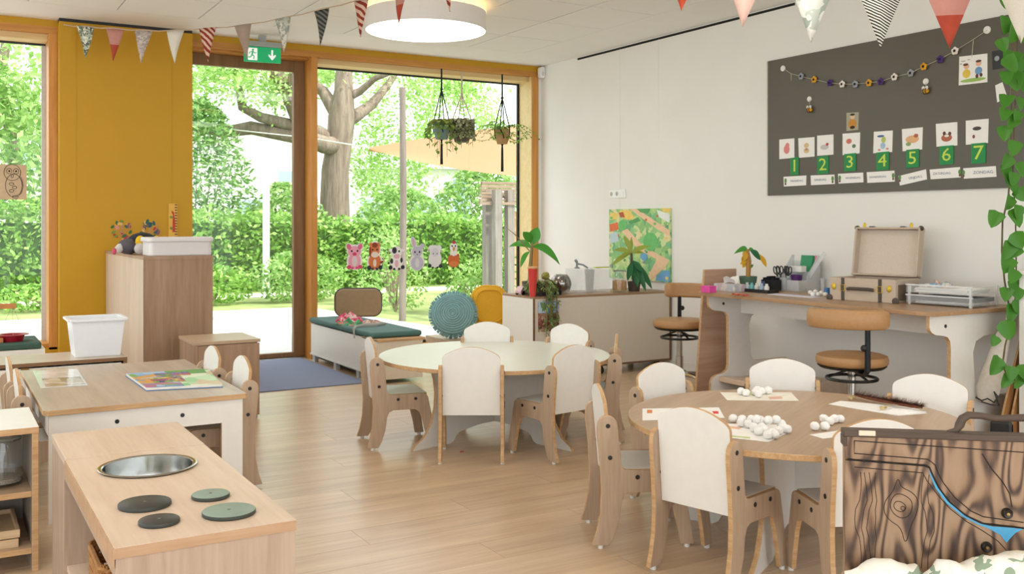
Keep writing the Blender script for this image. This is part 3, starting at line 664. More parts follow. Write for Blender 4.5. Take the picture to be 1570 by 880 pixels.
def jar(x, y, z, r, h, label, fill=None, fillc=None, wire=True, lid='glass'):
    t = thing('glass_jar', label, 'jar', (x, y, z))
    m_ = MB(); m_.lathe([(0, 0), (r * .9, 0), (r, .008), (r, h * .72), (r * .86, h * .82), (r * .86, h * .92), (r * .83, h * .92), (r * .83, h * .82), (r * .96, h * .72), (r * .96, .01), (0, .008)], n=28, close=False); m_.build('jar_body', clear, t, smooth=50)
    m_ = MB(); m_.lathe([(0, h * .93), (r * .9, h * .93), (r * .92, h * .96), (r * .6, h), (0, h)], n=28); m_.build('lid', clear if lid == 'glass' else lid, t, smooth=50)
    if wire:
        m_ = MB(); m_.tube([(r * .9 * math.cos(R(q)), r * .9 * math.sin(R(q)), h * .89) for q in range(0, 360, 15)], .0018, 5, closed=True)
        m_.tube([(-.01, -r * .9, h * .89), (-.012, -r * 1.06, h * .72), (.012, -r * 1.06, h * .72), (.01, -r * .9, h * .89)], .0018, 5); m_.build('wire_clip', chrome, t)
        m_ = MB(); m_.tube([(r * .86 * math.cos(R(q)), r * .86 * math.sin(R(q)), h * .925) for q in range(0, 360, 15)], .003, 6, closed=True); m_.build('seal', plain('seal_grey', '#8b9488', .6), t)
    if fill: m_ = MB(); m_.lathe([(0, .012), (r * .9, .012), (r * .93, .02), (r * .93, fill * .92), (r * .5, fill), (0, fill * .97)], n=24); m_.build('filling', plain(fillc[0], fillc[1], .9, var=.3, scale=160, bump=.4), t, smooth=50)
    return t
jp = onz(4, 745, .275); jar(.205, 3.90, .275, .068, .18, 'clip-top glass jar standing in the open shelf', .03, ('jar_beans', '#9c968a'))
for k, (x, y, z, lab) in enumerate(((.10, 3.93, .08, 'lower pale wooden tray in the bottom of the open shelf'), (.115, 3.94, .11, 'upper pale wooden tray stacked in the bottom of the open shelf'))):
    m = MB(); m.openbox((x, y, z), (.30 - k * .02, .30, .028), .012); tag(m.build('wooden_tray', wood('tray_wood', '#c9a982', '#dfc4a0', 'x'), bevel=.002), lab, 'tray')
m = MB(); m.prism([(-.05, 0), (.05, 0), (.035, .07), (-.035, .07)], -.05, .05, 'y', M=Matrix.Translation((.10, 4.0, .138))); tag(m.build('wooden_block', wood('dark_block', '#8d6c4c', '#a58460', 'z'), bevel=.004), 'brown tapered wooden block on the trays in the open shelf', 'block')
# ---- long low shelf by the left window with bin
ls = thing('low_cupboard', 'long low white cupboard with oak top under the left window', 'cupboard', (-.1, 6.02, 0))
m = MB(); m.b2((-1.1, 5.82, .43), (.93, 6.22, .45), mis=(0, 1)); m.build('top_board', [wood('low_top', '#b9a896', '#cfc0ae', 'x', .35, .6), wood('dark_edge', '#7c5a3c', '#93704c', 'x')], ls, wld=True, bevel=.001)
for x in (-1.1, -.1, .91):
    m = MB(); m.b2((x, 5.825, 0), (x + .02, 6.215, .43), mis=(0, 0)); m.build('side_panel', wood('dark_edge', '#7c5a3c', '#93704c', 'x'), ls, wld=True)
for a_, b_ in ((-1.08, -.11), (-.07, .90)):
    m = MB(); m.b2((a_, 5.828, .03), (b_, 5.846, .42)); dr = m.build('door', white, ls, wld=True, bevel=.001)
    m = MB(); m.b2(((a_ + b_) / 2 - .02, 5.822, .405), ((a_ + b_) / 2 + .02, 5.828, .425)); m.build('hinge', plain('brass', '#8a6a3a', .4, metal=.8), dr).location = -Vector(ls.location)
m = MB(); m.b2((-1.08, 5.85, .02), (.91, 6.2, .04)); m.build('bottom_board', white, ls, wld=True)
m = MB(); m.b2((-1.08, 6.2, .02), (.91, 6.212, .43)); m.build('back_panel', white, ls, wld=True)
bc = onz(152, 545, .45)
t = thing('storage_bin', 'tall white plastic bin on the low cupboard by the yellow wall', 'bin', (bc.x - .01, 6.03, .45))
m = MB(); m.openbox((0, 0, 0), (.235, .21, .213), .004, taper=.022); m.build('bin_body', plain('white_plastic', '#eef0f3', .3, var=.01), t, bevel=.004)
m = MB()
for s in (-1, 1): m.b2((-.15, s * .137 - .011, .200), (.15, s * .137 + .011, .214)); m.b2((s * .147 - .011, -.126, .200), (s * .147 + .011, .126, .214))
m.build('rim', plain('white_plastic', '#eef0f3', .3), t, bevel=.003)
# window-side bench pad
wbn = thing('window_bench', 'low bench with long dark green seat pad below the left window', 'bench', (-.2, 7.3, 0))
m = MB(); m.b2((-1.6, 7.05, .0), (.62, 7.5, .38)); m.build('bench_box', white, wbn, wld=True)
m = MB(); m.b2((-1.58, 7.05, .38), (.60, 7.5, .425)); m.build('seat_pad', plain('dark_green_fabric', '#3f5b50', .8, bump=.1, scale=200), wbn, wld=True, bevel=.012)
# red balance scale on the bench
bs = thing('balance_scale', 'toy balance scale with red pan standing at the left window', 'scale', tuple(onY(-25, 342, 7.2).xy) + (.425,))
b0 = Vector(bs.location); sw = wood('scale_wood', '#b5713a', '#cf8f54', 'x', .5)
m = MB(); m.box((b0.x, b0.y, .44), (.22, .14, .03)); m.build('base', sw, bs, wld=True, bevel=.003)
zb_ = onY(10, 469, 7.2).z
m = MB(); m.box((b0.x, b0.y, (.455 + zb_) / 2), (.03, .03, zb_ - .455 + .06)); m.build('column', sw, bs, wld=True, bevel=.003)
e1, e0 = onY(24, 470, 7.2).x, 2 * b0.x - onY(24, 470, 7.2).x
m = MB(); m.box(((e0 + e1) / 2, b0.y - .024, zb_), (e1 - e0, .016, .034)); m.build('beam', sw, bs, wld=True, bevel=.003)
for ex, dz in ((e1 - .02, 0), (e0 + .02, .02)):
    pz = onY(22, 518, 7.2).z + dz
    m = MB(); m.lathe([(0, -.022), (.062, -.02), (.075, .018), (.10, .022), (.10, .026), (.07, .024), (.058, -.014), (0, -.016)], c=(ex, b0.y, pz), n=24, close=False); m.build('pan', plain('red_plastic', '#a5182c', .35), bs, smooth=50, wld=True)
    for q in (0, 120, 240):
        m = MB(); m.tube([(ex, b0.y, zb_), (ex + .088 * math.cos(R(q + 30)), b0.y + .088 * math.sin(R(q + 30)), pz + .024)], .0012, 4); m.build('string', plain('grey_string', '#a7a7a7', .7), bs, wld=True)
# owl drawing taped on the left window
a_, b_ = onY(-30, 251, YG - .02), onY(41, 306, YG - .02)
ow = thing('owl_drawing', 'brown card with pencil drawing of an owl taped to the left window', 'drawing', ((a_.x + b_.x) / 2, YG - .012, b_.z))
m = MB(); m.b2((a_.x, YG - .013, b_.z), (b_.x, YG - .009, a_.z)); m.build('card', plain('kraft_card', '#c9b394', .9, var=.04), ow, wld=True)
ink = plain('pencil_ink', '#5d5348', .9); oc = onY(20, 278, YG - .016); k = .0053
def ell(cx, cy, rx, ry, n=20, a0=0, a1=360): return [(oc.x + (cx + rx * math.cos(R(a0 + (a1 - a0) * i / n))) * k, YG - .0145, oc.z - (cy + ry * math.sin(R(a0 + (a1 - a0) * i / n))) * k) for i in range(n + 1)]
m = MB()
for e in (ell(-1, -13, 11, 12), ell(-5, -15, 3.5, 4), ell(4, -15, 3.5, 4), ell(1, 6, 11, 17), ell(7, 6, 6, 14, a0=-80, a1=100), ell(-1, -8, 1.5, 2.5), ell(-2, 4, 3, 2), ell(2, 9, 3, 2), ell(-2, 14, 3, 2), ell(3, 23, 4, 2)): m.tube(e, .0022, 4)
m.build('owl_outline', ink, ow, wld=True)
m = MB()
for cx in (-5, 4): m.ball((oc.x + cx * k, YG - .0145, oc.z + 15 * k), (.007, .0015, .007), 8, 6)
m.build('owl_eyes', plain('ink_black', '#221e1a', .8), ow, wld=True)
# ---- tall oak cabinet in front of the pier
TX0, TX1, TY0, TY1, TZ = 1.15, 1.585, 6.58, 8.19, .985
tc_ = thing('tall_cabinet', 'tall grey oak cabinet standing end-on against the yellow wall', 'cabinet', ((TX0 + TX1) / 2, (TY0 + TY1) / 2, 0))
m = MB(); m.b2((TX0 + .012, TY0 + .012, .0), (TX1 - .012, TY1, TZ - .02)); m.build('carcass', wood('carcass_brown', '#6b523c', '#7d634b'), tc_, wld=True)
for i in range(3):
    y0_, y1_ = TY0 + i * (TY1 - TY0) / 3 + .001, TY0 + (i + 1) * (TY1 - TY0) / 3 - .001
    m = MB(); m.b2((TX0, y0_, .03), (TX0 + .014, y1_, TZ - .02)); m.build('panel', wood('cabinet_oak_lit', '#bfa993', '#d3c0ab', 'z', .5, .7, c3='#b19a84'), tc_, wld=True)  # paler oak: the light falling on the left face is put into the colour
m = MB(); m.b2((TX0, TY0, .0), (TX1, TY0 + .012, TZ - .02)); m.build('end_panel', cab_oak, tc_, wld=True)
m = MB(); m.b2((TX1 - .014, TY0 + .012, .0), (TX1, TY1, TZ - .02)); m.build('side_panel', cab_oak, tc_, wld=True)
m = MB(); m.b2((TX0 - .003, TY0 - .003, TZ - .02), (TX1 + .003, TY1, TZ)); m.build('top_board', cab_oak, tc_, wld=True, bevel=.001)
for z_ in (.42, .55):
    m = MB(); m.b2((TX1, TY0 + .1, z_), (TX1 + .025, TY0 + .14, z_ + .02)); m.build('handle', black, tc_, wld=True)
# box with lid and plush on top
t = thing('lidded_box', 'white plastic box with lid on top of the tall oak cabinet', 'box', (1.40, 6.80, TZ))
m = MB(); m.prism(rrect(.40, .27, .03), 0, .095, 'z'); m.build('box_body', plain('grey_white_plastic', '#dcd8d8', .4, var=.01), t, bevel=.006)
m = MB(); m.prism(rrect(.425, .295, .035), .09, .122, 'z'); m.build('lid', plain('grey_white_plastic', '#dcd8d8', .4), t, bevel=.008)
t = thing('plush_toucan', 'black, yellow and white plush bird lying on the tall cabinet', 'soft toy', (1.24, 7.15, TZ))
pb = plain('plush_black', '#26242a', .95, bump=.3, scale=120); py_ = plain('plush_yellow', '#e0b426', .95, bump=.3, scale=120); pw = plain('plush_grey', '#c9c3bf', .95, bump=.3, scale=120)
m = MB(); m.ball((0, 0, .075), (.105, .13, .075), 16, 10, noise=.02); m.build('body', pb, t, smooth=True)
m = MB(); m.ball((-.10, -.05, .055), (.07, .07, .055), 14, 9); m.build('head', plain('plush_dark_grey', '#56525a', .95, bump=.3, scale=120), t, smooth=True)
m = MB(); m.ball((-.03, -.10, .085), (.034, .03, .045), 12, 8); m.build('chest_patch', py_, t, smooth=True)
m = MB(); m.ball((.075, -.10, .07), (.03, .03, .06), 12, 8); m.build('wing_patch', py_, t, smooth=True)
m = MB(); m.ball((-.035, -.125, .04), (.04, .022, .04), 12, 8); m.build('foot', pw, t, smooth=True)
m = MB(); m.tube([(-.15, -.07, .05), (-.18, -.10, .03), (-.19, -.11, .015)], [.03, .024, .012], 8); m.build('beak', pw, t, smooth=True)
m = MB(); m.ball((-.20, -.115, .025), (.014, .02, .024), 8, 6); m.build('beak_tip', plain('plush_pink', '#c94a68', .9), t, smooth=True)
# height ruler + two flower decals on the yellow wall
a_, b_ = onY(258, 312, YW), onY(271.5, 402, YW)
t = thing('height_ruler', 'yellow wooden height ruler with red giraffe on the yellow wall', 'ruler', ((a_.x + b_.x) / 2, YW - .006, b_.z))
m = MB(); m.b2((a_.x, YW - .012, b_.z), (b_.x, YW - .001, a_.z)); m.build('ruler_board', plain('ruler_yellow', '#e2ae43', .5), t, wld=True)
n_ = 22; wx = b_.x - a_.x
for i in range(n_):
    z_ = b_.z + (a_.z - b_.z) * (i + .5) / n_; m = MB(); m.b2((b_.x - wx * .30, YW - .0135, z_ - .004), (b_.x - .002, YW - .012, z_ + .004)); m.build('tick', black, t, wld=True)
zc_ = a_.z - .14; m = MB(); cxr = a_.x + wx * .55
m.prism([(cxr - .008, zc_ - .09), (cxr + .012, zc_ - .09), (cxr + .014, zc_ - .02), (cxr + .004, zc_ + .07), (cxr - .016, zc_ + .085), (cxr - .012, zc_ + .06), (cxr - .004, zc_ + .05), (cxr - .006, zc_)], YW - .0138, YW - .012, 'y'); m.build('red_animal', plain('print_red', '#c0392b', .6), t, wld=True)
m = MB()
for q in (.03, -.06): m.prism(circ(.012, 10, a_.x + wx * .3, zc_ + q), YW - .0138, YW - .012, 'y')
m.build('green_leaf_print', plain('print_green', '#6f8d2f', .6), t, wld=True)
rg = random.Random(5); fl_cols = ['#b9343c', '#d88f8a', '#3f6b3a', '#e0a01e', '#2f5d5d', '#8a5a6a', '#7b8f3a', '#d8b06a']
for fx, lab in ((187, 'left of two flowering tree decals on the yellow wall'), (229.5, 'right of two flowering tree decals on the yellow wall, beside the height ruler')):
    c_ = onY(fx, 355, YW); t = thing('flower_decal', lab, 'wall decal', (c_.x, YW - .002, c_.z - .13))
    m = MB(); m.prism([(c_.x - .012, c_.z - .13), (c_.x + .012, c_.z - .13), (c_.x + .006, c_.z + .06), (c_.x - .006, c_.z + .06)], YW - .003, YW - .001, 'y')
    for s in (-1, 1): m.tube([(c_.x, YW - .002, c_.z - .03), (c_.x + s * .05, YW - .002, c_.z + .02), (c_.x + s * .06, YW - .002, c_.z + .06)], .004, 4)
    m.build('stem', plain('decal_stem', '#b98a68', .8), t, wld=True)
    for q in range(24):
        an = rg.uniform(0, 6.28); rr = rg.uniform(.25, 1) ** .6 * .075; x_, z_ = c_.x + rr * math.cos(an), c_.z + .01 + rr * .95 * math.sin(an)
        ca = rg.uniform(0, 3.14); L_, W_ = rg.uniform(.016, .022), rg.uniform(.009, .013); kc = rg.choice(fl_cols)
        pl = [(x_ + L_ * math.cos(u) * math.cos(ca) - W_ * math.sin(u) * math.sin(ca), z_ + L_ * math.cos(u) * math.sin(ca) + W_ * math.sin(u) * math.cos(ca)) for u in [i * 6.283 / 9 for i in range(9)]]
        m = MB(); m.prism(pl, YW - .0035 - q * .00002, YW - .001, 'y'); m.build('petal', plain('decal_' + kc, kc, .8), t, wld=True)
# ---- low oak box cabinet
lb_ = thing('low_box_cabinet', 'low closed oak cabinet in front of the tall cabinet near the door', 'cabinet', (1.53, 6.2, 0))
m = MB(); m.b2((1.345, 6.0, 0), (1.715, 6.40, .468)); m.build('carcass', cab_oak, lb_, wld=True)
m = MB(); m.b2((1.33, 5.985, .468), (1.73, 6.41, .487)); m.build('top_board', wood('low_box_top', '#b69b7e', '#ccb295', 'x', .35, .6), lb_, wld=True, bevel=.002)
m = MB(); m.b2((1.335, 5.99, 0), (1.355, 6.40, .468)); m.build('side_panel', cab_oak, lb_, wld=True)
m = MB(); m.b2((1.357, 5.989, .02), (1.725, 6.0, .462)); m.build('front_panel', cab_oak, lb_, wld=True)
# ---- door mat
a_ = [onz(400, 603, .006), onz(545, 589, .006), onz(474, 553, .006), onz(340, 560, .006)]
m = MB(); m.b2((xb - .05, onz(500, 593, 0).y, .0), (2.80, 8.42, .008)); tag(m.build('door_mat', plain('mat_blue_grey', '#8791ac', .95, var=.12, bump=.4, scale=260), bevel=.003), 'large blue-grey entrance mat in front of the glazed door', 'mat')
# ---- white storage bench with green pad
sb = thing('storage_bench', 'white storage bench with dark green cushion beside the door mat', 'bench', (3.0, 7.5, 0))
BX0, BX1, BY0, BY1 = 2.83, 3.20, 6.76, 8.25
m = MB(); m.b2((BX0, BY0 + .02, .07), (BX1, BY1, .325)); m.build('bench_box', white, sb, wld=True, bevel=.002)
m = MB(); m.b2((BX0 + .0, BY0, .03), (BX1, BY0 + .02, .315)); m.build('end_panel', cream, sb, wld=True, bevel=.002)
m = MB(); m.b2((BX0, BY0 - .01, .315), (BX1 + .02, BY0 + .30, .333)); m.build('lid_board', [ply], sb, wld=True, bevel=.002)
m = MB(); m.b2((BX0 + .03, BY0 + .05, .03), (BX1 - .03, BY1 - .05, .07)); m.build('plinth', darkm, sb, wld=True)
for y_ in (BY0 + .05, 7.15, 7.65, BY1 - .08):
    m = MB(); m.b2((BX0 - .004, y_ - .03, .0), (BX0 + .03, y_ + .03, .06)); m.build('foot', plain('grey_foot', '#b9bbc0', .5), sb, wld=True)
m = MB(); m.b2((BX0 - .012, BY0 + .05, .058), (BX0, BY1, .07)); m.build('lower_rail', white, sb, wld=True)
m = MB(); m.b2((BX0 - .02, BY0 + .07, .335), (BX1 + .03, BY1, .378)); m.build('seat_pad', plain('bench_green_fabric', '#4a706b', .75, bump=.08, scale=200), sb, wld=True, bevel=.018, seg=4)
# scarf and clothing on the bench
def clothpile(name, label, cat, c, sx, sy, h, mat, seed=1, n=14, rz=0):
    rg = random.Random(seed); T = Matrix.Translation(c) @ Matrix.Rotation(rz, 4, 'Z'); vs = []; ph = [rg.uniform(0, 6) for _ in range(6)]
    for j in range(n + 1):
        for i in range(n + 1):
            u, v = i / n * 2 - 1, j / n * 2 - 1; e = max(0, 1 - max(abs(u), abs(v)) ** 3)
            z = h * e * (.45 + .30 * math.sin(3.1 * u + 2.2 * v + ph[0]) + .25 * math.sin(6.3 * v - 3 * u + ph[1]) + .15 * math.sin(9 * u + ph[2])); k_ = 1 + .12 * math.sin(5 * v + ph[3]) + .1 * math.sin(4 * u + ph[4])
            vs.append((u * sx * k_, v * sy * (2 - k_), max(.002, z)))
    top = len(vs); vs += [(x, y, 0) for x, y, z in vs]; fs = []; q = n + 1
    for j in range(n):
        for i in range(n): a = j * q + i; fs += [(a, a + 1, a + q + 1, a + q), (top + a, top + a + q, top + a + q + 1, top + a + 1)]
    for i in range(n):
        fs += [(i, top + i, top + i + 1, i + 1), (n * q + i, n * q + i + 1, top + n * q + i + 1, top + n * q + i), (i * q, (i + 1) * q, top + (i + 1) * q, top + i * q), (i * q + n, top + i * q + n, top + (i + 1) * q + n, (i + 1) * q + n)]
    m_ = MB(); m_.add(vs, fs, M=T); return tag(m_.build(name, mat, smooth=60), label, cat)
clothpile('pink_cloth', 'crumpled pink and red patterned cloth on the bench pad', 'cloth', (2.98, 7.72, .378), .09, .10, .085, patchy('pink_print', ['#c8325f', '#e06a86', '#b3182f', '#e8c9c4'], 30), 3)
clothpile('green_cloth', 'crumpled bright green cloth on the bench pad beside the pink cloth', 'cloth', (2.90, 7.50, .378), .07, .11, .05, patchy('green_print', ['#2f8f5a', '#4aa86f', '#1f7a48', '#d2463f'], 25), 4, rz=.3)
clothpile('patterned_cloth', 'crumpled red-brown patterned cloth on the bench pad', 'cloth', (3.06, 7.42, .378), .08, .12, .05, patchy('brown_print', ['#b07a68', '#d8c3b4', '#8d4a42', '#cdb9a8'], 30), 5, rz=-.3)
m = MB(); m.tube([(3.12, 7.32, .386), (3.02, 7.26, .388), (2.93, 7.28, .389), (2.85, 7.24, .387), (2.806, 7.18, .375), (2.800, 7.15, .31)], [.018, .017, .016, .014, .010, .006], 6); tag(m.build('grey_scarf', plain('grey_knit', '#a9aaa6', .95, bump=.4, scale=150), smooth=True), 'narrow grey scarf hanging over the front of the bench pad', 'scarf')
# brown padded seat back on the bench
a_, b_ = ond(515, 449, 8.75), ond(584, 500, 8.75); wv = (b_ - a_); wd = Vector((wv.x, wv.y)).length
t = thing('brown_seat_back', 'brown rounded padded backrest standing on the bench against the window', 'backrest', ((a_.x + b_.x) / 2, (a_.y + b_.y) / 2, .38), -R(20))
pf = rrect(wd, .24, .07, 6, 0, .11)
m = MB(); m.prism(pf, -.02, .02, 'y'); m.build('pad', plain('brown_leather', '#a08462', .5, var=.05), t, bevel=.01)
m = MB(); m.tube([(x, .018, z) for x, z in pf], .012, 6, closed=True); m.build('piping', plain('dark_piping', '#4c443a', .5), t)
# cushions by the window
lp = onz(715, 514, .17)
pm = thing('low_platform', 'low oak platform below the window carrying round cushions', 'platform', (4.35, 7.95, 0))
m = MB(); m.b2((3.92, 7.72, .10), (5.0, 8.22, .16)); m.build('deck', wood('platform_wood', '#a98f76', '#c3a98e', 'x'), pm, wld=True, bevel=.003)
for x, y in ((3.98, 7.78), (4.94, 7.78), (3.98, 8.16), (4.94, 8.16)):
    m = MB(); m.box((x, y, .05), (.06, .06, .10)); m.build('leg', oak, pm, wld=True)
m = MB(); m.b2((4.0, 7.69, .06), (4.95, 7.72, .10)); m.build('front_rail', oak_x, pm, wld=True)
yarn = plain('blue_yarn', '#93bcc2', .95, var=.12, bump=.6, scale=90)
c_ = ond(695, 482, 8.85); t = thing('crochet_cushion', 'round dusty blue crocheted cushion by the window', 'cushion', (c_.x, c_.y, .165))
n_ = Vector((-.48, -.80, .25)).normalized(); Q = n_.to_track_quat('Z', 'Y').to_matrix().to_4x4(); Tc = Matrix.Translation((0, 0, c_.z - .165)) @ Q
m = MB(); m.ball((0, 0, 0), (.205, .195, .10), 28, 14, M=Tc, noise=.01); m.build('cushion_body', yarn, t, smooth=60)
for k in range(1, 10):
    r_ = .02 * k; z_ = .10 * math.sqrt(max(0, 1 - (r_ / .205) ** 2)) + .002
    m = MB(); m.tube([(r_ * math.cos(R(q)), r_ * .96 * math.sin(R(q)), z_ + .002 * (i % 2)) for i, q in enumerate(range(0, 360, max(5, 16 - k)))], .0085, 6, closed=True, M=Tc); m.build('crochet_round', yarn, t, smooth=True)
m = MB()
for q in range(0, 360, 4):
    for s in (-.02, .02): a = R(q + random.uniform(-2, 2)); m.tube([(.195 * math.cos(a), .187 * math.sin(a), s), (.222 * math.cos(a), .212 * math.sin(a), s * 1.8 + random.uniform(-.01, .01))], .006, 5, M=Tc)
stuff(m.build('fringe', yarn, t))
c_ = ond(750, 469, 8.95); t = thing('yellow_cushion', 'round yellow quilted cushion standing between blue cushion and divider cabinet', 'cushion', (c_.x, c_.y, .165))
n_ = Vector((-.35, -.93, .1)).normalized(); Q = n_.to_track_quat('Z', 'Y').to_matrix().to_4x4(); yc = plain('yellow_fabric', '#e8b02e', .85, bump=.1, scale=120)
zc_ = max(c_.z - .165, .17); Tc = Matrix.Translation((0, 0, zc_)) @ Q
m = MB(); m.prism(rrect(.30, .34, .11, 8), -.045, .045, 'z', M=Tc); m.build('cushion_body', yc, t, bevel=.03, seg=4)
m = MB(); m.tube([(x, y, .052) for x, y in rrect(.25, .29, .09, 8)], .007, 6, closed=True, M=Tc); m.build('piping', yc, t, smooth=True)
m = MB(); m.tube([(x, y, 0) for x, y in rrect(.305, .345, .11, 10)], [.016 + .006 * (i % 2) for i in range(44)], 6, closed=True, M=Tc); m.build('ruffle', yc, t, smooth=True)
# ================================================================== DIVIDER CABINET AND WHAT STANDS ON IT
CX0, CX1, CY0, CY1, CZ = 3.90, 5.235, 6.29, 6.76, .64
greige = plain('greige_laminate', '#d9cfc0', .4, var=.015)
dc = thing('divider_cabinet', 'long low white cabinet on castors standing square to the right wall', 'cabinet', ((CX0 + CX1) / 2, (CY0 + CY1) / 2, 0))
dke = wood('walnut_edge', '#6d5037', '#84664a', 'x')
m = MB(); m.b2((CX0 + .014, CY0 + .008, .085), (CX1 - .014, CY1 - .008, CZ - .016)); m.build('carcass', greige, dc, wld=True)
m = MB(); m.b2((CX0, CY0, CZ - .016), (CX1, CY1, CZ)); m.build('top_board', wood('divider_top', '#8f6f50', '#a98a6a', 'x', .35), dc, wld=True, bevel=.001)
for x in (CX0, CX1 - .014): m = MB(); m.b2((x, CY0, .08), (x + .014, CY0 + .01, CZ - .016)); m.build('edge_strip', dke, dc, wld=True)
m = MB(); m.b2((CX0, CY0, .07), (CX1, CY0 + .012, .085)); m.build('edge_strip', dke, dc, wld=True)
m = MB(); m.b2((CX0 + .014, CY0 + .003, .085), (CX1 - .014, CY0 + .008, CZ - .016)); m.build('front_panel', greige, dc, wld=True)
m = MB(); m.b2((CX0, CY0 + .01, .08), (CX0 + .014, CY1, CZ - .016)); m.build('end_panel', white, dc, wld=True)
def castor(par, x, y, r=.03):
    m_ = MB(); m_.lathe([(0, -.012), (r, -.012), (r, .012), (0, .012)], n=16, M=Matrix.Translation((x, y, r)) @ Matrix.Rotation(R(90), 4, 'X')); m_.build('castor', black, par, wld=True)
    m_ = MB(); m_.box((x, y, r + .025), (.03, .034, .03)); m_.build('castor_fork', darkm, par, wld=True)
for x in (CX0 + .1, CX0 + .66, CX1 - .1):
    for y in (CY0 + .06, CY1 - .06): castor(dc, x, y)
# taped colour photo on the front
a_, b_ = onY(825, 463, CY0), onY(857, 507, CY0)
t = thing('taped_photo', 'colour photograph of plants taped to the front of the divider cabinet', 'photo', ((a_.x + b_.x) / 2, CY0 - .001, b_.z))
m = MB(); m.b2((a_.x, CY0 - .0025, b_.z), (b_.x, CY0 - .0003, a_.z)); m.build('print', patchy('photo_print', ['#7c4436', '#a9806a', '#4f6a3a', '#c9b7a4', '#8f5a48', '#5d3a30', '#b08d78'], 34), t, wld=True)
m = MB(); m.b2((a_.x, CY0 - .003, b_.z + (a_.z - b_.z) * .62), (b_.x, CY0 - .0024, a_.z)); m.build('sky_print', patchy('photo_sky', ['#8fb4d6', '#b9cfe2', '#6d8f5a', '#a9c4df'], 22), t, wld=True)
# map board on the wall
a_, b_ = onX(937, 321, XW), onX(1030, 433, XW)
mp_ = thing('play_map', 'colourful illustrated village map panel on the right wall', 'picture', (XW - .012, (a_.y + b_.y) / 2, b_.z))
m = MB(); m.b2((XW - .022, b_.y, b_.z), (XW - .002, a_.y, a_.z)); m.build('panel', patchy('map_greens', ['#8fc27a', '#b9d58c', '#6fb27a', '#a6cf86', '#cfe0a0', '#7fbf8a', '#e6dca6', '#94c985'], 17), mp_, wld=True)
MW, MH = a_.y - b_.y, a_.z - b_.z
_mp = [0]
def mappiece(name, pts, mat, lift=0): # u from left (far) 0..1, v from top 0..1
    _mp[0] += 1; lift = _mp[0] * .00006; m_ = MB(); m_.prism([(a_.y - u * MW, a_.z - v * MH) for u, v in pts], XW - .0236 - lift, XW - .022, 'x'); return m_.build(name, mat, mp_, wld=True)
road = plain('map_road', '#eec9a2', .6); org = plain('map_orange', '#e2703f', .6); yel = plain('map_yellow', '#f0cf6a', .6); blu = plain('map_blue', '#6aa6d2', .6); dgr = plain('map_dark_green', '#57a05a', .6); lgr = plain('map_mid_green', '#6cc06c', .6); mwh = plain('map_white', '#e9eee6', .6)
mappiece('road_print', [(.36, 0), (.48, 0), (1, .30), (1, .38), (.80, .28)], road)
mappiece('road_print', [(.22, .32), (.32, .28), (.58, .52), (.90, .66), (1, .70), (.95, .78), (.72, .98), (.64, .98), (.80, .70), (.52, .58)], road, .0002)
mappiece('field_print', [(.18, .02), (.36, .02), (.44, .12), (.36, .16), (.22, .12)], yel)
mappiece('field_print', [(.02, .04), (.16, .06), (.14, .14), (.02, .16)], yel)
mappiece('house_print', [(.01, .22), (.15, .19), (.17, .29), (.02, .33)], org); mappiece('house_print', [(.09, .38), (.17, .36), (.18, .40), (.10, .42)], org)
mappiece('house_print', [(.17, .05), (.25, .04), (.28, .12), (.20, .12)], plain('map_brown', '#b5582c', .6)); mappiece('house_print', [(.87, .0), (1, .0), (1, .06), (.9, .05)], yel)
mappiece('lawn_print', circ(.115, 20, .70, .46, .13), lgr); mappiece('lawn_print', circ(.075, 16, .24, .23, .075), lgr)
mappiece('hedge_print', [(.34, .18), (.50, .12), (.54, .17), (.38, .22)], dgr); mappiece('hedge_print', [(.48, .0), (.70, .0), (.66, .07), (.54, .05)], dgr)
mappiece('pond_print', circ(.055, 14, .60, .67, .055), blu); mappiece('pond_print', [(.80, .92), (.92, .84), (1, .84), (1, .99), (.78, .99)], blu)
mappiece('building_print', [(.80, .02), (1, .08), (1, .20), (.84, .12)], mwh); mappiece('building_print', [(.02, .36), (.14, .32), (.18, .46), (.02, .50)], plain('map_pale_blue', '#bcd3d8', .6))
rg = random.Random(11)
for k in range(26):
    u, v = rg.uniform(.04, .96), rg.uniform(.05, .95); mappiece('tree_print', circ(.014 + rg.random() * .012, 8, u, v), rg.choice([dgr, org, mwh, lgr, plain('map_grey', '#8f9a94', .6), yel]), .0004)
def pot(t, r0, r1, h, mat, z=0, soil='#4a3a2c'):
    m_ = MB(); m_.lathe([(0, z), (r0, z), (r1, z + h), (r1 * .9, z + h), (r1 * .88, z + h - .012), (0, z + h - .012)], n=24); m_.build('pot', mat, t, smooth=40)
    m_ = MB(); m_.lathe([(0, z + h - .0118), (r1 * .87, z + h - .0118), (r1 * .5, z + h - .006), (0, z + h - .004)], n=16); m_.build('soil', plain('soil', soil, .95, var=.3, scale=90), t)
glossy_leaf = leafmat('glossy_leaf', '#2f7a2c', '#4f9a3c', '#6fb24c', rough=.3, transl=.2)
pale_leaf = leafmat('pale_leaf', '#6f8f3c', '#a3b050', '#c2b870', rough=.35, transl=.2)
dark_leaf = leafmat('dark_glossy_leaf', '#1f4f33', '#2f6b42', '#3d7d4c', rough=.25, transl=.12)
stem_m = wood('plant_stem', '#7d6a48', '#9a8458', 'z', .7)
def lf(t, name, mat, *a, **k): m_ = MB(); m_.leaf(*a, **k); o = m_.build(name, mat, t, smooth=70, recalc=False); return o
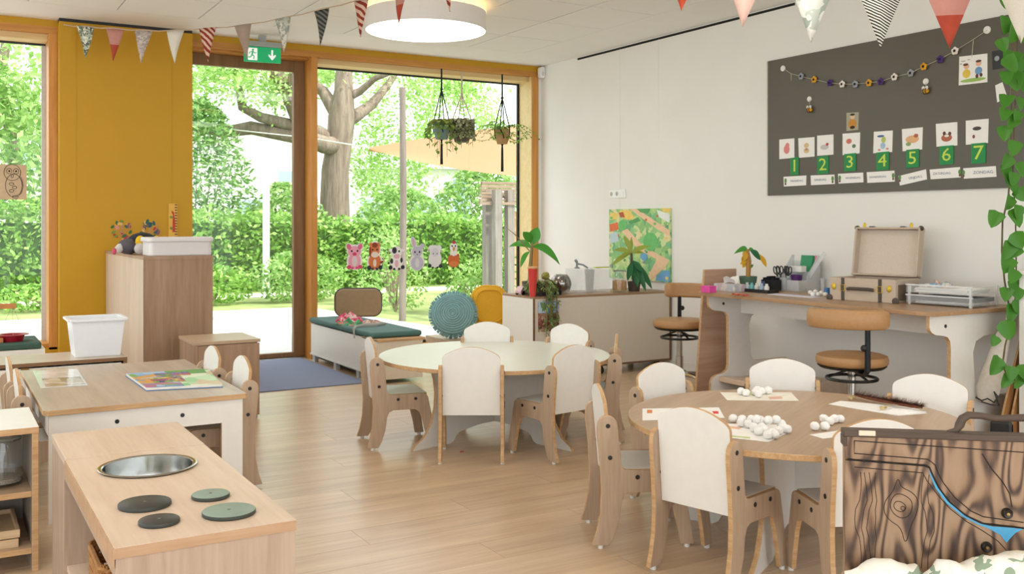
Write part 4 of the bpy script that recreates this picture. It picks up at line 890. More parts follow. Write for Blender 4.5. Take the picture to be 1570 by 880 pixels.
# banana plant in a grey pot
p = ond(812, 452, 7.72); dB = 7.72; kx = dB / F
t = thing('banana_plant', 'young banana plant with broad drooping green leaves on the divider cabinet', 'plant', (p.x, p.y, CZ)); B0 = Vector(t.location)
pot(t, .05, .062, .10, plain('grey_pot', '#5b554c', .7))
RV = Vector((CA, -SA, 0)); FV = Vector((SA, CA, 0)); UP = Vector((0, 0, 1))
def loc(px, py, df=0): v = ond(px, py, dB + df); return v - B0
m = MB(); m.tube([(0, 0, .09), loc(813, 410), loc(815, 385), loc(816, 372)], [.018, .016, .013, .008], 8); m.build('stem', plain('banana_stem', '#8d7a4c', .6, var=.2), t, smooth=True)
for (x0, y0, x1, y1, W_, dr) in ((814, 380, 800, 366, .085, .9), (817, 378, 842, 374, .095, .9), (815, 376, 822, 350, .10, .25), (812, 386, 800, 392, .05, 1.0), (815, 372, 806, 352, .075, .4)):
    a_, b_ = loc(x0, y0), loc(x1, y1, random.uniform(-.06, .06)); dv = (b_ - a_); L_ = dv.length * (2.1 if dr > .8 else 1.1)
    lf(t, 'leaf', glossy_leaf, a_, dv, L_, W_, droop=dr * 1.7, seg=8, up=(UP * .5 - FV * .9), fold=.12)
m = MB(); m.tube([loc(812, 385), loc(790, 360), loc(775, 348)], [.005, .004, .002], 5); m.build('leaf_stalk', stem_m, t)
# red tumbler in front
p = onz(815, 456, CZ); d_ = p.x * SA + p.y * CA; p = ond(815, 454, 7.45)
t = thing('red_tumbler', 'tall slim red tumbler on the corner of the divider cabinet', 'tumbler', (p.x, 6.325, CZ))
m = MB(); m.lathe([(0, 0), (.022, 0), (.024, .01), (.037, .218), (.039, .225), (.035, .225), (.033, .20), (0, .20)], n=24); m.build('cup', plain('red_glazed', '#d2423c', .35, var=.04), t, smooth=40)
m = MB(); m.lathe([(.0375, .214), (.0405, .216), (.0405, .228), (.036, .230), (.033, .226)], n=24, close=False); m.build('rim', wood('rim_wood', '#c99a66', '#dcb384'), t, smooth=40)
# pink toy car
t = thing('toy_car', 'small pink toy car on the left end of the divider cabinet', 'toy car', (3.975, 6.56, CZ), R(20))
m = MB(); m.prism([(-.07, .012), (.07, .012), (.072, .035), (.03, .042), (.012, .066), (-.04, .066), (-.062, .042), (-.072, .036)], -.03, .03, 'y'); m.build('body', plain('pink_paint', '#e3c3cf', .3), t, bevel=.006)
m = MB(); m.prism([(.022, .044), (.008, .061), (-.036, .061), (-.05, .044)], -.0315, .0315, 'y'); m.build('windows', plain('car_window', '#40383c', .2), t)
for x in (-.042, .044):
    for s in (-1, 1):
        m = MB(); m.lathe([(0, -.006), (.016, -.006), (.016, .006), (0, .006)], n=14, M=Matrix.Translation((x, s * .03, .016)) @ Matrix.Rotation(R(90), 4, 'X')); m.build('wheel', black, t)
# trailing string plant in dark pot
p = Vector((4.035, 6.40, CZ)); t = thing('trailing_plant', 'succulent with strings trailing down the front of the divider cabinet', 'plant', p)
pot(t, .058, .072, .11, plain('dark_pot', '#3d332c', .7))
tm = leafmat('trailing_leaf', '#5f7a45', '#86a05c', '#a9b878', transl=.15)
rg = random.Random(21)
for k in range(20):
    an = rg.uniform(0, 6.28) if k > 8 else R(rg.uniform(-150, -60)); down = rg.uniform(.16, .34) if k <= 8 else rg.uniform(.02, .09)
    front = k <= 8; r_ = .085
    ex = (-.115 if not front else None)
    q0 = Vector((.05 * math.cos(an), .05 * math.sin(an), .11)); q1 = Vector((r_ * math.cos(an), -abs(r_ * math.sin(an)) if front else r_ * math.sin(an), .12))
    if front: q2 = Vector((rg.uniform(-.08, .06), -.135, .04)); q3 = Vector((q2.x + rg.uniform(-.01, .01), -.137, -down))
    else: q2 = Vector((q1.x * 1.25, max(q1.y * 1.2, -.09), .08)); q3 = Vector((q1.x * 1.3, max(q1.y * 1.25, -.09), .12 - down))
    pts = [q0, q1, q2, q2.lerp(q3, .5), q3]
    m = MB(); m.tube(pts, .003, 5); m.build('string', stem_m, t)
    m = MB()
    for s in range(20):
        u = s / 20 * 4; i = min(3, int(u)); q = pts[i].lerp(pts[i + 1], u - i); m.leaf(q, (rg.uniform(-1, 1), rg.uniform(-1, .2), rg.uniform(-.8, .2)), .045, .02, .2, 3)
    stuff(m.build('string_leaves', tm, t, recalc=False))
m = MB(); m.ball((.03, -.02, .15), (.03, .03, .03), 10, 7, noise=.2); m.build('flower_head', plain('olive_bloom', '#8f8a3c', .8, var=.3), t)
# brown moss lump / small black dish beside it
m = MB(); m.lathe([(0, 0), (.05, 0), (.055, .035), (.05, .035), (.045, .01), (0, .01)], c=(4.18, 6.42, CZ), n=20); tag(m.build('black_bowl', black, smooth=40), 'small black bowl between the trailing plant and the glass ball', 'bowl')
# round glass vase with a copper and a dark ball inside
t = thing('round_vase', 'round glass vase with a copper and a dark ball inside on the divider cabinet', 'vase', (4.30, 6.52, CZ))
m = MB(); m.lathe([(0, 0), (.05, 0), (.075, .03), (.085, .075), (.075, .12), (.05, .15), (.045, .15), (.07, .115), (.08, .075), (.07, .032), (0, .006)], n=28, close=False); m.build('vase_body', glass('smoky_glass', (.75, .74, .72, 1), .22), t, smooth=60)
m = MB(); m.ball((-.03, 0, .07), (.035, .05, .055), 12, 8); m.build('copper_ball', plain('copper_brown', '#a5674a', .4, metal=.3), t, smooth=True)
m = MB(); m.ball((.028, .0, .08), (.035, .05, .06), 12, 8); m.build('dark_ball', plain('slate_dark', '#4d5357', .4), t, smooth=True)
# clear storage boxes
clr = milky('clear_plastic', '#f3f6f7', .15)
for x, y, w_, h_, lb in ((4.47, 6.50, .19, .185, 'left of two clear plastic tubs on the divider cabinet'), (4.66, 6.52, .17, .185, 'right of two clear plastic tubs on the divider cabinet, beside the sand jar')):
    t = thing('clear_tub', lb, 'tub', (x, y, CZ))
    m = MB(); m.openbox((0, 0, 0), (w_ - .03, .15, h_), .004, taper=.008); m.build('tub_body', clr, t)
    m = MB(); m.b2((-w_ / 2 + .004, -.085, h_), (w_ / 2 - .004, .085, h_ + .01)); m.build('lid', clr, t, bevel=.003)
m = MB(); q = Vector((4.47, 6.50, CZ + .195)); m.lathe([(0, 0), (.022, 0), (.022, .008), (.010, .014), (.008, .05), (0, .05)], c=q + Vector((-.03, 0, 0)), n=14); m.tube([q + Vector((-.03, 0, .05)), q + Vector((-.045, 0, .07))], .012, 8); m.tube([q + Vector((-.03, 0, .04)), q + Vector((.03, 0, .028)), q + Vector((.075, 0, .002))], .007, 6)
tag(m.build('grey_hand_tool', plain('tool_grey', '#8b9094', .5)), 'grey plastic hand tool lying on the left clear tub', 'tool')
m = MB(); m.b2((4.60, 6.47, CZ + .195), (4.74, 6.50, CZ + .205)); tag(m.build('green_ruler', plain('lime_plastic', '#b9c95a', .4), bevel=.002), 'short lime green strip lying on the right clear tub', 'ruler')
t = jar(4.82, 6.44, CZ, .062, .185, 'square-shouldered glass jar half full of sand on the divider cabinet', .095, ('jar_sand', '#c2935c'))
# euphorbia / second plant
dP = 8.05; p = ond(972, 447, dP); t = thing('palm_plant', 'spindly plant with olive upper leaves and dark lower leaves on the divider', 'plant', (p.x, p.y, CZ)); B0 = Vector(t.location)
pot(t, .045, .055, .08, plain('brown_pot', '#4b4038', .7))
dB = dP
m = MB(); m.tube([(0, 0, .07), loc(969, 415), loc(968, 388)], [.013, .012, .010], 8); m.build('stem', wood('dark_stem', '#4a3b30', '#64503f'), t, smooth=True)
for x1, y1, W_ in ((944, 381, .034), (959, 364, .036), (993, 376, .034), (940, 402, .034), (985, 390, .026), (949, 396, .026), (968, 366, .022)):
    a_, b_ = loc(968, 388), loc(x1, y1, random.uniform(-.08, .08)); dv = b_ - a_; lf(t, 'leaf', pale_leaf, a_, dv + UP * .05, dv.length * 1.15, W_ * 1.3, droop=.7, seg=6, up=(UP * .5 - FV), fold=.1)
for x1, y1, W_ in ((1002, 440, .06), (992, 445, .055), (978, 440, .06), (985, 418, .05), (962, 430, .05)):
    a_, b_ = loc(970, 400), loc(x1, y1, random.uniform(-.10, -.02)); dv = b_ - a_; lf(t, 'leaf', dark_leaf, a_, dv + UP * .04, dv.length * 1.02, W_, droop=.5, seg=6, up=(UP * .6 - FV), fold=.12)

# ================================================================== WALL FITTINGS
sk0, sk1 = onX(935, 304, XW), onX(960, 290, XW)
t = thing('wall_socket', 'white triple wall socket above the village map', 'socket', (XW - .006, (sk0.y + sk1.y) / 2, sk0.z))
m = MB(); m.b2((XW - .012, sk1.y, sk0.z), (XW - .0005, sk0.y, sk1.z)); m.build('plate', plain('socket_white', '#f2f1ee', .3), t, wld=True, bevel=.003)
zc_, yl = (sk0.z + sk1.z) / 2, sk0.y - sk1.y
for i in range(3):
    y_ = sk0.y - yl * (i + .5) / 3
    if i < 2: m = MB(); m.lathe([(0, 0), (.019, 0), (.019, .0015), (.015, .0015), (.014, .0005), (0, .0005)], n=18, M=Matrix.Translation((XW - .012, y_, zc_)) @ Matrix.Rotation(R(-90), 4, 'Y')); m.build('outlet', plain('outlet_grey', '#b5b3ae', .5), t, wld=True)
    else: m = MB(); m.b2((XW - .016, y_ - .02, zc_ - .025), (XW - .012, y_ + .02, zc_ + .025)); m.build('rocker', plain('socket_white', '#f2f1ee', .3), t, wld=True, bevel=.002)
p = onY(838, 112, YF - .05)
t = thing('motion_sensor', 'small white motion sensor high in the room corner', 'sensor', (XW - .03, YF - .05, p.z - .05))
m = MB(); m.prism(rrect(.055, .11, .02, 4, 0, .05), -.03, .03, 'y'); m.build('sensor_body', plain('socket_white', '#f2f1ee', .3), t, bevel=.006)
m = MB(); m.ball((0, -.03, .035), (.018, .008, .022), 10, 8); m.build('lens', milky('sensor_lens', '#e5e8ea', .8), t, smooth=True)
for px, y0, y1, lb in ((951, 132, 322, 'thin pale picture wire on the right wall above the village map'), (1010.5, 128, 215, 'thin pale picture wire on the right wall left of the dark board')):
    a_ = onX(px, y0, XW); b_ = onX(px, y1, XW); m = MB(); m.tube([(XW - .004, a_.y, b_.z), (XW - .004, a_.y, ZC - .02)], .001, 5); tag(m.build('picture_wire', plain('wire_pale', '#ebe9e4', .5)), lb, 'wire')
for px, lb in ((117, 'thin picture wire down the left side of the yellow wall'), (263.5, 'thin picture wire on the yellow wall above the height ruler')):
    a_ = onY(px, 340, YW); m = MB(); m.tube([(a_.x, YW - .003, 1.36), (a_.x, YW - .003, ZC - .03)], .0009, 5); tag(m.build('picture_wire', plain('wire_ochre', '#c2920c', .5)), lb, 'wire')
# ---- exit sign
a_, b_ = onY(375, 70, 8.12), onY(429, 98, 8.12); c_ = (a_ + b_) / 2
ex = thing('exit_sign', 'green emergency exit sign with running figure and arrow above the door', 'sign', (c_.x, 8.12, b_.z), R(-6)); sw_, sh_ = (b_.x - a_.x) * 1.02, a_.z - b_.z
m = MB(); m.b2((-sw_ / 2, -.012, 0), (sw_ / 2, .012, sh_)); m.build('sign_plate', emit('exit_green', '#0fae6d', .25), ex, bevel=.002)
m = MB(); m.b2((-sw_ / 2 + .02, -.025, sh_), (sw_ / 2 + .005, .025, sh_ + .045)); m.build('sign_housing', plain('sign_grey', '#9fa6a2', .5), ex, bevel=.003)
m = MB(); m.b2((-sw_ * .1, -.012, sh_ + .045), (sw_ * .1, .012, ZC - b_.z)); m.build('bracket', plain('sign_grey', '#9fa6a2', .5), ex)
sw2 = emit('exit_white', '#ffffff', .35); yy = -.0135
def flat(name, pl, par, mat, y0=yy, y1=-.0119): m_ = MB(); m_.prism(pl, y0, y1, 'y'); return m_.build(name, mat, par)
ox, oz, u_ = -sw_ * .27, sh_ * .5, sh_ * .40
dw = flat('door_pictogram', [(ox - .75 * u_, oz - u_), (ox + .75 * u_, oz - u_), (ox + .75 * u_, oz + u_), (ox - .75 * u_, oz + u_)], ex, sw2)
gr = emit('exit_green', '#0fae6d', .25); m = MB()
m.prism(circ(.17 * u_, 10, ox + .05 * u_, oz + .72 * u_), -.0145, -.0134, 'y')
def limb(pts, wd):
    for (x0, z0), (x1, z1) in zip(pts, pts[1:]):
        d_ = Vector((x1 - x0, z1 - z0)); n__ = Vector((-d_.y, d_.x)).normalized() * wd / 2
        m.prism([(ox + x0 * u_ + n__.x, oz + z0 * u_ + n__.y), (ox + x1 * u_ + n__.x, oz + z1 * u_ + n__.y), (ox + x1 * u_ - n__.x, oz + z1 * u_ - n__.y), (ox + x0 * u_ - n__.x, oz + z0 * u_ - n__.y)], -.0145, -.0134, 'y')
limb([(.05, .55), (-.1, -.1)], .24 * u_); limb([(-.05, .45), (-.45, .30), (-.55, .0)], .13 * u_); limb([(.05, .45), (.35, .15), (.6, .3)], .13 * u_); limb([(-.1, -.1), (.25, -.35), (.15, -.85)], .16 * u_); limb([(-.12, -.1), (-.3, -.5), (-.72, -.55)], .16 * u_)
m.build('running_figure', gr, ex)
ax = sw_ * .26
flat('arrow', [(ax - .14 * u_, oz + .85 * u_), (ax + .14 * u_, oz + .85 * u_), (ax + .14 * u_, oz - .2 * u_), (ax + .55 * u_, oz + .15 * u_), (ax + .6 * u_, oz - .15 * u_), (ax, oz - .85 * u_), (ax - .6 * u_, oz - .15 * u_), (ax - .55 * u_, oz + .15 * u_), (ax - .14 * u_, oz - .2 * u_)], ex, sw2)
# ---- drum lamps
lampw = emit('lamp_diffuser', '#fffaf3', LAMP_L); shade_m = plain('lamp_shade_white', '#e9e6e2', .6, var=.01); glow = emit('lamp_uplight', '#ffdca0', 1.6)
def drum(x, y, label, group=None):
    t = thing('drum_lamp', label, 'lamp', (x, y, 2.582), group=group); r_ = .435
    m_ = MB(); m_.lathe([(r_ - .006, 0), (r_, 0), (r_, .135), (r_ - .006, .135)], n=64, close=False); m_.add([], []); o = m_.build('lamp_shade', shade_m, t, smooth=40)
    m_ = MB(); m_.lathe([(0, .006), (r_ - .006, .006), (r_ - .006, .010), (0, .010)], n=64); m_.build('diffuser', lampw, t)
    m_ = MB(); m_.lathe([(0, .118), (r_ - .006, .118), (r_ - .006, .124), (0, .124)], n=64); m_.build('top_plate', shade_m, t)
    m_ = MB(); m_.lathe([(r_ - .03, .1241), (r_ - .007, .1241), (r_ - .007, .134), (r_ - .03, .134)], n=64); m_.lathe([(r_ - .004, .135), (r_ + .001, .135), (r_ + .001, .141), (r_ - .004, .141)], n=64); m_.build('uplight_ring', glow, t)
    m_ = MB(); m_.lathe([(0, .124), (.10, .124), (.10, .188), (0, .188)], n=24); m_.build('ceiling_mount', shade_m, t)
    return t
lpnt = ond(653, 55, 7.05)
drum(lpnt.x, lpnt.y, 'large white drum ceiling lamp glowing in front of the window bays')
for x, y in ((lpnt.x, lpnt.y - 3.4), (lpnt.x, lpnt.y - 6.8), (lpnt.x - 3.3, lpnt.y), (lpnt.x - 3.3, lpnt.y - 3.4), (lpnt.x - 3.3, lpnt.y - 6.8)):  # unseen copies of the drum lamp, added to brighten the room
    drum(x, y, 'unseen white drum ceiling lamp added to light the room', 'unseen drum lamps added for light')

# ================================================================== BUNTING
strm = plain('bunting_tape', '#b7a08a', .9)
fm = {'leafgrey': patchy('flag_leafgrey', ['#6f7d6a', '#a7b09a', '#55604f', '#d9d8c8'], 40), 'redpink': plain('flag_red', '#a8432f', .9, var=.1), 'greyprint': patchy('flag_greyprint', ['#b6a8a0', '#c9bdb4', '#a0928c'], 45), 'linen': plain('flag_linen', '#d6d0c2', .95, var=.06, bump=.1, scale=300),
      'taupe': plain('flag_taupe', '#a08c7c', .95, var=.05), 'sage': patchy('flag_sage', ['#b5b3a6', '#8f9488', '#cfccbe'], 30), 'rose': plain('flag_rose', '#c9a79a', .95, var=.04), 'palesage': patchy('flag_palesage', ['#cfd3c8', '#9ba69a', '#dfe0d8', '#b7bfb3'], 22)}
def striped(name, c1, c2, sc=60, rot=.5, dist=3.0):
    if name in MATS: return MATS[name]
    m_, t_, b_ = nt(name); b_.inputs['Roughness'].default_value = .9; tc = N(t_, 'ShaderNodeTexCoord'); mpg = N(t_, 'ShaderNodeMapping'); mpg.inputs['Rotation'].default_value = (rot, rot, rot)
    wv = N(t_, 'ShaderNodeTexWave', Scale=sc, Distortion=dist); t_.links.new(tc.outputs['Object'], mpg.inputs[0]); t_.links.new(mpg.outputs[0], wv.inputs['Vector'])
    r_ = ramp(t_, wv.outputs['Fac'], [(.45, lin(c1)), (.55, lin(c2))]); t_.links.new(r_.outputs[0], b_.inputs['Base Color']); MATS[name] = m_; return m_
fm['redbrown'] = striped('flag_redbrown', '#8a2c1a', '#d4b3a0', 9, .6, 4); fm['darkstripe'] = striped('flag_darkstripe', '#2f302c', '#6d6a62', 14, .6, 2); fm['zebra'] = striped('flag_zebra', '#2c2f2c', '#e2e0d8', 34, .7, 1.2); fm['rust'] = plain('flag_rust', '#a8401f', .9, var=.08)
def bunting(label, tops, cols, ends, FW=.17, FH=.25):
    P = [ond(*q) for q in tops]
    t = thing('bunting', label, 'bunting', tuple(P[0]))
    path = [ond(*q) for q in ends[0]] + P + [ond(*q) for q in ends[1]]
    fine = []
    for a, b in zip(path, path[1:]): fine += [a, a.lerp(b, .5) - Vector((0, 0, .008))]
    fine.append(path[-1])
    m_ = MB(); m_.tube(fine, .0045, 5); m_.build('tape', strm, t, wld=True)
    for i, p in enumerate(P):
        a = P[max(0, i - 1)]; b = P[min(len(P) - 1, i + 1)]; dv = (b - a).normalized(); s = dv * FW / 2
        tw = Vector((-dv.y, dv.x, 0)).normalized(); tip = p + Vector((0, 0, -FH)) + tw * random.uniform(-.02, .02)
        q = [p - s, p + s]; vs = []
        for k in range(7):
            u = k / 6; l = q[0].lerp(tip, u); r = q[1].lerp(tip, u); bow = tw * .012 * math.sin(math.pi * u + i)
            vs += [l + bow, (l + r) / 2 + bow * 1.6, r + bow]
        fs = [x for k in range(6) for x in ((k * 3, k * 3 + 1, k * 3 + 4, k * 3 + 3), (k * 3 + 1, k * 3 + 2, k * 3 + 5, k * 3 + 4))]
        m_ = MB(); m_.add(vs, fs)
        if cols[i] == 'redpink': m_.m = [1] * 6 + [0] * 6
        o = m_.build('flag', [fm[cols[i]], plain('flag_pink_top', '#bd8478', .9, var=.05)] if cols[i] == 'redpink' else fm[cols[i]], t, wld=True, smooth=70, recalc=False); sm = o.modifiers.new('cloth', 'SOLIDIFY'); sm.thickness = .002
    return t
bunting('bunting of small fabric triangles strung from the yellow wall past the exit sign', [(131, 40, 7.42), (175, 43, 7.38), (219, 46, 7.34), (269, 46, 7.28), (320, 43, 7.2), (374, 38, 7.1), (434, 27, 6.95), (492, 14, 6.75), (552, -1, 6.5), (617, -22, 6.2), (690, -46, 5.85)],
        ['leafgrey', 'redpink', 'greyprint', 'linen', 'redbrown', 'taupe', 'sage', 'darkstripe', 'redbrown', 'redpink', 'redbrown'], [[(98, 38, 7.46)], [(735, -58, 5.6)]], .15, .25)
bunting('bunting of fabric triangles hanging in front of the white right wall', [(1045, -74, 4.3), (1140, -50, 4.2), (1244, -31, 4.1), (1350, -26, 4.0), (1456, -26, 3.9), (1566, -38, 3.8)],
        ['rust', 'rose', 'palesage', 'zebra', 'redpink', 'linen'], [[(850, -172, 4.5), (950, -115, 4.4)], [(1680, -70, 3.7)]], .205, .262)
# ================================================================== HANGING PLANTERS
def hanging(px, ytop, yknot, yrim, ybot, ytail, d, cordc, label, potm, rpot, leaves, tail=True):
    top, kn, rim, bot, tl = [ond(px, y, d).z for y in (ytop, yknot, yrim, ybot, ytail)]
    c = ond(px, 300, d); top = ZC - .126
    t = thing('hanging_planter', label, 'plant', (c.x, c.y, bot)); cm = plain('cord_' + cordc, cordc, .9, bump=.3, scale=200)
    L = lambda z: z - bot
    m_ = MB(); m_.tube([(0, 0, L(top)), (0, 0, L(kn))], .008, 6); m_.ball((0, 0, L(kn)), .014, 8, 6); m_.build('cord', cm, t)
    for k in range(4):
        a = R(45 + 90 * k); m_ = MB(); m_.tube([(0, 0, L(kn)), (rpot * .5 * math.cos(a), rpot * .5 * math.sin(a), L(kn) * .55 + L(rim) * .45), (rpot * 1.06 * math.cos(a), rpot * 1.06 * math.sin(a), L(rim)), (rpot * 1.0 * math.cos(a + .5), rpot * 1.0 * math.sin(a + .5), L(rim) * .45), (0, 0, -.006)], .0055, 5); m_.build('cord_arm', cm, t)
    if tail:
        m_ = MB(); m_.tube([(0, 0, 0), (0, 0, -.02), (0, 0, -.05), (0, 0, L(tl))], [.012, .008, .011, .014], 8); m_.build('tassel', cm, t)
    h = L(rim)
    m_ = MB(); m_.lathe([(0, .0), (rpot * .72, 0), (rpot * .95, h * .4), (rpot, h), (rpot * .9, h), (rpot * .85, h * .8), (0, h * .8)], n=8 if 'tan' in label else 20); m_.build('pot', potm, t, smooth=30)
    leaves(t, rpot, h); return t
rgp = random.Random(4)
pothos = leafmat('pothos_leaf', '#567f36', '#86a94a', '#b3bf62', transl=.3)
def lv_trail(n, dmax, spread, mt=pothos, size=.04, ball=0):
    def f(t, r, h):
        for k in range(n):
            a = rgp.uniform(0, 6.28); dn = rgp.uniform(.06, dmax); x, y = math.cos(a), math.sin(a)
            pts = [Vector((x * r * .5, y * r * .5, h)), Vector((x * r * 1.15, y * r * 1.15, h + .03)), Vector((x * (r + spread), y * (r + spread), h - .05)), Vector((x * (r + spread) * 1.05, y * (r + spread) * 1.05, h - dn))]
            m_ = MB(); m_.tube(pts, .002, 4); m_.build('vine', stem_m, t)
            m_ = MB()
            for s in range(12):
                u = s / 12 * 2.99; i = int(u); q = pts[i].lerp(pts[i + 1], u - i); m_.leaf(q, (rgp.uniform(-1, 1), rgp.uniform(-1, 1), -.5), size, size * .8, .3, 3)
            stuff(m_.build('leaf_cluster', mt, t, recalc=False))
        m_ = MB()
        for k in range(26 + ball): a = rgp.uniform(0, 6.28); m_.leaf((r * .7 * math.cos(a) * rgp.random(), r * .7 * math.sin(a) * rgp.random(), h), (math.cos(a), math.sin(a), rgp.uniform(.1, 1)), size * 1.4, size * 1.0, .6, 3)
        for k in range(ball): a, e = rgp.uniform(0, 6.28), rgp.uniform(-.5, .9); m_.leaf((r * math.cos(a), r * math.sin(a), h * (.5 + e * .5)), (math.cos(a), math.sin(a), .1), size, size * .7, 1.0, 3)
        stuff(m_.build('crown_leaves', mt, t, recalc=False))
    return f
def lv_fern(t, r, h):
    fern = leafmat('fern_leaf', '#5f8f3c', '#8bb84f', '#a9cf63', transl=.35)
    for k in range(18):
        a = R(-140 + 21 * k); L_ = rgp.uniform(.2, .45); pts = []; x, y = math.cos(a), math.sin(a) * .45
        up = rgp.uniform(-.30, .35)
        for i in range(7): u = i / 6; pts.append(Vector((x * L_ * u, y * L_ * u, h + up * u * (1.5 - 1.6 * u) - .05 * u)))
        m_ = MB(); m_.tube(pts, .0018, 4)
        for i in range(1, 7):
            for s in (-1, 1): m_.leaf(pts[i], (x * .6 - s * y, y * .6 + s * x, -.15), .065 * (1.2 - i / 9), .018, .3, 3); m_.leaf(pts[i - 1].lerp(pts[i], .5), (x * .6 - s * y, y * .6 + s * x, -.15), .045 * (1.2 - i / 9), .016, .3, 3)
        m_.build('frond', fern, t, recalc=False)
hanging(677, 103, 137, 188, 214, 252, 9.15, '#22282a', 'left hanging planter in black macrame cord with trailing pothos', plain('blue_grey_pot', '#6d8583', .5), .075, lv_trail(16, .34, .06, size=.05))
hanging(708, 118, 145, 187, 218, 250, 9.3, '#c9b9a4', 'middle hanging planter in pale cord with round variegated foliage', plain('basket_dark', '#5c5346', .8), .095, lv_trail(14, .28, .03, leafmat('variegated_leaf', '#7b8a5c', '#a9b386', '#d9d9bb', transl=.2), .042, 220), tail=False)
hanging(770, 118, 150, 198, 221, 263, 9.5, '#252321', 'right hanging planter in black macrame cord with tan pot and fern', plain('tan_pot', '#b08a58', .7), .072, lv_fern)

# ================================================================== ANIMAL STICKERS ON THE WINDOW
YS = YG - .005
def sticker(px, py, label, pieces, sc=1.0):
    c = onY(px, py, YS); k = (c.x * SA + c.y * CA) / F * 1.02 * sc
    t = thing('animal_sticker', label, 'sticker', (c.x, YS - .001, c.z - 22 * k), group=None)
    ONE = {'ears': 'ear', 'feet': 'foot', 'hooves': 'hoof', 'eyes': 'eye', 'patch': 'patch', 'comb': 'red_patch', 'mane': 'mane', 'muzzle': 'pale_patch'}
    flatp = [(ONE.get(nm, nm), colr, g, i) for i, (nm, colr, shapes) in enumerate(pieces) for g in ([[q] for q in shapes] if nm in ONE else [shapes])]
    for nm, colr, shapes, i in flatp:
        m_ = MB(); o0 = .0008 * (i + 1)
        for si, s in enumerate(shapes):
            o0 += .00012; x, y, rx, ry = s[:4]; rot = R(s[4]) if len(s) > 4 else 0
            pl = []
            for q in range(16):
                a = 2 * math.pi * q / 16; u, v = rx * math.cos(a), ry * math.sin(a); pl.append((c.x + (x + u * math.cos(rot) - v * math.sin(rot)) * k, c.z + (y + u * math.sin(rot) + v * math.cos(rot)) * k))
            m_.prism(pl, YS - .0008 - o0, YS - .0004, 'y')
        m_.build(nm, plain('sticker_' + colr, colr, .6, var=.02), t, wld=True)
    return t
W_ = '#f1eef0'
sticker(543.5, 394, 'pink pig sticker at the left of the window animal row', [('backing', W_, [(0, -6, 12.5, 14), (0, 9, 12, 10), (-9, 15, 5, 6), (9, 15, 5, 6)]), ('body', '#efa9c0', [(0, -6, 10, 12), (0, 8, 10.5, 8.5)]), ('ears', '#dd6f93', [(-9, 15.5, 3.6, 4.6, 25), (9, 15.5, 3.6, 4.6, -25)]), ('belly', '#e6d3da', [(0, -6, 4.5, 8)]), ('feet', '#dc4f7c', [(-9, -15, 3.6, 3), (9, -15, 3.6, 3), (-3.5, -16.5, 2.3, 1.8), (3.5, -16.5, 2.3, 1.8)]), ('snout', '#d9426f', [(0, 4.5, 3.2, 2.6)]), ('eyes', '#33222c', [(-4.6, 9, 1.4, 1.6), (4.6, 9, 1.4, 1.6)])])
sticker(574.5, 394, 'orange horse sticker in the window animal row', [('backing', W_, [(0, -7, 12.5, 13), (0, 11, 9.5, 13)]), ('body', '#d97b45', [(0, -7, 10, 12), (0, 11, 8, 11), (-6, 18, 2.5, 4), (6, 18, 2.5, 4)]), ('mane', '#8f3f26', [(0, 18, 4.5, 4), (-7.5, 8, 1.8, 8), (11, -8, 3, 2, 20)]), ('muzzle', '#eadfd4', [(0, 3.5, 6, 4.5), (0, -9, 2.6, 6)]), ('hooves', '#2e3140', [(-9, -16, 3.4, 3.4), (9, -16, 3.4, 3.4), (-3.5, -18, 2.2, 2), (3.5, -18, 2.2, 2)]), ('eyes', '#4a2a22', [(-3.6, 11, 1.3, 1.5), (3.6, 11, 1.3, 1.5)])])
sticker(608, 395, 'black and white calf sticker in the window animal row', [('body', W_, [(0, -7, 10, 12), (0, 8, 8.5, 9.5), (-9, 11, 3.5, 2.4), (9, 11, 3.5, 2.4)]), ('patch', '#2f3038', [(-3.6, 11, 3.8, 5), (-8, -5, 2.4, 4), (8, -4, 2, 4)]), ('muzzle', '#e6b6c0', [(0, 2, 5, 3.6), (0, -9, 3, 5.5)]), ('hooves', '#22242c', [(-10, -14.5, 3.2, 3.2), (10, -14.5, 3.2, 3.2), (-4, -17, 2, 1.8), (4, -17, 2, 1.8), (-13, -8, 1.6, 1.6)]), ('eye', '#2c2a34', [(4, 9.5, 1.3, 1.6)])])
sticker(639.5, 392, 'grey rabbit sticker with tall pink ear in the window animal row', [('backing', '#e9e7ef', [(0, -10, 12.5, 12.5), (0, 6, 10, 9.5), (-6, 20, 4, 9, 14)]), ('body', '#c6c3d6', [(0, -11, 10.5, 10.5), (0, 6, 8.6, 8.2), (-6, 20, 3.2, 8, 14), (8, 14, 4, 4.5, -30)]), ('inner_ear', '#dfa9c4', [(-6, 20, 1.7, 6, 14)]), ('belly', '#dddbe8', [(0, -11, 3.5, 7)]), ('eyes', '#343444', [(-3.8, 5.5, 1.4, 1.7), (3.8, 5.5, 1.4, 1.7), (0, 1.8, .9, .9)])])
sticker(667, 393, 'white sheep sticker in the window animal row', [('body', '#e9e7ee', [(0, -4, 11, 13), (0, 8, 9, 9), (-6, 12, 5, 5), (6, 12, 5, 5)]), ('face', '#dcd9e4', [(0, 6, 6, 6.5)]), ('ears', '#cdb2b4', [(-10.5, 9, 2.2, 1.6, 20), (10.5, 8, 2.2, 1.6, -20)]), ('hooves', '#262a36', [(-9, -14, 3, 3), (9, -15, 3, 3), (-4, -17, 1.8, 1.6), (4, -17, 1.8, 1.6)]), ('eyes', '#6a6a78', [(-3.2, 4, .9, 1), (3.2, 4, .9, 1)])])
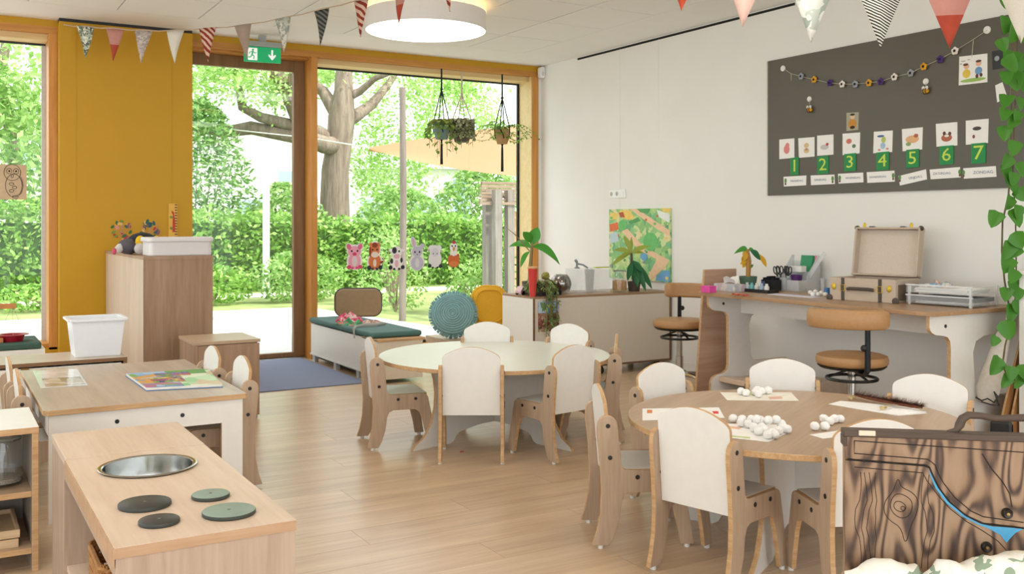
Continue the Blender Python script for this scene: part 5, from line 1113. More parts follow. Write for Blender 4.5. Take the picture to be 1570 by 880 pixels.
sticker(695.5, 390, 'white hen sticker in an orange basket at the right of the window animal row', [('body', W_, [(0, 10, 6.5, 8), (0, 1, 6, 8)]), ('basket', '#cf6a35', [(0, -11, 9.5, 8.5), (-4.5, -6, 5, 5), (4.5, -6, 5, 5)]), ('basket_shade', '#dd8348', [(0, -14, 8, 4)]), ('comb', '#c23c46', [(0, 18, 3, 2.2), (7.5, -1, 1.6, 2)]), ('beak', '#e29a4a', [(0, 8, 1.6, 3)]), ('eyes', '#3a3c48', [(-2.8, 12.5, 1, 1.3), (2.8, 12.5, 1, 1.3)])])

# ================================================================== DARK BOARD ON THE RIGHT WALL
XB = XW - .016
a_, b_ = onX(1179.5, 95, XW), onX(1541, 288, XW)
by0, by1, bz0, bz1 = a_.y, b_.y - .25, onX(1180, 300, XW).z, a_.z + .003
bd = thing('magnet_board', 'large dark grey magnetic board on the right wall', 'board', (XW - .008, (by0 + by1) / 2, bz0))
m = MB(); m.b2((XB, by1, bz0), (XW - .0005, by0, bz1)); m.build('board_panel', plain('board_grey', '#5b564c', .38, var=.02, scale=4), bd, wld=True)
m = MB(); m.b2((XB - .003, by0 - .004, bz0), (XB + .01, by0 + .006, bz1)); m.build('board_edge', plain('alu_edge', '#b9b6ae', .4, metal=.5), bd, wld=True)
def onb(px, py, lift=0): return onX(px, py, XB - lift)
def bpoly(m_, pts, l0, l1): m_.prism(pts, XB - l1, XB - l0, 'x')
def card(name, label, cat, quad, mat, prints=(), th=.0014, group=None):
    # quad: pixel corners TL, TR, BR, BL
    q = [onb(*p) for p in quad]; c = sum(q, Vector()) / 4
    t = thing(name, label, cat, (XB - .001, c.y, min(v.z for v in q)))
    m_ = MB(); bpoly(m_, [(v.y, v.z) for v in q], .0002, th); m_.build('card', mat, t, wld=True)
    k = (c.x * SA + c.y * CA) / F
    for pi, (i, nm, colr, shp) in enumerate([(i, nm, colr, [q]) for i, (nm, colr, sh) in enumerate(prints) for q in sh]):
        m_ = MB()
        for s in shp:
            x, y, rx, ry = s; pl = [(c.y - (x + rx * math.cos(a)) * k * 1.35, c.z - (y + ry * math.sin(a)) * k) for a in [2 * math.pi * u / 12 for u in range(12)]]
            bpoly(m_, pl, th - .0001, th + .0004 + .0001 * pi)
        m_.build(nm, plain('print_' + colr, colr, .7), t, wld=True)
    return t, c, k
PC = [
 ((1195, 214, 1218, 212, 1218, 242, 1195, 244), 'white picture card with a pink mitten, leftmost on the dark board', [('mitten_print', '#e58a86', [(0, 1, 4.5, 7), (1, -5, 3, 4)])]),
 ((1224, 212, 1249, 210, 1249, 240, 1225, 242), 'white picture card with a small beige figure on the dark board', [('figure_print', '#d9c08e', [(0, -3, 3.5, 4), (0, 5, 4, 4)]), ('figure_detail', '#c98a70', [(0, 3, 2, 2)])]),
 ((1253, 208, 1278, 206, 1278, 237, 1253, 239), 'white picture card with grey lines and a red spot on the dark board', [('lines_print', '#c9c9c6', [(-1, 3, 6, 4)]), ('red_spot', '#b5443f', [(3, -1, 2, 2.4)])]),
 ((1292, 205, 1319, 203, 1318, 235, 1292, 238), 'white picture card with red and green shapes above the number three', [('red_print', '#d0776a', [(-3, -4, 4, 4)]), ('green_print', '#5f7f58', [(4, 4, 2.6, 3)])]),
 ((1340, 202, 1369, 200, 1368, 233, 1339, 235), 'white picture card with a blue and green bird scene above the number four', [('blue_print', '#4d6a9c', [(-3, -9, 5, 1.8)]), ('green_print', '#b7c46a', [(1, -3, 3, 5)]), ('pale_blue_print', '#a9c6e0', [(0, 6, 3.5, 5)]), ('red_print', '#d88a7c', [(-5, 12, 2, 1.6), (6, 11, 2, 1.6)])]),
 ((1383, 198, 1415, 195, 1414, 229, 1384, 232), 'white picture card with an orange basket scene above the number five', [('orange_print', '#e3b583', [(0, 0, 9, 6)]), ('brown_print', '#b5674a', [(5, -5, 3, 3)]), ('green_print', '#8fa86f', [(-5, 7, 3.5, 3)])]),
 ((1435, 190, 1468, 187, 1468, 223, 1436, 225), 'white picture card with a red brown basket above the number six', [('basket_print', '#b5694f', [(0, 5, 7, 6)]), ('dark_print', '#5a3d38', [(-3, -2, 2, 3), (4, -1, 2, 3)]), ('white_print', '#eeeae6', [(0, 2, 3, 2)])]),
 ((1481, 185, 1516, 182, 1515, 219, 1481, 222), 'white picture card with small dark photos above the number seven', [('dark_photo', '#4e4844', [(0, -5, 5.5, 3)]), ('small_photo', '#8a4a48', [(-4, 7, 1.6, 3)])]),
]
for q, lb, pr in PC: card('picture_card', lb, 'card', [q[0:2], q[2:4], q[4:6], q[6:8]], paper, pr)
card('picture_card', 'colour photo of a child figure pinned in the middle of the dark board', 'card', [(1298, 173), (1317, 172), (1316, 199), (1298, 201)], plain('photo_sage', '#a9a68f', .6), [('coat_print', '#c98d3c', [(0, 4, 6, 8)]), ('head_print', '#e2c3a6', [(0, -7, 3.4, 3.6)]), ('hair_print', '#33261f', [(0, -10.5, 3.4, 1.8), (0, 9, 3.5, 2.5)])])
t, c, k = card('picture_card', 'large card with two drawn children on grass at the right of the dark board', 'card', [(1471, 87), (1514, 82), (1514, 126), (1470, 131)], paper, [('grass_print', '#9bbf63', [(0, 16, 16, 3)]), ('yellow_dress', '#e6c552', [(-8, 5, 5, 7)]), ('blue_coat', '#6f9dc9', [(7, 3, 4.5, 6)]), ('faces', '#e9b79c', [(-8, -6, 3.6, 4), (7, -8, 3.6, 4)]), ('hair', '#5e3d2c', [(-9, -9, 3.4, 2), (7, -11.5, 3.6, 2), (5, 11, 1.8, 3.4), (10, 10, 1.8, 3)]), ('blossom_print', '#c8b7ae', [(-12, -15, 3, 1), (-5, -16, 2, .8), (-15, -11, 1.5, 1)])])
m = MB(); m.b2((0, 0, 0), (0, 0, 0)); m = MB()
card('picture_card', 'dark card half hidden by the vine at the right end of the board', 'card', [(1521, 79), (1541, 75), (1541, 104), (1522, 107)], plain('card_black', '#26282b', .4), [('pale_print', '#9fa6a9', [(-2, -2, 3, 4)])])
card('note_paper', 'blank white note behind the vine at the right end of the board', 'note', [(1526, 131), (1537, 126), (1545, 150), (1529, 157)], paper)
green_c = plain('number_green', '#128a45', .5); numc = plain('number_yellow_green', '#c9e05a', .6); inkc = plain('weekday_ink', '#8f93a5', .7)
BASIS = lambda c, sx: Matrix.Translation(c) @ Matrix(((0, 0, -1, 0), (-sx, 0, 0, 0), (0, 1, 0, 0), (0, 0, 0, 1)))
for i, (x, y, w_, h_) in enumerate(((1219, 255, 13, 27), (1262.5, 253, 17, 27), (1304, 249, 18, 27), (1354, 247, 19, 28), (1400, 243, 19.5, 28), (1452, 238, 21, 29), (1501, 235, 22, 31))):
    s = .9
    t, c, k = card('number_card', 'green card with the number %s on the dark board' % 'one two three four five six seven'.split()[i], 'card', [(x - w_ / 2, y - h_ / 2 + s), (x + w_ / 2, y - h_ / 2 - s), (x + w_ / 2, y + h_ / 2 - s), (x - w_ / 2, y + h_ / 2 + s)], green_c, th=.006)
    textmesh(str(i + 1), h_ * k * .98, 'digit', numc, t, BASIS(Vector((XB - .0065, c.y, c.z + .0)) - Vector(t.location), 1.25))
DAYS = ['MAANDAG', 'DINSDAG', 'WOENSDAG', 'DONDERDAG', 'VRIJDAG', 'ZATERDAG', 'ZONDAG']
DW = ['Monday', 'Tuesday', 'Wednesday', 'Thursday', 'Friday', 'Saturday', 'Sunday']
DQ = [((1201.5, 271), (1236.5, 269), (1236, 284), (1202, 286)), ((1243, 269), (1279.5, 267.5), (1280, 282), (1243.5, 284)), ((1285, 266.5), (1323.5, 264.5), (1324, 279.5), (1286, 281.5)), ((1329, 264), (1371.5, 261.5), (1372, 278.5), (1330, 280.5)), ((1377.5, 270), (1420, 259.5), (1421.5, 275), (1380, 284.5)), ((1425.5, 260), (1472, 256), (1473, 272), (1427, 275)), ((1477, 258), (1527, 254.5), (1528, 271), (1478, 274))]
side = [-1, 1, -1, 1, -1, 1, -1]
for i in range(7):
    s = side[i]; gw = DQ[i][1][0] - DQ[i][0][0]
    t, c, k = card('weekday_card', 'white weekday strip for %s on the dark board' % DW[i], 'card', DQ[i], paper, [('plant_print', '#5f8f4c', [(s * gw * .40, -1, 1.8, 4)]), ('pot_print', '#6b4a3a', [(s * gw * .40, 4, 1.3, 2)])])
    M_ = BASIS(Vector((XB - .0022, c.y + s * gw * .09 * k * 1.3, c.z)) - Vector(t.location), 1.15)
    if i == 4: M_ = M_ @ Matrix.Rotation(R(7), 4, 'Z')
    textmesh(DAYS[i], (gw * .68 / len(DAYS[i]) * 1.32 if i != 6 else gw * .105 * 1.25) * k, 'lettering', inkc, t, M_)
# flower garland with end magnets
mag = plain('magnet_white', '#eeece6', .35)
gpx = [(1201, 105), (1213, 113), (1228, 117), (1248, 122), (1272, 127), (1291, 129), (1311, 129), (1332, 127), (1350, 125), (1371, 118), (1396, 112), (1416, 102), (1441, 91), (1464, 78), (1490, 62), (1514, 46)]
gp = [onb(x, y, .012) for x, y in gpx]
gt = thing('flower_garland', 'string of small crocheted flowers hung across the dark board', 'garland', tuple(gp[0]))
m = MB(); m.tube(gp, .0016, 5); m.build('string', plain('garland_string', '#c9c2b0', .8), gt, wld=True)
m = MB(); m.tube([gp[1], gp[1] + Vector((0, 0, -.05))], .0016, 5); m.tube([gp[-2] + Vector((0, -.01, .0)), gp[-2] + Vector((0, 0, -.10))], .0016, 5); m.build('loose_end', plain('garland_string', '#c9c2b0', .8), gt, wld=True)
fc = {'s': '#9aa0a8', 'y': '#e0a52a', 'p': '#4b2f7a', 'w': '#efe6dc'}
for (x, y), cc in zip(((1228, 117), (1248, 122), (1272, 127), (1291, 129), (1311, 129), (1332, 127), (1350, 125), (1371, 118), (1396, 112), (1416, 102), (1441, 91), (1464, 78)), 'sypwsypwsypw'):
    c = onb(x, y, .016); r_ = .022; m = MB()
    for q in range(5): a = R(90 + 72 * q); m.ball((c.x, c.y + r_ * .62 * math.cos(a), c.z + r_ * .62 * math.sin(a)), (.006, r_ * .52, r_ * .52), 8, 6)
    o = m.build('flower', plain('felt_' + cc, fc[cc], .9), gt, smooth=True, wld=True)
    m = MB(); m.ball((c.x - .006, c.y, c.z), (.004, .009, .009), 8, 6); m.build('flower_centre', plain('felt_dark', '#2a2026' if cc != 'w' else '#6b2c3a', .9), o).location = -Vector(gt.location)
def magnet(px, py, lb, r_=.021):
    c = onb(px, py); m_ = MB(); m_.lathe([(0, .0004), (r_, .0004), (r_, .006), (r_ * .8, .010), (0, .011)], n=20, M=Matrix.Translation(c) @ Matrix.Rotation(R(-90), 4, 'Y')); return tag(m_.build('board_magnet', mag, smooth=40), lb, 'magnet')
magnet(1201, 105, 'round white magnet holding the left end of the flower garland'); magnet(1514, 46, 'round white magnet holding the right end of the flower garland', .022)
for mx, my, bx, by_, lb in ((1241.5, 152, 1241, 168, 'left'), (1420, 125, 1419, 139, 'right')):
    magnet(mx, my, 'round white magnet holding the %s little bee on the dark board' % lb, .019)
    c = onb(bx, by_, .016); t = thing('toy_bee', '%s small yellow and black bee hanging on the dark board' % lb, 'toy', (c.x, c.y, c.z - .02))
    m = MB(); m.ball((0, 0, .018), (.014, .024, .016), 12, 8); m.build('body', plain('bee_yellow', '#d99a1e', .8), t, smooth=True)
    m = MB(); m.tube([(0, 0, .0), (0, -.001, .0)], .001, 4); m = MB()
    for yy_ in (-.008, .008): m.tube([(.0152 * math.cos(R(q)), yy_, .018 + .0172 * math.sin(R(q))) for q in range(0, 360, 30)], .003, 5, closed=True)
    m.build('stripes', black, t)
    m = MB()
    for s in (-1, 1): m.ball((-.006, s * .012, .037), (.004, .011, .012), 8, 6)
    m.build('wings', plain('bee_wing', '#e6e3df', .7), t, smooth=True)
    c2 = onb(mx, my, .012); m = MB(); m.tube([(0, 0, .03), (c2 - Vector(t.location))], .0012, 4); m.build('thread', plain('garland_string', '#c9c2b0', .8), t)
# ================================================================== DESK
DX0, DX1, DY0, DY1, DZ = 4.43, 5.235, 3.25, 5.06, .738
dk = thing('long_desk', 'long wooden topped desk with white curved panel legs along the right wall', 'desk', ((DX0 + DX1) / 2, (DY0 + DY1) / 2, 0))
m = MB(); m.prism([(DX0 + .03, DY0), (DX1, DY0), (DX1, DY1), (DX0 + .02, DY1), (DX0, DY1 - .03), (DX0, DY0 + .09)], DZ - .024, DZ, 'z', 0, 1); m.build('desk_top', [wood('desk_oak', '#a0805f', '#b8977a', 'y', .35, .6), wood('desk_edge', '#a07c5a', '#b89570', 'y')], dk, wld=True, bevel=.003)
H = DZ - .024
legp = [(4.47, H), (4.47, .655)] + [(4.475, .64), (4.49, .625), (4.52, .612), (4.58, .605), (4.62, .595), (4.64, .572), (4.645, .54)] + [(4.645, .235), (4.635, .205), (4.60, .185), (4.54, .175), (4.505, .16), (4.49, .13), (4.488, .055), (5.20, .055), (5.20, .25), (4.90, .25), (4.87, .262), (4.855, .29), (4.835, .50), (4.86, .56), (4.93, .585), (5.20, .60), (5.20, H)]
for y in (DY0 + .05, DY1 - .07):
    m = MB(); m.prism(legp, y - .011, y + .011, 'y', 0, 1); lg = m.build('leg_panel', [white, ply], dk, wld=True)
    for x, z in ((4.60, .655), (4.62, .13)):
        m = MB(); m.lathe([(0, 0), (.010, 0), (.010, .002), (0, .002)], n=12, M=Matrix.Translation(Vector((x, y - .011, z)) - Vector(dk.location)) @ Matrix.Rotation(R(90), 4, 'X')); m.build('bolt', black, lg)
    for x in (4.53, 5.15): m = MB(); m.lathe([(0, 0), (.03, 0), (.03, .012), (.010, .02), (.010, .056), (0, .056)], c=(x, y, 0), n=16); m.build('foot', black, dk, wld=True)
m = MB(); m.b2((4.76, DY0 + .061, .585), (4.778, DY1 - .081, H)); m.build('apron', white, dk, wld=True)
m = MB(); m.b2((4.56, DY1 - .60, .13), (4.62, DY1 - .081, .165)); m.build('foot_rail', pale_oak, dk, wld=True, bevel=.003)
m = MB(); m.b2((4.62, DY1 - .60, .13), (5.19, DY1 - .081, .15)); m.build('foot_shelf', pale_oak, dk, wld=True)
m = MB(); m.b2((4.56, DY1 - .615, .058), (5.19, DY1 - .60, .165)); m.build('shelf_support', pale_oak, dk, wld=True)
# brown wooden panel standing at the wall behind the desk end
m = MB(); m.prism([(4.55, .0), (4.93, .0), (4.93, .875), (4.63, .875)], 5.20, 5.22, 'y', 0, 1); tag(m.build('wood_screen', [wood('warm_walnut', '#b08a70', '#c9a690', 'x', .35, .5, c3='#9a745a'), ply], bevel=.004), 'upright brown wooden screen panel between the desk and the left stool', 'panel')
# ---- rolling stools
tan_l = plain('tan_leather', '#b58a5c', .42, var=.05, bump=.03, scale=60)
def stool(x, y, zs, brz, bh, label, pz=None):
    t = thing('rolling_stool', label, 'stool', (x, y, 0))
    m_ = MB(); m_.lathe([(0, zs - .062), (.172, zs - .062), (.19, zs - .05), (.195, zs - .028), (.188, zs - .008), (.165, zs), (0, zs + .002)], n=40); m_.build('seat', tan_l, t, smooth=50)
    m_ = MB(); m_.lathe([(0, zs - .075), (.17, zs - .075), (.185, zs - .062), (0, zs - .062)], n=32); m_.build('seat_pan', darkm, t)
    m_ = MB(); m_.lathe([(0, .10), (.028, .10), (.028, zs - .27), (.022, zs - .268), (.022, zs - .1), (.06, zs - .075), (0, zs - .075)], n=16); m_.build('gas_column', chrome, t, smooth=40)
    m_ = MB(); m_.tube([(.135 * math.cos(R(q)), .135 * math.sin(R(q)), zs - .135) for q in range(0, 360, 15)], .009, 6, closed=True); m_.build('foot_ring', black, t, smooth=True)
    for q in (20, 140, 260): m_ = MB(); m_.tube([(.02 * math.cos(R(q)), .02 * math.sin(R(q)), zs - .09), (.135 * math.cos(R(q)), .135 * math.sin(R(q)), zs - .135)], .007, 5); m_.build('ring_spoke', black, t)
    m_ = MB(); m_.lathe([(0, .075), (.045, .075), (.045, .125), (0, .135)], n=16); m_.build('hub', black, t)
    for k in range(5):
        a = R(brz + 36 + 72 * k); ex, ey = .25 * math.cos(a), .25 * math.sin(a)
        m_ = MB(); m_.tube([(.03 * math.cos(a), .03 * math.sin(a), .105), (ex * .6, ey * .6, .098), (ex, ey, .075)], [.02, .016, .012], 8); m_.build('base_arm', chrome, t, smooth=True)
        m_ = MB(); m_.lathe([(0, -.02), (.027, -.02), (.027, .02), (0, .02)], n=16, M=Matrix.Translation((ex, ey, .0275)) @ Matrix.Rotation(a, 4, 'Z') @ Matrix.Rotation(R(90), 4, 'X')); m_.build('castor', black, t)
        m_ = MB(); m_.tube([(ex, ey, .04), (ex, ey, .075)], .010, 6); m_.build('castor_stem', darkm, t)
    A = R(pz if pz is not None else brz); dx, dy = math.cos(A), math.sin(A)
    m_ = MB(); m_.tube([(dx * .05, dy * .05, zs - .085), (dx * .20, dy * .20, zs - .085), (dx * .235, dy * .235, zs - .06), (dx * .235, dy * .235, bh + .02)], [.012, .014, .016, .014], 8); m_.build('back_post', darkm, t, smooth=True)
    m_ = MB(); m_.ball((dx * .235 + dy * .02, dy * .235 - dx * .02, zs + .06), .018, 10, 8); m_.build('knob', black, t, smooth=True)
    A = R(brz); dx, dy = math.cos(A), math.sin(A); m_ = MB(); pts = []
    for q in range(-7, 8):
        u = q / 7; ang = u * R(56); rr = .245
        pts.append((dx * (rr * math.cos(ang) + .0) - dy * rr * math.sin(ang), dy * (rr * math.cos(ang)) + dx * rr * math.sin(ang), bh))
    prof = [(-.025, -.045), (-.012, -.055), (.018, -.052), (.03, -.03), (.03, .03), (.018, .052), (-.012, .055), (-.025, .045)]
    vs = []; n__ = len(prof)
    for i, p in enumerate(pts):
        rd = Vector((p[0], p[1], 0)).normalized(); sc_ = .55 if i in (0, len(pts) - 1) else 1
        for (u, w_) in prof: vs.append(Vector(p) + rd * u * sc_ + Vector((0, 0, w_ * (.8 if sc_ < 1 else 1))))
    fs = [(i * n__ + k, i * n__ + (k + 1) % n__, (i + 1) * n__ + (k + 1) % n__, (i + 1) * n__ + k) for i in range(len(pts) - 1) for k in range(n__)] + [tuple(range(n__)), tuple(range(len(vs) - 1, len(vs) - n__ - 1, -1))]
    m_.add(vs, fs); m_.build('backrest', tan_l, t, smooth=50, bevel=.006)
    return t
p = ond(1042, 490, 7.15); stool(p.x, p.y, .50, 20, .695, 'tan leather rolling stool between the divider cabinet and the desk', 50)
p = ond(1306, 541, 5.42); stool(p.x, p.y, .476, 212, .685, 'tan leather rolling stool pushed under the middle of the desk', 240)
# ---- suitcase
lin_m = plain('suitcase_linen', '#c2b09d', .85, var=.06, bump=.15, scale=220); dkl = plain('suitcase_trim', '#4c4038', .6); brs = plain('brass_yellow', '#d3b02c', .35, metal=.4)
f0, f1 = onz(1272, 459, DZ), onz(1373, 465.5, DZ); fv = (f1 - f0); rz = math.atan2(fv.y, fv.x); Lw = fv.length
su = thing('suitcase', 'open beige linen suitcase with dark leather straps standing on the desk', 'suitcase', tuple(f0.lerp(f1, .5)), rz)
hw_, dp, hh = Lw / 2, .29, .135
m = MB(); m.openbox((0, dp / 2, 0), (Lw, dp, hh), .012); m.build('case_body', lin_m, su, bevel=.004)
m = MB(); m.b2((hw_ - .004, .03, .015), (hw_ + .004, dp - .02, hh - .03)); m.build('side_pocket', plain('dark_linen', '#6d5d4e', .85, bump=.1, scale=200), su)
for x in (-hw_ * .58, hw_ * .55):
    m = MB(); m.b2((x - .010, -.004, .0), (x + .010, .0, hh)); st_ = m.build('strap', dkl, su)
    m = MB(); m.tube([(x + .014 * a, -.006, .075 + .018 * b) for a, b in ((-1, -1), (1, -1), (1, 1), (-1, 1))], .003, 5, closed=True); m.build('buckle', brs, st_)
m = MB(); m.tube([(-hw_ * .42, -.006, .07), (-hw_ * .30, -.02, .074), (hw_ * .25, -.02, .074), (hw_ * .37, -.006, .07)], .010, 8); hd_ = m.build('handle', dkl, su, smooth=True)
for x in (-hw_ * .86, hw_ * .82): m = MB(); m.ball((x, -.004, .082), (.014, .006, .020), 10, 8); m.build('latch', brs, su, smooth=True)
for x in (-hw_ * .42, hw_ * .37): m = MB(); m.ball((x, -.004, .07), (.008, .005, .008), 8, 6); m.build('handle_stud', brs, hd_)
for x in (-hw_, hw_): m = MB(); m.ball((x, .0, .012), (.022, .008, .022), 12, 8); m.build('corner_guard', dkl, su, smooth=True)
LT = Matrix.Translation((0, dp + .004, hh)) @ Matrix.Rotation(R(-9), 4, 'X'); LH = .30
m = MB(); m.box((0, .018, LH / 2), (Lw, .008, LH), M=LT); m.build('lid_panel', plain('suitcase_lining', '#d2c3b3', .8, var=.05, bump=.1, scale=120), su)
for c__, s__ in (((-hw_ + .006, -.012, LH / 2), (.012, .06, LH)), ((hw_ - .006, -.012, LH / 2), (.012, .06, LH)), ((0, -.012, LH - .006), (Lw, .06, .012)), ((0, -.012, .006), (Lw, .06, .012))):
    m = MB(); m.box(c__, s__, M=LT); m.build('lid_rim', lin_m, su, bevel=.003)
for s in (-1, 1):
    m = MB(); m.ball((s * (hw_ - .004), -.02, LH - .004), (.016, .02, .016), 10, 8, M=LT); m.build('lid_corner', dkl, su, smooth=True)
    m = MB(); m.ball((s * hw_ * .72, -.035, LH + .010), (.011, .005, .018), 10, 8, M=LT); m.build('lid_latch', brs, su, smooth=True)
    m = MB(); m.box((s * hw_ * .48, -.012, LH + .002), (.03, .062, .006), M=LT); m.build('lid_strap', dkl, su)
# ---- letter trays
lt = thing('letter_trays', 'two stacked clear plastic letter trays on the right end of the desk', 'letter tray', (4.96, 3.50, DZ), R(6))
for k in range(2):
    z_ = .008 + k * .058
    m = MB(); m.b2((-.15, -.19, z_), (.15, .19, z_ + .004)); m.build('tray', clr, lt)
    for a__, b__ in (((-.15, -.19, z_), (-.146, .19, z_ + .045)), ((-.15, -.194, z_), (.15, -.19, z_ + .045)), ((-.15, .19, z_), (.15, .194, z_ + .045))): m = MB(); m.b2(a__, b__); m.build('tray_wall', milky('tray_side', '#f4f6f6', .14), lt)
    m = MB(); m.b2((-.153, -.197, z_ + .042), (-.143, .197, z_ + .05)); m.build('tray_rim', milky('tray_edge', '#f0f2f2', .55), lt)
for x in (-.14, .14):
    for y in (-.18, .18): m = MB(); m.b2((x - .006, y - .006, 0), (x + .006, y + .006, .115)); m.build('riser', milky('tray_edge', '#f0f2f2', .55), lt)
def sheets(n, x, y, z, w_, l_, label, mat, rz=0, dz=.002, grp=None, cat='paper'):
    for k in range(n):
        m_ = MB(); m_.box((0, 0, dz * .4), (w_, l_, dz * .8)); o = m_.build('paper_sheet', mat); o.location = (x + random.uniform(-.008, .008), y + random.uniform(-.008, .008), z + k * dz); o.rotation_euler = (0, 0, rz + random.uniform(-.08, .08)); tag(o, label, cat, grp)
sheets(5, 4.955, 3.50, DZ + .071, .22, .32, 'white paper sheet in the upper clear letter tray', paper, R(6), .005, 'sheets in the upper letter tray')
sheets(3, 4.955, 3.50, DZ + .013, .22, .32, 'white paper sheet in the lower clear letter tray', paper, R(6), .004, 'sheets in the lower letter tray')
m = MB(); m.box((0, 0, .011), (.27, .34, .022)); o = tag(m.build('dark_folder', plain('folder_dark', '#3c3a3d', .5)), 'dark folder in the lower clear letter tray', 'folder'); o.location = (4.955, 3.50, DZ + .026); o.rotation_euler = (0, 0, R(5))
clothpile('craft_scraps', 'small heap of colourful craft scraps on top of the letter trays', 'scraps', (4.93, 3.56, DZ + .097), .05, .09, .04, patchy('scrap_colours', ['#dfe3e6', '#b98a9a', '#cfd8c0', '#e8e4da', '#7fa0b8', '#d9c2a0'], 38), 8, 10)
# ---- desk organiser group
org_m = milky('organiser_plastic', '#dfe1e2', .62)
p = onz(1203, 446, DZ)
og = thing('desk_organiser', 'grey translucent desk organiser with stepped compartments on the desk', 'organiser', (p.x + .10, p.y, DZ), R(-88))
def pbox(nm, lo, hi, mat, par): m_ = MB(); m_.b2(lo, hi); return m_.build(nm, mat, par, bevel=.001)
m = MB(); m.openbox((-.055, -.055, 0), (.115, .075, .088), .004); m.build('front_compartment', org_m, og)
m = MB(); m.openbox((.06, -.055, 0), (.105, .075, .075), .004); m.build('front_compartment', org_m, og)
for x in (-.115, .113): m = MB(); m.prism([(-.015, 0), (.12, 0), (.12, .24), (.10, .24), (-.015, .10)], x - .002, x + .002, 'x'); m.build('side_wall', org_m, og)
pbox('back_wall', (-.115, .116, 0), (.113, .12, .20), org_m, og); pbox('rear_floor', (-.113, -.014, 0), (.111, .116, .004), org_m, og); pbox('divider', (-.113, .045, .004), (.111, .049, .13), org_m, og)
m = MB(); m.lathe([(0, 0), (.013, 0), (.013, .002), (0, .002)], n=14, M=Matrix.Translation((-.055, -.0928, .045)) @ Matrix.Rotation(R(90), 4, 'X')); o = m.build('ladybird_sticker', plain('sticker_red_dot', '#a8343a', .6), og); o['label'] = 'small red round sticker'
OG = Vector(og.location); OM = Matrix.Translation(OG) @ Matrix.Rotation(R(-88), 4, 'Z')
def scissors(x, y, lean, lb, rot=0):
    t = thing('scissors', lb, 'scissors', tuple(OM @ Vector((x, y, .005))), R(-88) + rot)
    T_ = Matrix.Rotation(lean, 4, 'Y')
    m_ = MB(); m_.prism([(-.006, 0), (.006, 0), (.009, .10), (-.009, .10)], -.001, .001, 'y', M=T_); m_.build('blades', chrome, t)
    for s in (-1, 1):
        m_ = MB(); m_.tube([(s * .012 + .011 * math.cos(R(q)), 0, .135 + .026 * math.sin(R(q))) for q in range(0, 360, 30)], .0042, 6, closed=True, M=T_); m_.tube([(s * .002, 0, .095), (s * .008, 0, .112)], .005, 6, M=T_); m_.build('finger_loop', black, t, smooth=True)
scissors(-.09, -.05, -.22, 'leftmost black-handled scissors in the desk organiser', .1); scissors(-.065, -.06, -.10, 'second black-handled scissors in the desk organiser', .3); scissors(-.04, -.045, .02, 'third black-handled scissors in the desk organiser', -.2); scissors(-.02, -.06, .10, 'fourth black-handled scissors in the desk organiser beside the purple cup', .2)
t = thing('purple_cup', 'dark purple cup in the middle of the desk organiser', 'cup', tuple(OM @ Vector((.045, .0, .10))))
t.location = tuple(OM @ Vector((.06, -.055, .006)))
m = MB(); m.lathe([(0, 0), (.026, 0), (.040, .105), (.036, .105), (.024, .006), (0, .006)], n=18); m.build('cup_body', plain('purple_plastic', '#4d1f63', .4), t, smooth=40)
m = MB(); m.prism([(-.05, 0), (.05, 0), (.05, .14), (-.05, .14)], -.012, .012, 'y'); o = tag(m.build('green_box', plain('green_card', '#2f8f5f', .6)), 'bright green card box standing in the back of the desk organiser', 'box'); o.matrix_world = OM @ Matrix.Translation((.02, .085, .10)) @ Matrix.Rotation(R(-10), 4, 'X')
m = MB(); m.box((0, 0, .02), (.10, .05, .04)); o = tag(m.build('white_box', paper), 'small white carton lying in the middle row of the desk organiser', 'box'); o.matrix_world = OM @ Matrix.Translation((.01, .018, .128))
m = MB(); m.b2((-.015, -.002, 0), (.015, .002, .26)); o = tag(m.build('clear_ruler', milky('ruler_clear', '#e8eaec', .5)), 'clear plastic ruler sticking up out of the desk organiser', 'ruler'); o.matrix_world = OM @ Matrix.Translation((.075, .02, .06)) @ Matrix.Rotation(R(38), 4, 'Y')
m = MB(); m.lathe([(0, 0), (.008, 0), (.008, .11), (.006, .12), (0, .12)], n=10); o = tag(m.build('pink_pen', plain('pink_plastic', '#e07f9a', .4)), 'pink pen standing behind the green box in the organiser', 'pen'); o.matrix_world = OM @ Matrix.Translation((.095, .10, .12))
p = onz(1258, 446, DZ); m = MB(); m.lathe([(0, 0), (.014, 0), (.014, .065), (.017, .07), (.017, .085), (0, .085)], c=(p.x + .02, p.y, DZ), n=14); tag(m.build('glue_stick', plain('glue_white', '#dcdcdc', .4), smooth=40), 'white glue stick standing between the organiser and the suitcase', 'glue stick')
p = onz(1267, 452, DZ); m = MB(); m.b2((p.x, p.y - .008, DZ), (p.x + .035, p.y + .02, DZ + .045)); tag(m.build('blue_box', plain('blue_card', '#3f78b5', .5), bevel=.002), 'tiny blue and white box beside the suitcase corner', 'box')
cot = plain('cotton', '#f6f5f2', .95, var=.02, bump=.5, scale=90)
cb = MB(); cb.ball((0, 0, .0175), (.019, .018, .0175), 12, 8, noise=.09); cot0 = cb.build('cotton_ball', cot, smooth=60); _cf = [True]
def cotton(pos, label, grp, s=1.0):
    o = cot0 if _cf[0] else cot0.copy()
    if not _cf[0]: col.objects.link(o)
    _cf[0] = False; o.location = pos; o.scale = (s, s, s * random.uniform(.85, 1.05)); o.rotation_euler = (0, 0, random.uniform(0, 6.28)); tag(o, label, 'cotton ball', grp)
for px, py in ((1244, 452), (1252, 451), (1261, 453), (1256, 455), (1267, 455), (1248, 455)): q = onz(px, py, DZ); cotton((q.x - .01, q.y, DZ + .003), 'white cotton ball in the row in front of the organiser on the desk', 'cotton balls on the desk', .85)
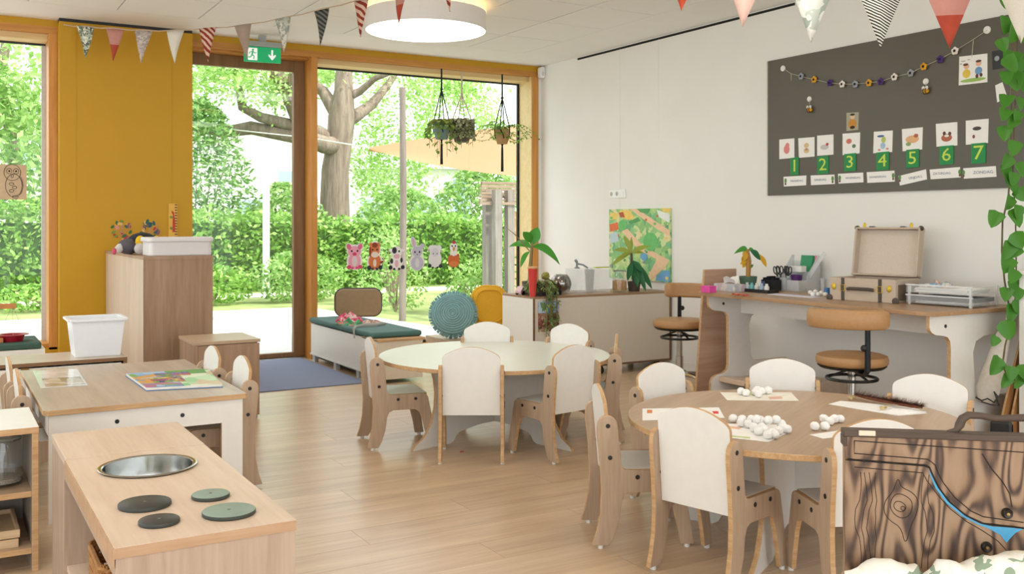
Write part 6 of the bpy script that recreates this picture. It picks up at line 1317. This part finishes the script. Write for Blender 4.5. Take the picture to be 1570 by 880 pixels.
q = onz(1205, 453, DZ); m = MB(); m.box((q.x + .02, q.y - .05, DZ + .0015), (.10, .36, .003), rz=.03); tag(m.build('desk_paper', plain('lilac_paper', '#dcd8e6', .7)), 'lilac sheet under the front of the desk organiser', 'paper')
# potted plant with yellowing leaves on desk
dB = 6.75; p = ond(1147, 441, dB); t = thing('wilting_plant', 'small plant with yellowing leaves in a green pot on the desk', 'plant', (p.x, p.y, DZ)); B0 = Vector(t.location)
pot(t, .048, .062, .095, plain('green_pot', '#55705c', .6)); z1 = .09
m = MB(); m.tube([(0, 0, z1), loc(1148, 400), loc(1146, 382)], [.016, .018, .010], 8); m.build('stem', wood('ochre_stem', '#9a6a2c', '#c08c3a'), t, smooth=True)
yl_ = leafmat('yellow_leaf', '#c98f1e', '#d9a92c', '#b5792a', transl=.2)
for x0, y0, x1, y1, W2, mt, dr in ((1146, 384, 1130, 374, .06, glossy_leaf, 1.6), (1148, 384, 1160, 377, .05, glossy_leaf, 1.9), (1150, 384, 1166, 392, .05, dark_leaf, .9), (1164, 390, 1174, 405, .035, yl_, .5), (1146, 385, 1138, 393, .05, yl_, 1.8), (1145, 392, 1136, 398, .035, yl_, 1.6), (1147, 400, 1137, 404, .03, yl_, .4), (1146, 398, 1140, 408, .035, yl_, .5), (1144, 388, 1141, 402, .05, yl_, .3), (1149, 412, 1154, 407, .02, glossy_leaf, .3)):
    a_, b_ = loc(x0, y0), loc(x1, y1, random.uniform(-.03, .03)); dv = b_ - a_; lf(t, 'leaf', mt, a_, dv + UP * .01, dv.length * 1.25, W2, droop=dr, seg=6, up=(UP * .5 - FV), fold=.15)
m = MB(); m.ball((.02, -.055, .03), (.014, .01, .022), 8, 6); m.build('pot_sticker', plain('rust_spot', '#8d4a2c', .7), t, smooth=True)
def dbox(nm, lb, cat, px, py, size, mat, rz=0, z=DZ, bev=.002):
    q = onz(px, py, DZ); m_ = MB(); m_.box((0, 0, size[2] / 2), size); o = tag(m_.build(nm, mat, bevel=bev), lb, cat); o.location = (q.x + size[0] / 2, q.y, z); o.rotation_euler = (0, 0, rz); return o
dbox('pink_box', 'small bright pink box at the left end of the desk', 'box', 1081, 448.5, (.06, .085, .045), plain('hot_pink', '#dd4aa0', .4))
tb = thing('tissue_box', 'pale printed tissue box with white tissue sticking out on the desk', 'tissue box', tuple(onz(1110, 446.5, DZ) + Vector((.05, 0, 0))), R(0))
m = MB(); m.b2((-.05, -.10, 0), (.05, .10, .05)); m.build('carton', patchy('tissue_print', ['#cfc9c4', '#b9bcc4', '#d8d4ce', '#c0a9b4'], 18), tb, bevel=.002)
m = MB(); m.leaf((0, -.06, .05), (0, 1, .5), .12, .10, .9, 6, fold=.5); m.leaf((.01, .05, .05), (.1, -1, .7), .11, .09, .9, 6, fold=.4); m.build('tissue', paper, tb, recalc=False)
dbox('red_button', 'small dark red knob-shaped toy beside the tissue box', 'toy', 1127, 447, (.025, .03, .045), plain('crimson', '#a2173f', .5), bev=.010)
q = onz(1152, 448, DZ); t = thing('pen_tray', 'black desk tray holding small pale bottles beneath the potted plant', 'tray', (q.x + .05, q.y - .02, DZ))
m = MB(); m.openbox((0, 0, 0), (.10, .26, .022), .004); m.build('tray_body', black, t)
for k in range(5):
    hues = ['#cfdadd', '#6fb3b5', '#d9dcd2', '#9fb5c9', '#e5e3dc']; m = MB(); m.lathe([(0, .005), (.017, .005), (.017, .04), (.010, .048), (.010, .06), (0, .06)], c=(-.01, .10 - k * .045, 0), n=12); tag(m.build('small_bottle', plain('bottle_' + hues[k], hues[k], .35), smooth=40), 'small %s bottle standing in the black desk tray' % ['pale blue', 'teal', 'pale green', 'grey-blue', 'cream'][k], 'bottle').location = t.location
q = onz(1176, 446, DZ); t = thing('black_caddy', 'black pen caddy with jagged top beside the organiser', 'pen holder', (q.x + .05, q.y + .01, DZ))
m = MB(); m.openbox((0, 0, 0), (.09, .10, .075), .004); m.build('caddy_body', black, t)
for k in range(3): m = MB(); m.openbox((.0, -.035 + k * .035, .004), (.06, .028, .085 + .01 * (k % 2)), .002); m.build('insert', darkm, t)
m = MB(); m.box((-.047, .03, .05), (.004, .03, .03)); m.build('blue_label', plain('label_blue', '#54648f', .5), t)
q = onz(1122, 452, DZ); m = MB(); m.tube([q + Vector((.01 * math.sin(i * 1.3), -i * .012, .006)) for i in range(14)], [.005 + .002 * (i % 2) for i in range(14)], 6); tag(m.build('bead_string', plain('red_bead', '#b5523a', .5, var=.3, scale=80)), 'short string of red beads at the front edge of the desk', 'beads')

# ================================================================== RIGHT EDGE OF THE ROOM
# brown boards leaning at the wall, canvas roll, white cabinet, speaker
for k, (y_, x0_, x1_, zt_, lb) in enumerate(((3.135, 4.88, 5.13, .72, 'rear of two brown hardboard sheets leaning beside the white cabinet'), (3.165, 4.83, 5.10, .66, 'front of two brown hardboard sheets leaning beside the white cabinet'))):
    m = MB(); m.prism([(x0_, .0), (XW - .015, .0), (XW - .015, zt_), (x1_, zt_)], y_ - .006, y_ + .006, 'y', 0, 1); tag(m.build('hardboard_sheet', [wood('hardboard_%d' % k, '#8f6238', '#b07e4a', 'z', .6), ply]), lb, 'board')
t = thing('canvas_bag', 'beige canvas bag with dark cord hanging at the right end of the desk', 'bag', tuple(ond(1517, 612, 5.27)))
cq = [ond(x, y, 5.27) - Vector(t.location) for x, y in ((1510, 616), (1514, 600), (1521, 575), (1530, 545), (1538, 515), (1543, 495))]
m = MB(); m.tube(cq, [.035, .06, .058, .048, .036, .02], 12); m.build('canvas', plain('canvas_beige', '#cfc7ba', .9, bump=.4, scale=40), t, smooth=True)
m = MB(); m.tube([cq[-1], ond(1546, 470, 5.29) - Vector(t.location)], .006, 5); m.build('hanging_cord', plain('canvas_beige', '#cfc7ba', .9), t)
m = MB(); m.tube([ond(x, y, 5.19) - Vector(t.location) for x, y in ((1496, 609), (1505, 614), (1514, 611), (1524, 617), (1530, 608), (1524, 600), (1532, 622), (1518, 620), (1505, 616))], .004, 5); m.build('cord', black, t)
wc = thing('white_cabinet', 'white cabinet cut off by the right edge of the picture', 'cabinet', (5.0, 2.3, 0))
yR = onX(1563, 500, 4.98).y
m = MB(); m.b2((4.98, yR - .9, .06), (5.23, yR, .925)); m.build('carcass', white, wc, wld=True, bevel=.003)
m = MB(); m.b2((4.97, yR - .91, .925), (5.235, yR + .004, .945)); m.build('top_board', white, wc, wld=True, bevel=.003)
for y_ in (yR - .05, yR - .85):
    for x_ in (5.02, 5.19): m = MB(); m.b2((x_ - .02, y_ - .02, 0), (x_ + .02, y_ + .02, .06)); m.build('foot', darkm, wc, wld=True)
for k in range(2): m = MB(); m.b2((4.968, yR - .89 + k * .445, .08), (4.98, yR - .45 + k * .445, .91)); m.build('door', white, wc, wld=True, bevel=.002)
q = onz(1497, 676, .0); t = thing('black_speaker', 'small black speaker on the floor below the desk end', 'speaker', (4.67, 3.02, 0), R(30))
m = MB(); m.b2((-.05, -.05, 0), (.05, .05, .20)); m.build('speaker_body', black, t, bevel=.012)
m = MB(); m.lathe([(0, 0), (.03, 0), (.032, .004), (.02, .002), (0, .001)], n=16, M=Matrix.Translation((0, -.05, .15)) @ Matrix.Rotation(R(90), 4, 'X')); m.build('driver', darkm, t)
# pothos vine down the wall
vine_leaf = leafmat('vine_leaf', '#2f6b24', '#4f8c30', '#84ad48', rough=.3, transl=.2)
vpx = [(1556, -60), (1554, -5), (1552, 40), (1555, 80), (1551, 130), (1549, 190), (1550, 250), (1546, 300), (1537, 340), (1536, 385), (1540, 430), (1547, 470), (1549, 500), (1541, 530), (1537, 560), (1545, 577), (1560, 580)]
vd = 5.28; vp = [ond(x, y, vd - .10 * (y > 480) - .12 * (y > 540)) for x, y in vpx]
vt = thing('pothos_vine', 'long green pothos vine hanging down beside the dark board', 'plant', tuple(vp[0]))
m = MB(); m.tube(vp, .005, 6); m.build('vine_stem', wood('vine_brown', '#5c4f34', '#776843'), vt, smooth=True, wld=True)
m = MB(); m.tube([ond(1556, -60, vd), ond(1560, 60, vd), ond(1556, 160, vd - .02), ond(1553, 260, vd - .02), ond(1557, 340, vd), ond(1558, 410, vd - .02), ond(1556, 470, vd - .05)], .004, 5); m.build('vine_stem', wood('vine_brown', '#5c4f34', '#776843'), vt, smooth=True, wld=True)
rgv = random.Random(9)
VL = [(1545, 8, 1), (1562, 15, .8), (1541, 40, 1.2), (1556, 55, 1.25), (1566, 60, .9), (1534, 70, .9), (1554, 95, 1.3), (1538, 103, 1.2), (1563, 100, 1), (1555, 125, 1.2), (1566, 130, .9), (1543, 120, .9), (1545, 158, 1), (1558, 160, .9), (1543, 178, .9), (1556, 190, 1), (1562, 180, .8), (1541, 205, 1), (1556, 228, 1), (1548, 250, 1), (1559, 262, 1), (1534, 268, 1.2), (1553, 275, .9), (1541, 288, 1.3), (1558, 300, .9), (1549, 312, 1), (1531, 338, 1.1), (1549, 336, 1.2), (1561, 325, .9), (1553, 370, 1.1), (1549, 385, 1.2), (1561, 388, 1), (1546, 408, 1.2), (1556, 425, 1), (1552, 440, 1.1), (1544, 452, .9), (1560, 448, 1), (1549, 480, 1.2), (1556, 470, .9), (1539, 506, 1.2), (1528, 524, .7), (1532, 562, 1.2), (1557, 576, 1.1), (1546, 585, .9), (1565, 584, 1), (1550, 572, .9)]
for x, y, s in VL:
    base_ = ond(x, y - 12 * s, vd - .03 - .10 * (y > 480) - .12 * (y > 540) - rgv.uniform(0, .05))
    dv = RV * rgv.uniform(-.7, .7) - UP * rgv.uniform(.6, 1) - FV * rgv.uniform(.05, .4)
    m = MB(); m.leaf(base_, dv, .088 * s, .085 * s, .25, 6, up=-FV + UP * .2 + RV * rgv.uniform(-.6, .6), fold=.22, heart=True); m.build('leaf', vine_leaf, vt, wld=True, smooth=70, recalc=False)

# ================================================================== ON THE TABLES
ZT = .455
def sheet(label, quad, prints=(), z=ZT, mat=None, cat='paper', name='craft_paper'):
    q = [onz(x, y, z) for x, y in quad]; c = sum(q, Vector()) / 4; t = thing(name, label, cat, (c.x, c.y, z + .0006))
    m_ = MB(); m_.prism([(v.x, v.y) for v in q], z + .0006, z + .0016, 'z'); m_.build('sheet', mat or paper, t, wld=True)
    for i, (nm, colr, quad2) in enumerate(prints):
        q2 = [onz(x, y, z) for x, y in quad2]; m_ = MB(); m_.prism([(v.x, v.y) for v in q2], z + .0016, z + .0019 + .0001 * i, 'z'); m_.build(nm, plain('print_' + colr, colr, .7), t, wld=True)
    return t
cream_p = plain('cream_paper', '#efe9dc', .75)
sheet('cream paper with cotton balls at the far side of the oak table', [(1104, 602), (1213, 602), (1225, 615), (1115, 614)], [('pink_print', '#e2b8a4', [(1178, 609), (1198, 608), (1200, 612), (1180, 613)]), ('green_print', '#a9bf7c', [(1148, 602), (1156, 602), (1156, 606), (1148, 606)])], mat=cream_p)
sheet('white paper with red prints at the left of the oak table', [(985, 627), (1102, 625), (1111, 641), (985, 645)], [('red_print', '#d2423f', [(1092, 631), (1101, 631), (1102, 635), (1094, 635)]), ('orange_print', '#dd7f4c', [(992, 629), (1000, 629), (1000, 634), (992, 634)])])
sheet('white paper under the large pile of cotton balls on the oak table', [(1112, 650), (1205, 652), (1208, 664), (1178, 678), (1112, 671)], [('peach_print', '#eab99c', [(1118, 654), (1136, 656), (1134, 659), (1117, 657)]), ('green_line', '#c2cf8a', [(1118, 668), (1150, 671), (1150, 673), (1118, 670)])])
sheet('white paper with a few cotton balls behind the front right chair', [(1241, 667), (1290, 660), (1300, 668), (1262, 673)])
sheet('white paper carrying brown plumes at the right of the oak table', [(1270, 620), (1289, 615), (1400, 625), (1422, 634), (1378, 638)])
G1 = [(1124, 645), (1138, 646), (1152, 647), (1166, 648), (1136, 652), (1148, 654), (1156, 660), (1163, 665), (1178, 656), (1190, 655), (1201, 660), (1172, 664), (1184, 666), (1194, 664), (1207, 662), (1177, 671), (1188, 670), (1160, 655), (1198, 655), (1168, 658)]
for i, (x, y) in enumerate(G1): q = onz(x, y + 3, ZT); cotton((q.x, q.y, ZT + .002 + (.0 if i not in (8, 9, 17) else .018)), 'white cotton ball in the large pile at the front of the oak table', 'cotton balls in the large pile', .92)
for x, y in ((1136, 605), (1144, 607), (1158, 606), (1163, 609), (1168, 604), (1178, 604), (1161, 602)): q = onz(x, y + 1, ZT); cotton((q.x, q.y, ZT + .002), 'white cotton ball on the cream paper at the far side of the oak table', 'cotton balls on the far paper', .95)
for x, y in ((1249, 657), (1265, 657), (1263, 645), (1272, 649), (1279, 646), (1288, 645)): q = onz(x, y + 3, ZT); cotton((q.x, q.y, ZT + .001), 'white cotton ball beside the front right chair on the oak table', 'cotton balls by the front right chair', .92)
plume_m = plain('brown_plume', '#74442f', .95, var=.3, scale=120)
for (x0, y0, x1, y1, lb) in ((1310, 612, 1378, 626, 'longer brown feathery plume lying on the paper on the oak table'), (1364, 623, 1414, 632, 'shorter brown feathery plume at the paper edge on the oak table')):
    a, b = onz(x0, y0, ZT), onz(x1, y1, ZT); t = thing('dried_plume', lb, 'plume', (a.x, a.y, ZT + .002))
    m = MB(); m.tube([a + UP * .02, a.lerp(b, .5) + UP * .022, b + UP * .014], [.003, .003, .002], 5); m.build('stalk', stem_m, t, wld=True)
    m = MB(); m.tube([a.lerp(b, u / 6) + UP * .018 for u in range(7)], [.003, .006, .008, .008, .008, .006, .003], 8); m.build('core', plume_m, t, wld=True, smooth=True)
    m = MB()
    for k in range(900):
        u = rgv.random(); c = a.lerp(b, u) + UP * .02; an = rgv.uniform(0, 6.28); ln = rgv.uniform(.018, .04); o_ = Vector((rgv.gauss(0, .5), rgv.gauss(0, .5), abs(math.sin(an)) * .7)); e = c + o_.normalized() * ln + (b - a).normalized() * .008
        if e.z < ZT + .003: e.z = ZT + .003
        m.add([c, c + Vector((.003, .003, 0)), e], [(0, 1, 2)])
    stuff(m.build('barbs', plume_m, t, wld=True, recalc=False))
for k, (x, y, lb) in enumerate(((1302, 613, 'small pale dried leaf at the left of the brown plume'), (1350, 628, 'small yellow dried leaf in front of the brown plume'))):
    q = onz(x, y, ZT) + UP * .004; m = MB(); m.leaf(q, (1, .3, .5), .06, .025, 1, 5); m.leaf(q, (.6, -.6, .7), .05, .02, 1, 5); m.leaf(q, (-.4, -.5, .5), .045, .02, 1, 5); tag(m.build('dried_leaf', leafmat('dried_leaf', '#d8bf86', '#e3cf9c'), recalc=False), lb, 'leaf')
clothpile('tissue_paper', 'crumpled white tissue paper on the sheet with the plumes', 'paper', tuple(onz(1385, 632, ZT)) [:2] + (ZT + .002,), .075, .05, .016, paper, 12, 8)
q = onz(708, 693, 0); m = MB(); m.prism([(q.x - .012, q.y), (q.x + .010, q.y - .006), (q.x + .012, q.y + .008), (q.x - .006, q.y + .009)], .0005, .003, 'z'); tag(m.build('paper_scrap', plain('scrap_red', '#d2482c', .6)), 'tiny red paper scrap on the floor in front of the mint green table', 'scrap')
# picture book + laminated photos on the rectangular table
ZT2 = .455
bkq = [(192, 577), (320, 569), (342, 594), (224, 600)]
def quadpt(u, v, q=None): q = q or [onz(x, y, ZT2) for x, y in bkq]; return q[0].lerp(q[1], u).lerp(q[3].lerp(q[2], u), v)
t = thing('picture_book', 'open colourful picture book lying on the rectangular table', 'book', tuple(quadpt(.5, .5)))
def bquad(nm, u0, u1, v0, v1, z0, z1, mat): m_ = MB(); m_.prism([tuple(quadpt(u, v).xy) for u, v in ((u0, v0), (u1, v0), (u1, v1), (u0, v1))], z0, z1, 'z'); return m_.build(nm, mat, t, wld=True)
bquad('cover', 0, 1, 0, 1, ZT2 + .0006, ZT2 + .004, plain('book_cover_blue', '#5d7da5', .5)); bquad('pages', .01, .99, .01, .985, ZT2 + .004, ZT2 + .014, plain('book_pages', '#efe9dc', .8))
bquad('left_picture', .012, .5, .015, .98, ZT2 + .014, ZT2 + .0146, patchy('book_left', ['#6f9ac4', '#8fb3d6', '#7fae4a', '#d9a24a', '#b5748a', '#5f86b8', '#a9c4e0'], 14))
bquad('right_picture', .5, .985, .015, .98, ZT2 + .014, ZT2 + .0146, patchy('book_right', ['#a9d6a0', '#c9e6c0', '#8fc98a', '#e3ecd0', '#b5dcae', '#d8c7a4'], 11))
bquad('green_print', .45, .93, .02, .28, ZT2 + .0146, ZT2 + .0150, plain('book_green', '#5fa045', .5)); bquad('figures_print', .18, .58, .40, .72, ZT2 + .0146, ZT2 + .0151, patchy('book_figs', ['#c98a3c', '#7fae4a', '#a8475a', '#3d4a78', '#d9c24a', '#8a5a8f'], 28))
bquad('figures_print', .30, .72, .14, .36, ZT2 + .0150, ZT2 + .0154, patchy('book_figs2', ['#8a6ab0', '#c9a05a', '#5f8f4a', '#b85a4a', '#4a6aa0'], 30))
bkl = [(50, 569), (118, 566), (135, 591), (62, 596)]
q = [onz(x, y, ZT2) for x, y in bkl]; c = sum(q, Vector()) / 4; t = thing('laminated_photo', 'laminated pale photo sheet on the left of the rectangular table', 'photo', tuple(c))
m = MB(); m.prism([tuple(v.xy) for v in q], ZT2 + .0006, ZT2 + .002, 'z'); m.build('sheet', plain('laminate_gloss', '#e3e5e4', .12), t, wld=True)
for u0, u1, v0, v1, cl in ((.06, .94, .06, .42, ['#d9dcda', '#e6e6e2', '#c9cfc8', '#f0efec']), (.12, .96, .5, .94, ['#a8a890', '#c9c8b4', '#8f9480', '#dcdcd4', '#b9b29a'])):
    m = MB(); m.prism([tuple(quadpt(u, v, q).xy) for u, v in ((u0, v0), (u1, v0), (u1, v1), (u0, v1))], ZT2 + .002, ZT2 + .0023, 'z'); m.build('photo_print', patchy('lam_' + cl[0], cl, 16, .12), t, wld=True)

# ================================================================== CARVED WOODEN CASE IN THE FOREGROUND
zc = .74; Lp, Rp = onz(1296, 659.5, zc), onz(1580, 668.5, zc); fv = Rp - Lp; rz = math.atan2(fv.y, fv.x); S = fv.length / (284 * 911 / 290)
st_ = thing('low_stand', 'low oak stand under the carved case, mostly below the picture edge', 'stand', tuple(Lp.xy) + (0,), rz)
m = MB(); m.b2((.0, -.26, .385), (.58, .05, .41)); m.build('top_board', oak_x, st_, bevel=.003)
for x in (.03, .55):
    for y in (-.23, .02): m = MB(); m.b2((x - .025, y - .025, 0), (x + .025, y + .025, .385)); m.build('leg', oak, st_)
cs = thing('carved_case', 'dark-grained wooden case with carved lines, blue inlay and handle in the right foreground', 'wooden case', tuple(Lp.xy) + (.41,), rz)
hgt = zc - .41; CW = .58
def grainmat():
    m_, t_, b_ = nt('zebra_wood'); b_.inputs['Roughness'].default_value = .5
    tc = N(t_, 'ShaderNodeTexCoord'); mpg = N(t_, 'ShaderNodeMapping'); mpg.inputs['Scale'].default_value = (1, 1, .22)
    t_.links.new(tc.outputs['Object'], mpg.inputs[0]); nz = N(t_, 'ShaderNodeTexNoise', Scale=9.0, Detail=2.0); t_.links.new(mpg.outputs[0], nz.inputs['Vector'])
    ml = N(t_, 'ShaderNodeMath', operation='MULTIPLY'); ml.inputs[1].default_value = 75; t_.links.new(nz.outputs['Fac'], ml.inputs[0])
    sn = N(t_, 'ShaderNodeMath', operation='SINE'); t_.links.new(ml.outputs[0], sn.inputs[0])
    n2 = N(t_, 'ShaderNodeTexNoise', Scale=60.0, Detail=3.0); t_.links.new(mpg.outputs[0], n2.inputs['Vector'])
    a2 = N(t_, 'ShaderNodeMath', operation='MULTIPLY_ADD'); a2.inputs[1].default_value = 1.4; t_.links.new(n2.outputs['Fac'], a2.inputs[0]); t_.links.new(sn.outputs[0], a2.inputs[2])
    mr = N(t_, 'ShaderNodeMapRange'); mr.inputs[1].default_value = -.6; mr.inputs[2].default_value = 1.8; t_.links.new(a2.outputs[0], mr.inputs[0])
    r_ = ramp(t_, mr.outputs[0], [(0, lin('#a3866b')), (.45, lin('#96785e')), (.75, lin('#735843')), (1, lin('#42322a'))]); t_.links.new(r_.outputs[0], b_.inputs['Base Color'])
    bp = N(t_, 'ShaderNodeBump', Strength=.3, Distance=.004, invert=True); t_.links.new(mr.outputs[0], bp.inputs['Height']); t_.links.new(bp.outputs[0], b_.inputs['Normal'])
    return m_
zw = grainmat(); dkw = wood('dark_frame_wood', '#4c3d33', '#65544a', 'x', .6)
def cpt(x, y): return ((x - 50) * S, hgt - (y - 187) * S)     # detail coordinates -> case front plane
m = MB(); m.b2((0, .012, 0), (CW, .034, hgt - .012)); m.build('case_body', zw, cs, bevel=.002)
main_l = [(65, 338), (440, 355), (462, 364), (480, 408), (510, 468), (560, 538), (640, 603), (720, 638), (910, 652)]
lower = [cpt(x, y + 4) for x, y in main_l]; 
m = MB(); m.prism([(0.0, 0.0)] + [(0.0, lower[0][1])] + lower + [(CW, lower[-1][1]), (CW, 0)], .0, .012, 'y'); m.build('lower_front', zw, cs, bevel=.0015)
upper = [cpt(x, y - 4) for x, y in main_l]
m = MB(); m.prism([(0.0, hgt - .012), (0.0, upper[0][1])] + upper + [(CW, upper[-1][1]), (CW, hgt - .012)], .001, .012, 'y'); m.build('upper_front', zw, cs, bevel=.0015)
m = MB(); m.b2((-.004, -.004, hgt - .014), (CW, .038, hgt)); m.build('top_frame', dkw, cs, bevel=.003)
m = MB(); m.b2((-.004, -.004, hgt - .035), (.004, .038, hgt - .014)); m.build('corner_strip', dkw, cs)
def groove(pts, r, mat, nm, y=-.0005): m_ = MB(); m_.tube([(cpt(a, b)[0], y, cpt(a, b)[1]) for a, b in pts], r, 6); return m_.build(nm, mat, cs)
char = plain('burnt_line', '#2b1d16', .8)
groove(main_l, .0017, plain('seam_black', '#15100d', .7), 'carved_line', .0)
for pl_ in ([(95, 240), (910, 270)], [(95, 240), (95, 305), (455, 322), (490, 350), (505, 392), (530, 440), (585, 512), (660, 575), (720, 602), (910, 622)], [(95, 375), (430, 392), (450, 432), (500, 500), (560, 568), (640, 630), (720, 675), (790, 722), (828, 765)], [(715, 285), (760, 360), (810, 420), (845, 480), (855, 545)]):
    groove(pl_, .0011, char, 'carved_line', .0003)
def chaikin(p, n=3):
    for _ in range(n): p = [q for a, b in zip(p, p[1:] + p[:1]) for q in ((a[0] * .75 + b[0] * .25, a[1] * .75 + b[1] * .25), (a[0] * .25 + b[0] * .75, a[1] * .25 + b[1] * .75))]
    return p + p[:1]
for lp_ in ([(310, 415), (322, 470), (380, 492), (412, 540), (398, 610), (372, 660), (345, 770), (325, 675), (270, 645), (238, 600), (245, 540), (285, 495)], [(305, 500), (350, 512), (382, 545), (372, 605), (335, 632), (290, 612), (268, 570), (280, 525)], [(300, 540), (330, 545), (352, 570), (335, 598), (300, 590), (285, 565)], [(325, 565), (345, 570), (340, 590), (322, 585)]):
    groove(chaikin(lp_), .001, char, 'carved_line', .0003)
for wv_ in (120, 150, 175, 205, 430, 462): groove([(wv_ + 9 * math.sin(k * .8 + wv_) + (14 if 3 < k < 7 else 0) * (-1 if wv_ < 300 else 1), 400 + k * 48) for k in range(11)], .0009, char, 'carved_line', .0003)
blue_i = plain('blue_inlay', '#4f9fc9', .25, var=.08)
bl = [(458, 372), (470, 400), (500, 462), (550, 532), (630, 600), (700, 636), (760, 648), (910, 652), (870, 676), (845, 705), (828, 728), (800, 690), (745, 660), (690, 640), (622, 606), (542, 540), (490, 466), (464, 404)]
m = MB(); m.prism([cpt(a, b) for a, b in bl], -.0012, .004, 'y'); m.build('blue_inlay', blue_i, cs)
for kx_, ky_ in ((830, 578), (733, 752)):
    u, v = cpt(kx_, ky_); m = MB(); m.lathe([(0, 0), (.0115, 0), (.0115, .006), (.008, .011), (.005, .010), (0, .009)], n=20, M=Matrix.Translation((u, .0, v)) @ Matrix.Rotation(R(90), 4, 'X')); kb = m.build('knob', plain('knob_black', '#1f1b18', .35), cs, smooth=40)
    m = MB(); m.lathe([(0, 0), (.0045, 0), (.0035, .003), (0, .0035)], n=12, M=Matrix.Translation((u, -.0095, v)) @ Matrix.Rotation(R(90), 4, 'X')); m.build('knob_screw', plain('old_brass', '#a58a5a', .35, metal=.8), kb, smooth=40)
u0, v0 = cpt(115, 197); u1, v1 = cpt(197, 197); m = MB(); m.b2((u0, -.006, hgt - .010), (u1, .0, hgt + .001)); m.build('hinge_plate', plain('cream_plate', '#e0d3bd', .5), cs, bevel=.001)
hp = [(560, 188), (600, 180), (618, 150), (632, 118), (662, 98), (720, 100), (790, 112), (850, 108), (930, 104), (1010, 108), (1040, 150), (1070, 185)]
m = MB(); m.tube([(cpt(a, b)[0], .018, cpt(a, b)[1]) for a, b in hp], [.004, .007, .010, .0095, .0085, .0075, .007, .0075, .0085, .009, .010, .006], 10); m.build('handle', dkw, cs, smooth=True)
# printed cloths before the case
floral = patchy('leaf_print_cloth', ['#efebdf', '#f2eee4', '#ece8da', '#f4f1e8', '#efece2', '#93a58c', '#f0ede2', '#e9e3cc'], 26)
MC = Matrix.Translation(cs.location) @ Matrix.Rotation(rz, 4, 'Z')
for pts_, rs_, lb in (([(-.01, -.05, .012), (.03, -.06, .03), (.08, -.062, .034), (.13, -.055, .028), (.155, -.05, .012)], [.012, .030, .034, .028, .012], 'left folded white cloth with faint print below the carved case'),
                      ([(.155, -.075, .02), (.185, -.08, .042), (.23, -.082, .040), (.275, -.08, .047), (.325, -.08, .056), (.372, -.075, .058), (.392, -.07, .05)], [.016, .036, .038, .042, .046, .044, .026], 'right folded white cloth with green leaf print below the carved case')):
    m = MB(); n_ = 16; rgc = random.Random(len(lb)); fine = []; fr_ = []
    for i in range(len(pts_) - 1):
        for k in range(4): u = k / 4; fine.append(Vector(pts_[i]).lerp(Vector(pts_[i + 1]), u)); fr_.append(rs_[i] * (1 - u) + rs_[i + 1] * u + .002 * math.sin(i * 5 + k * 1.9))
    fine.append(Vector(pts_[-1])); fr_.append(rs_[-1]); fr_[0] *= .5; fr_[-1] *= .5
    m.tube(fine, fr_, n_)
    m.v = [(x + .004 * math.sin(z * 160 + x * 30), y, max(.001, z + .004 * math.sin(x * 70 + y * 60))) for x, y, z in m.v]
    m.v = [tuple(MC @ Vector(v)) for v in m.v]; tag(m.build('folded_cloth', floral, smooth=60), lb, 'cloth')
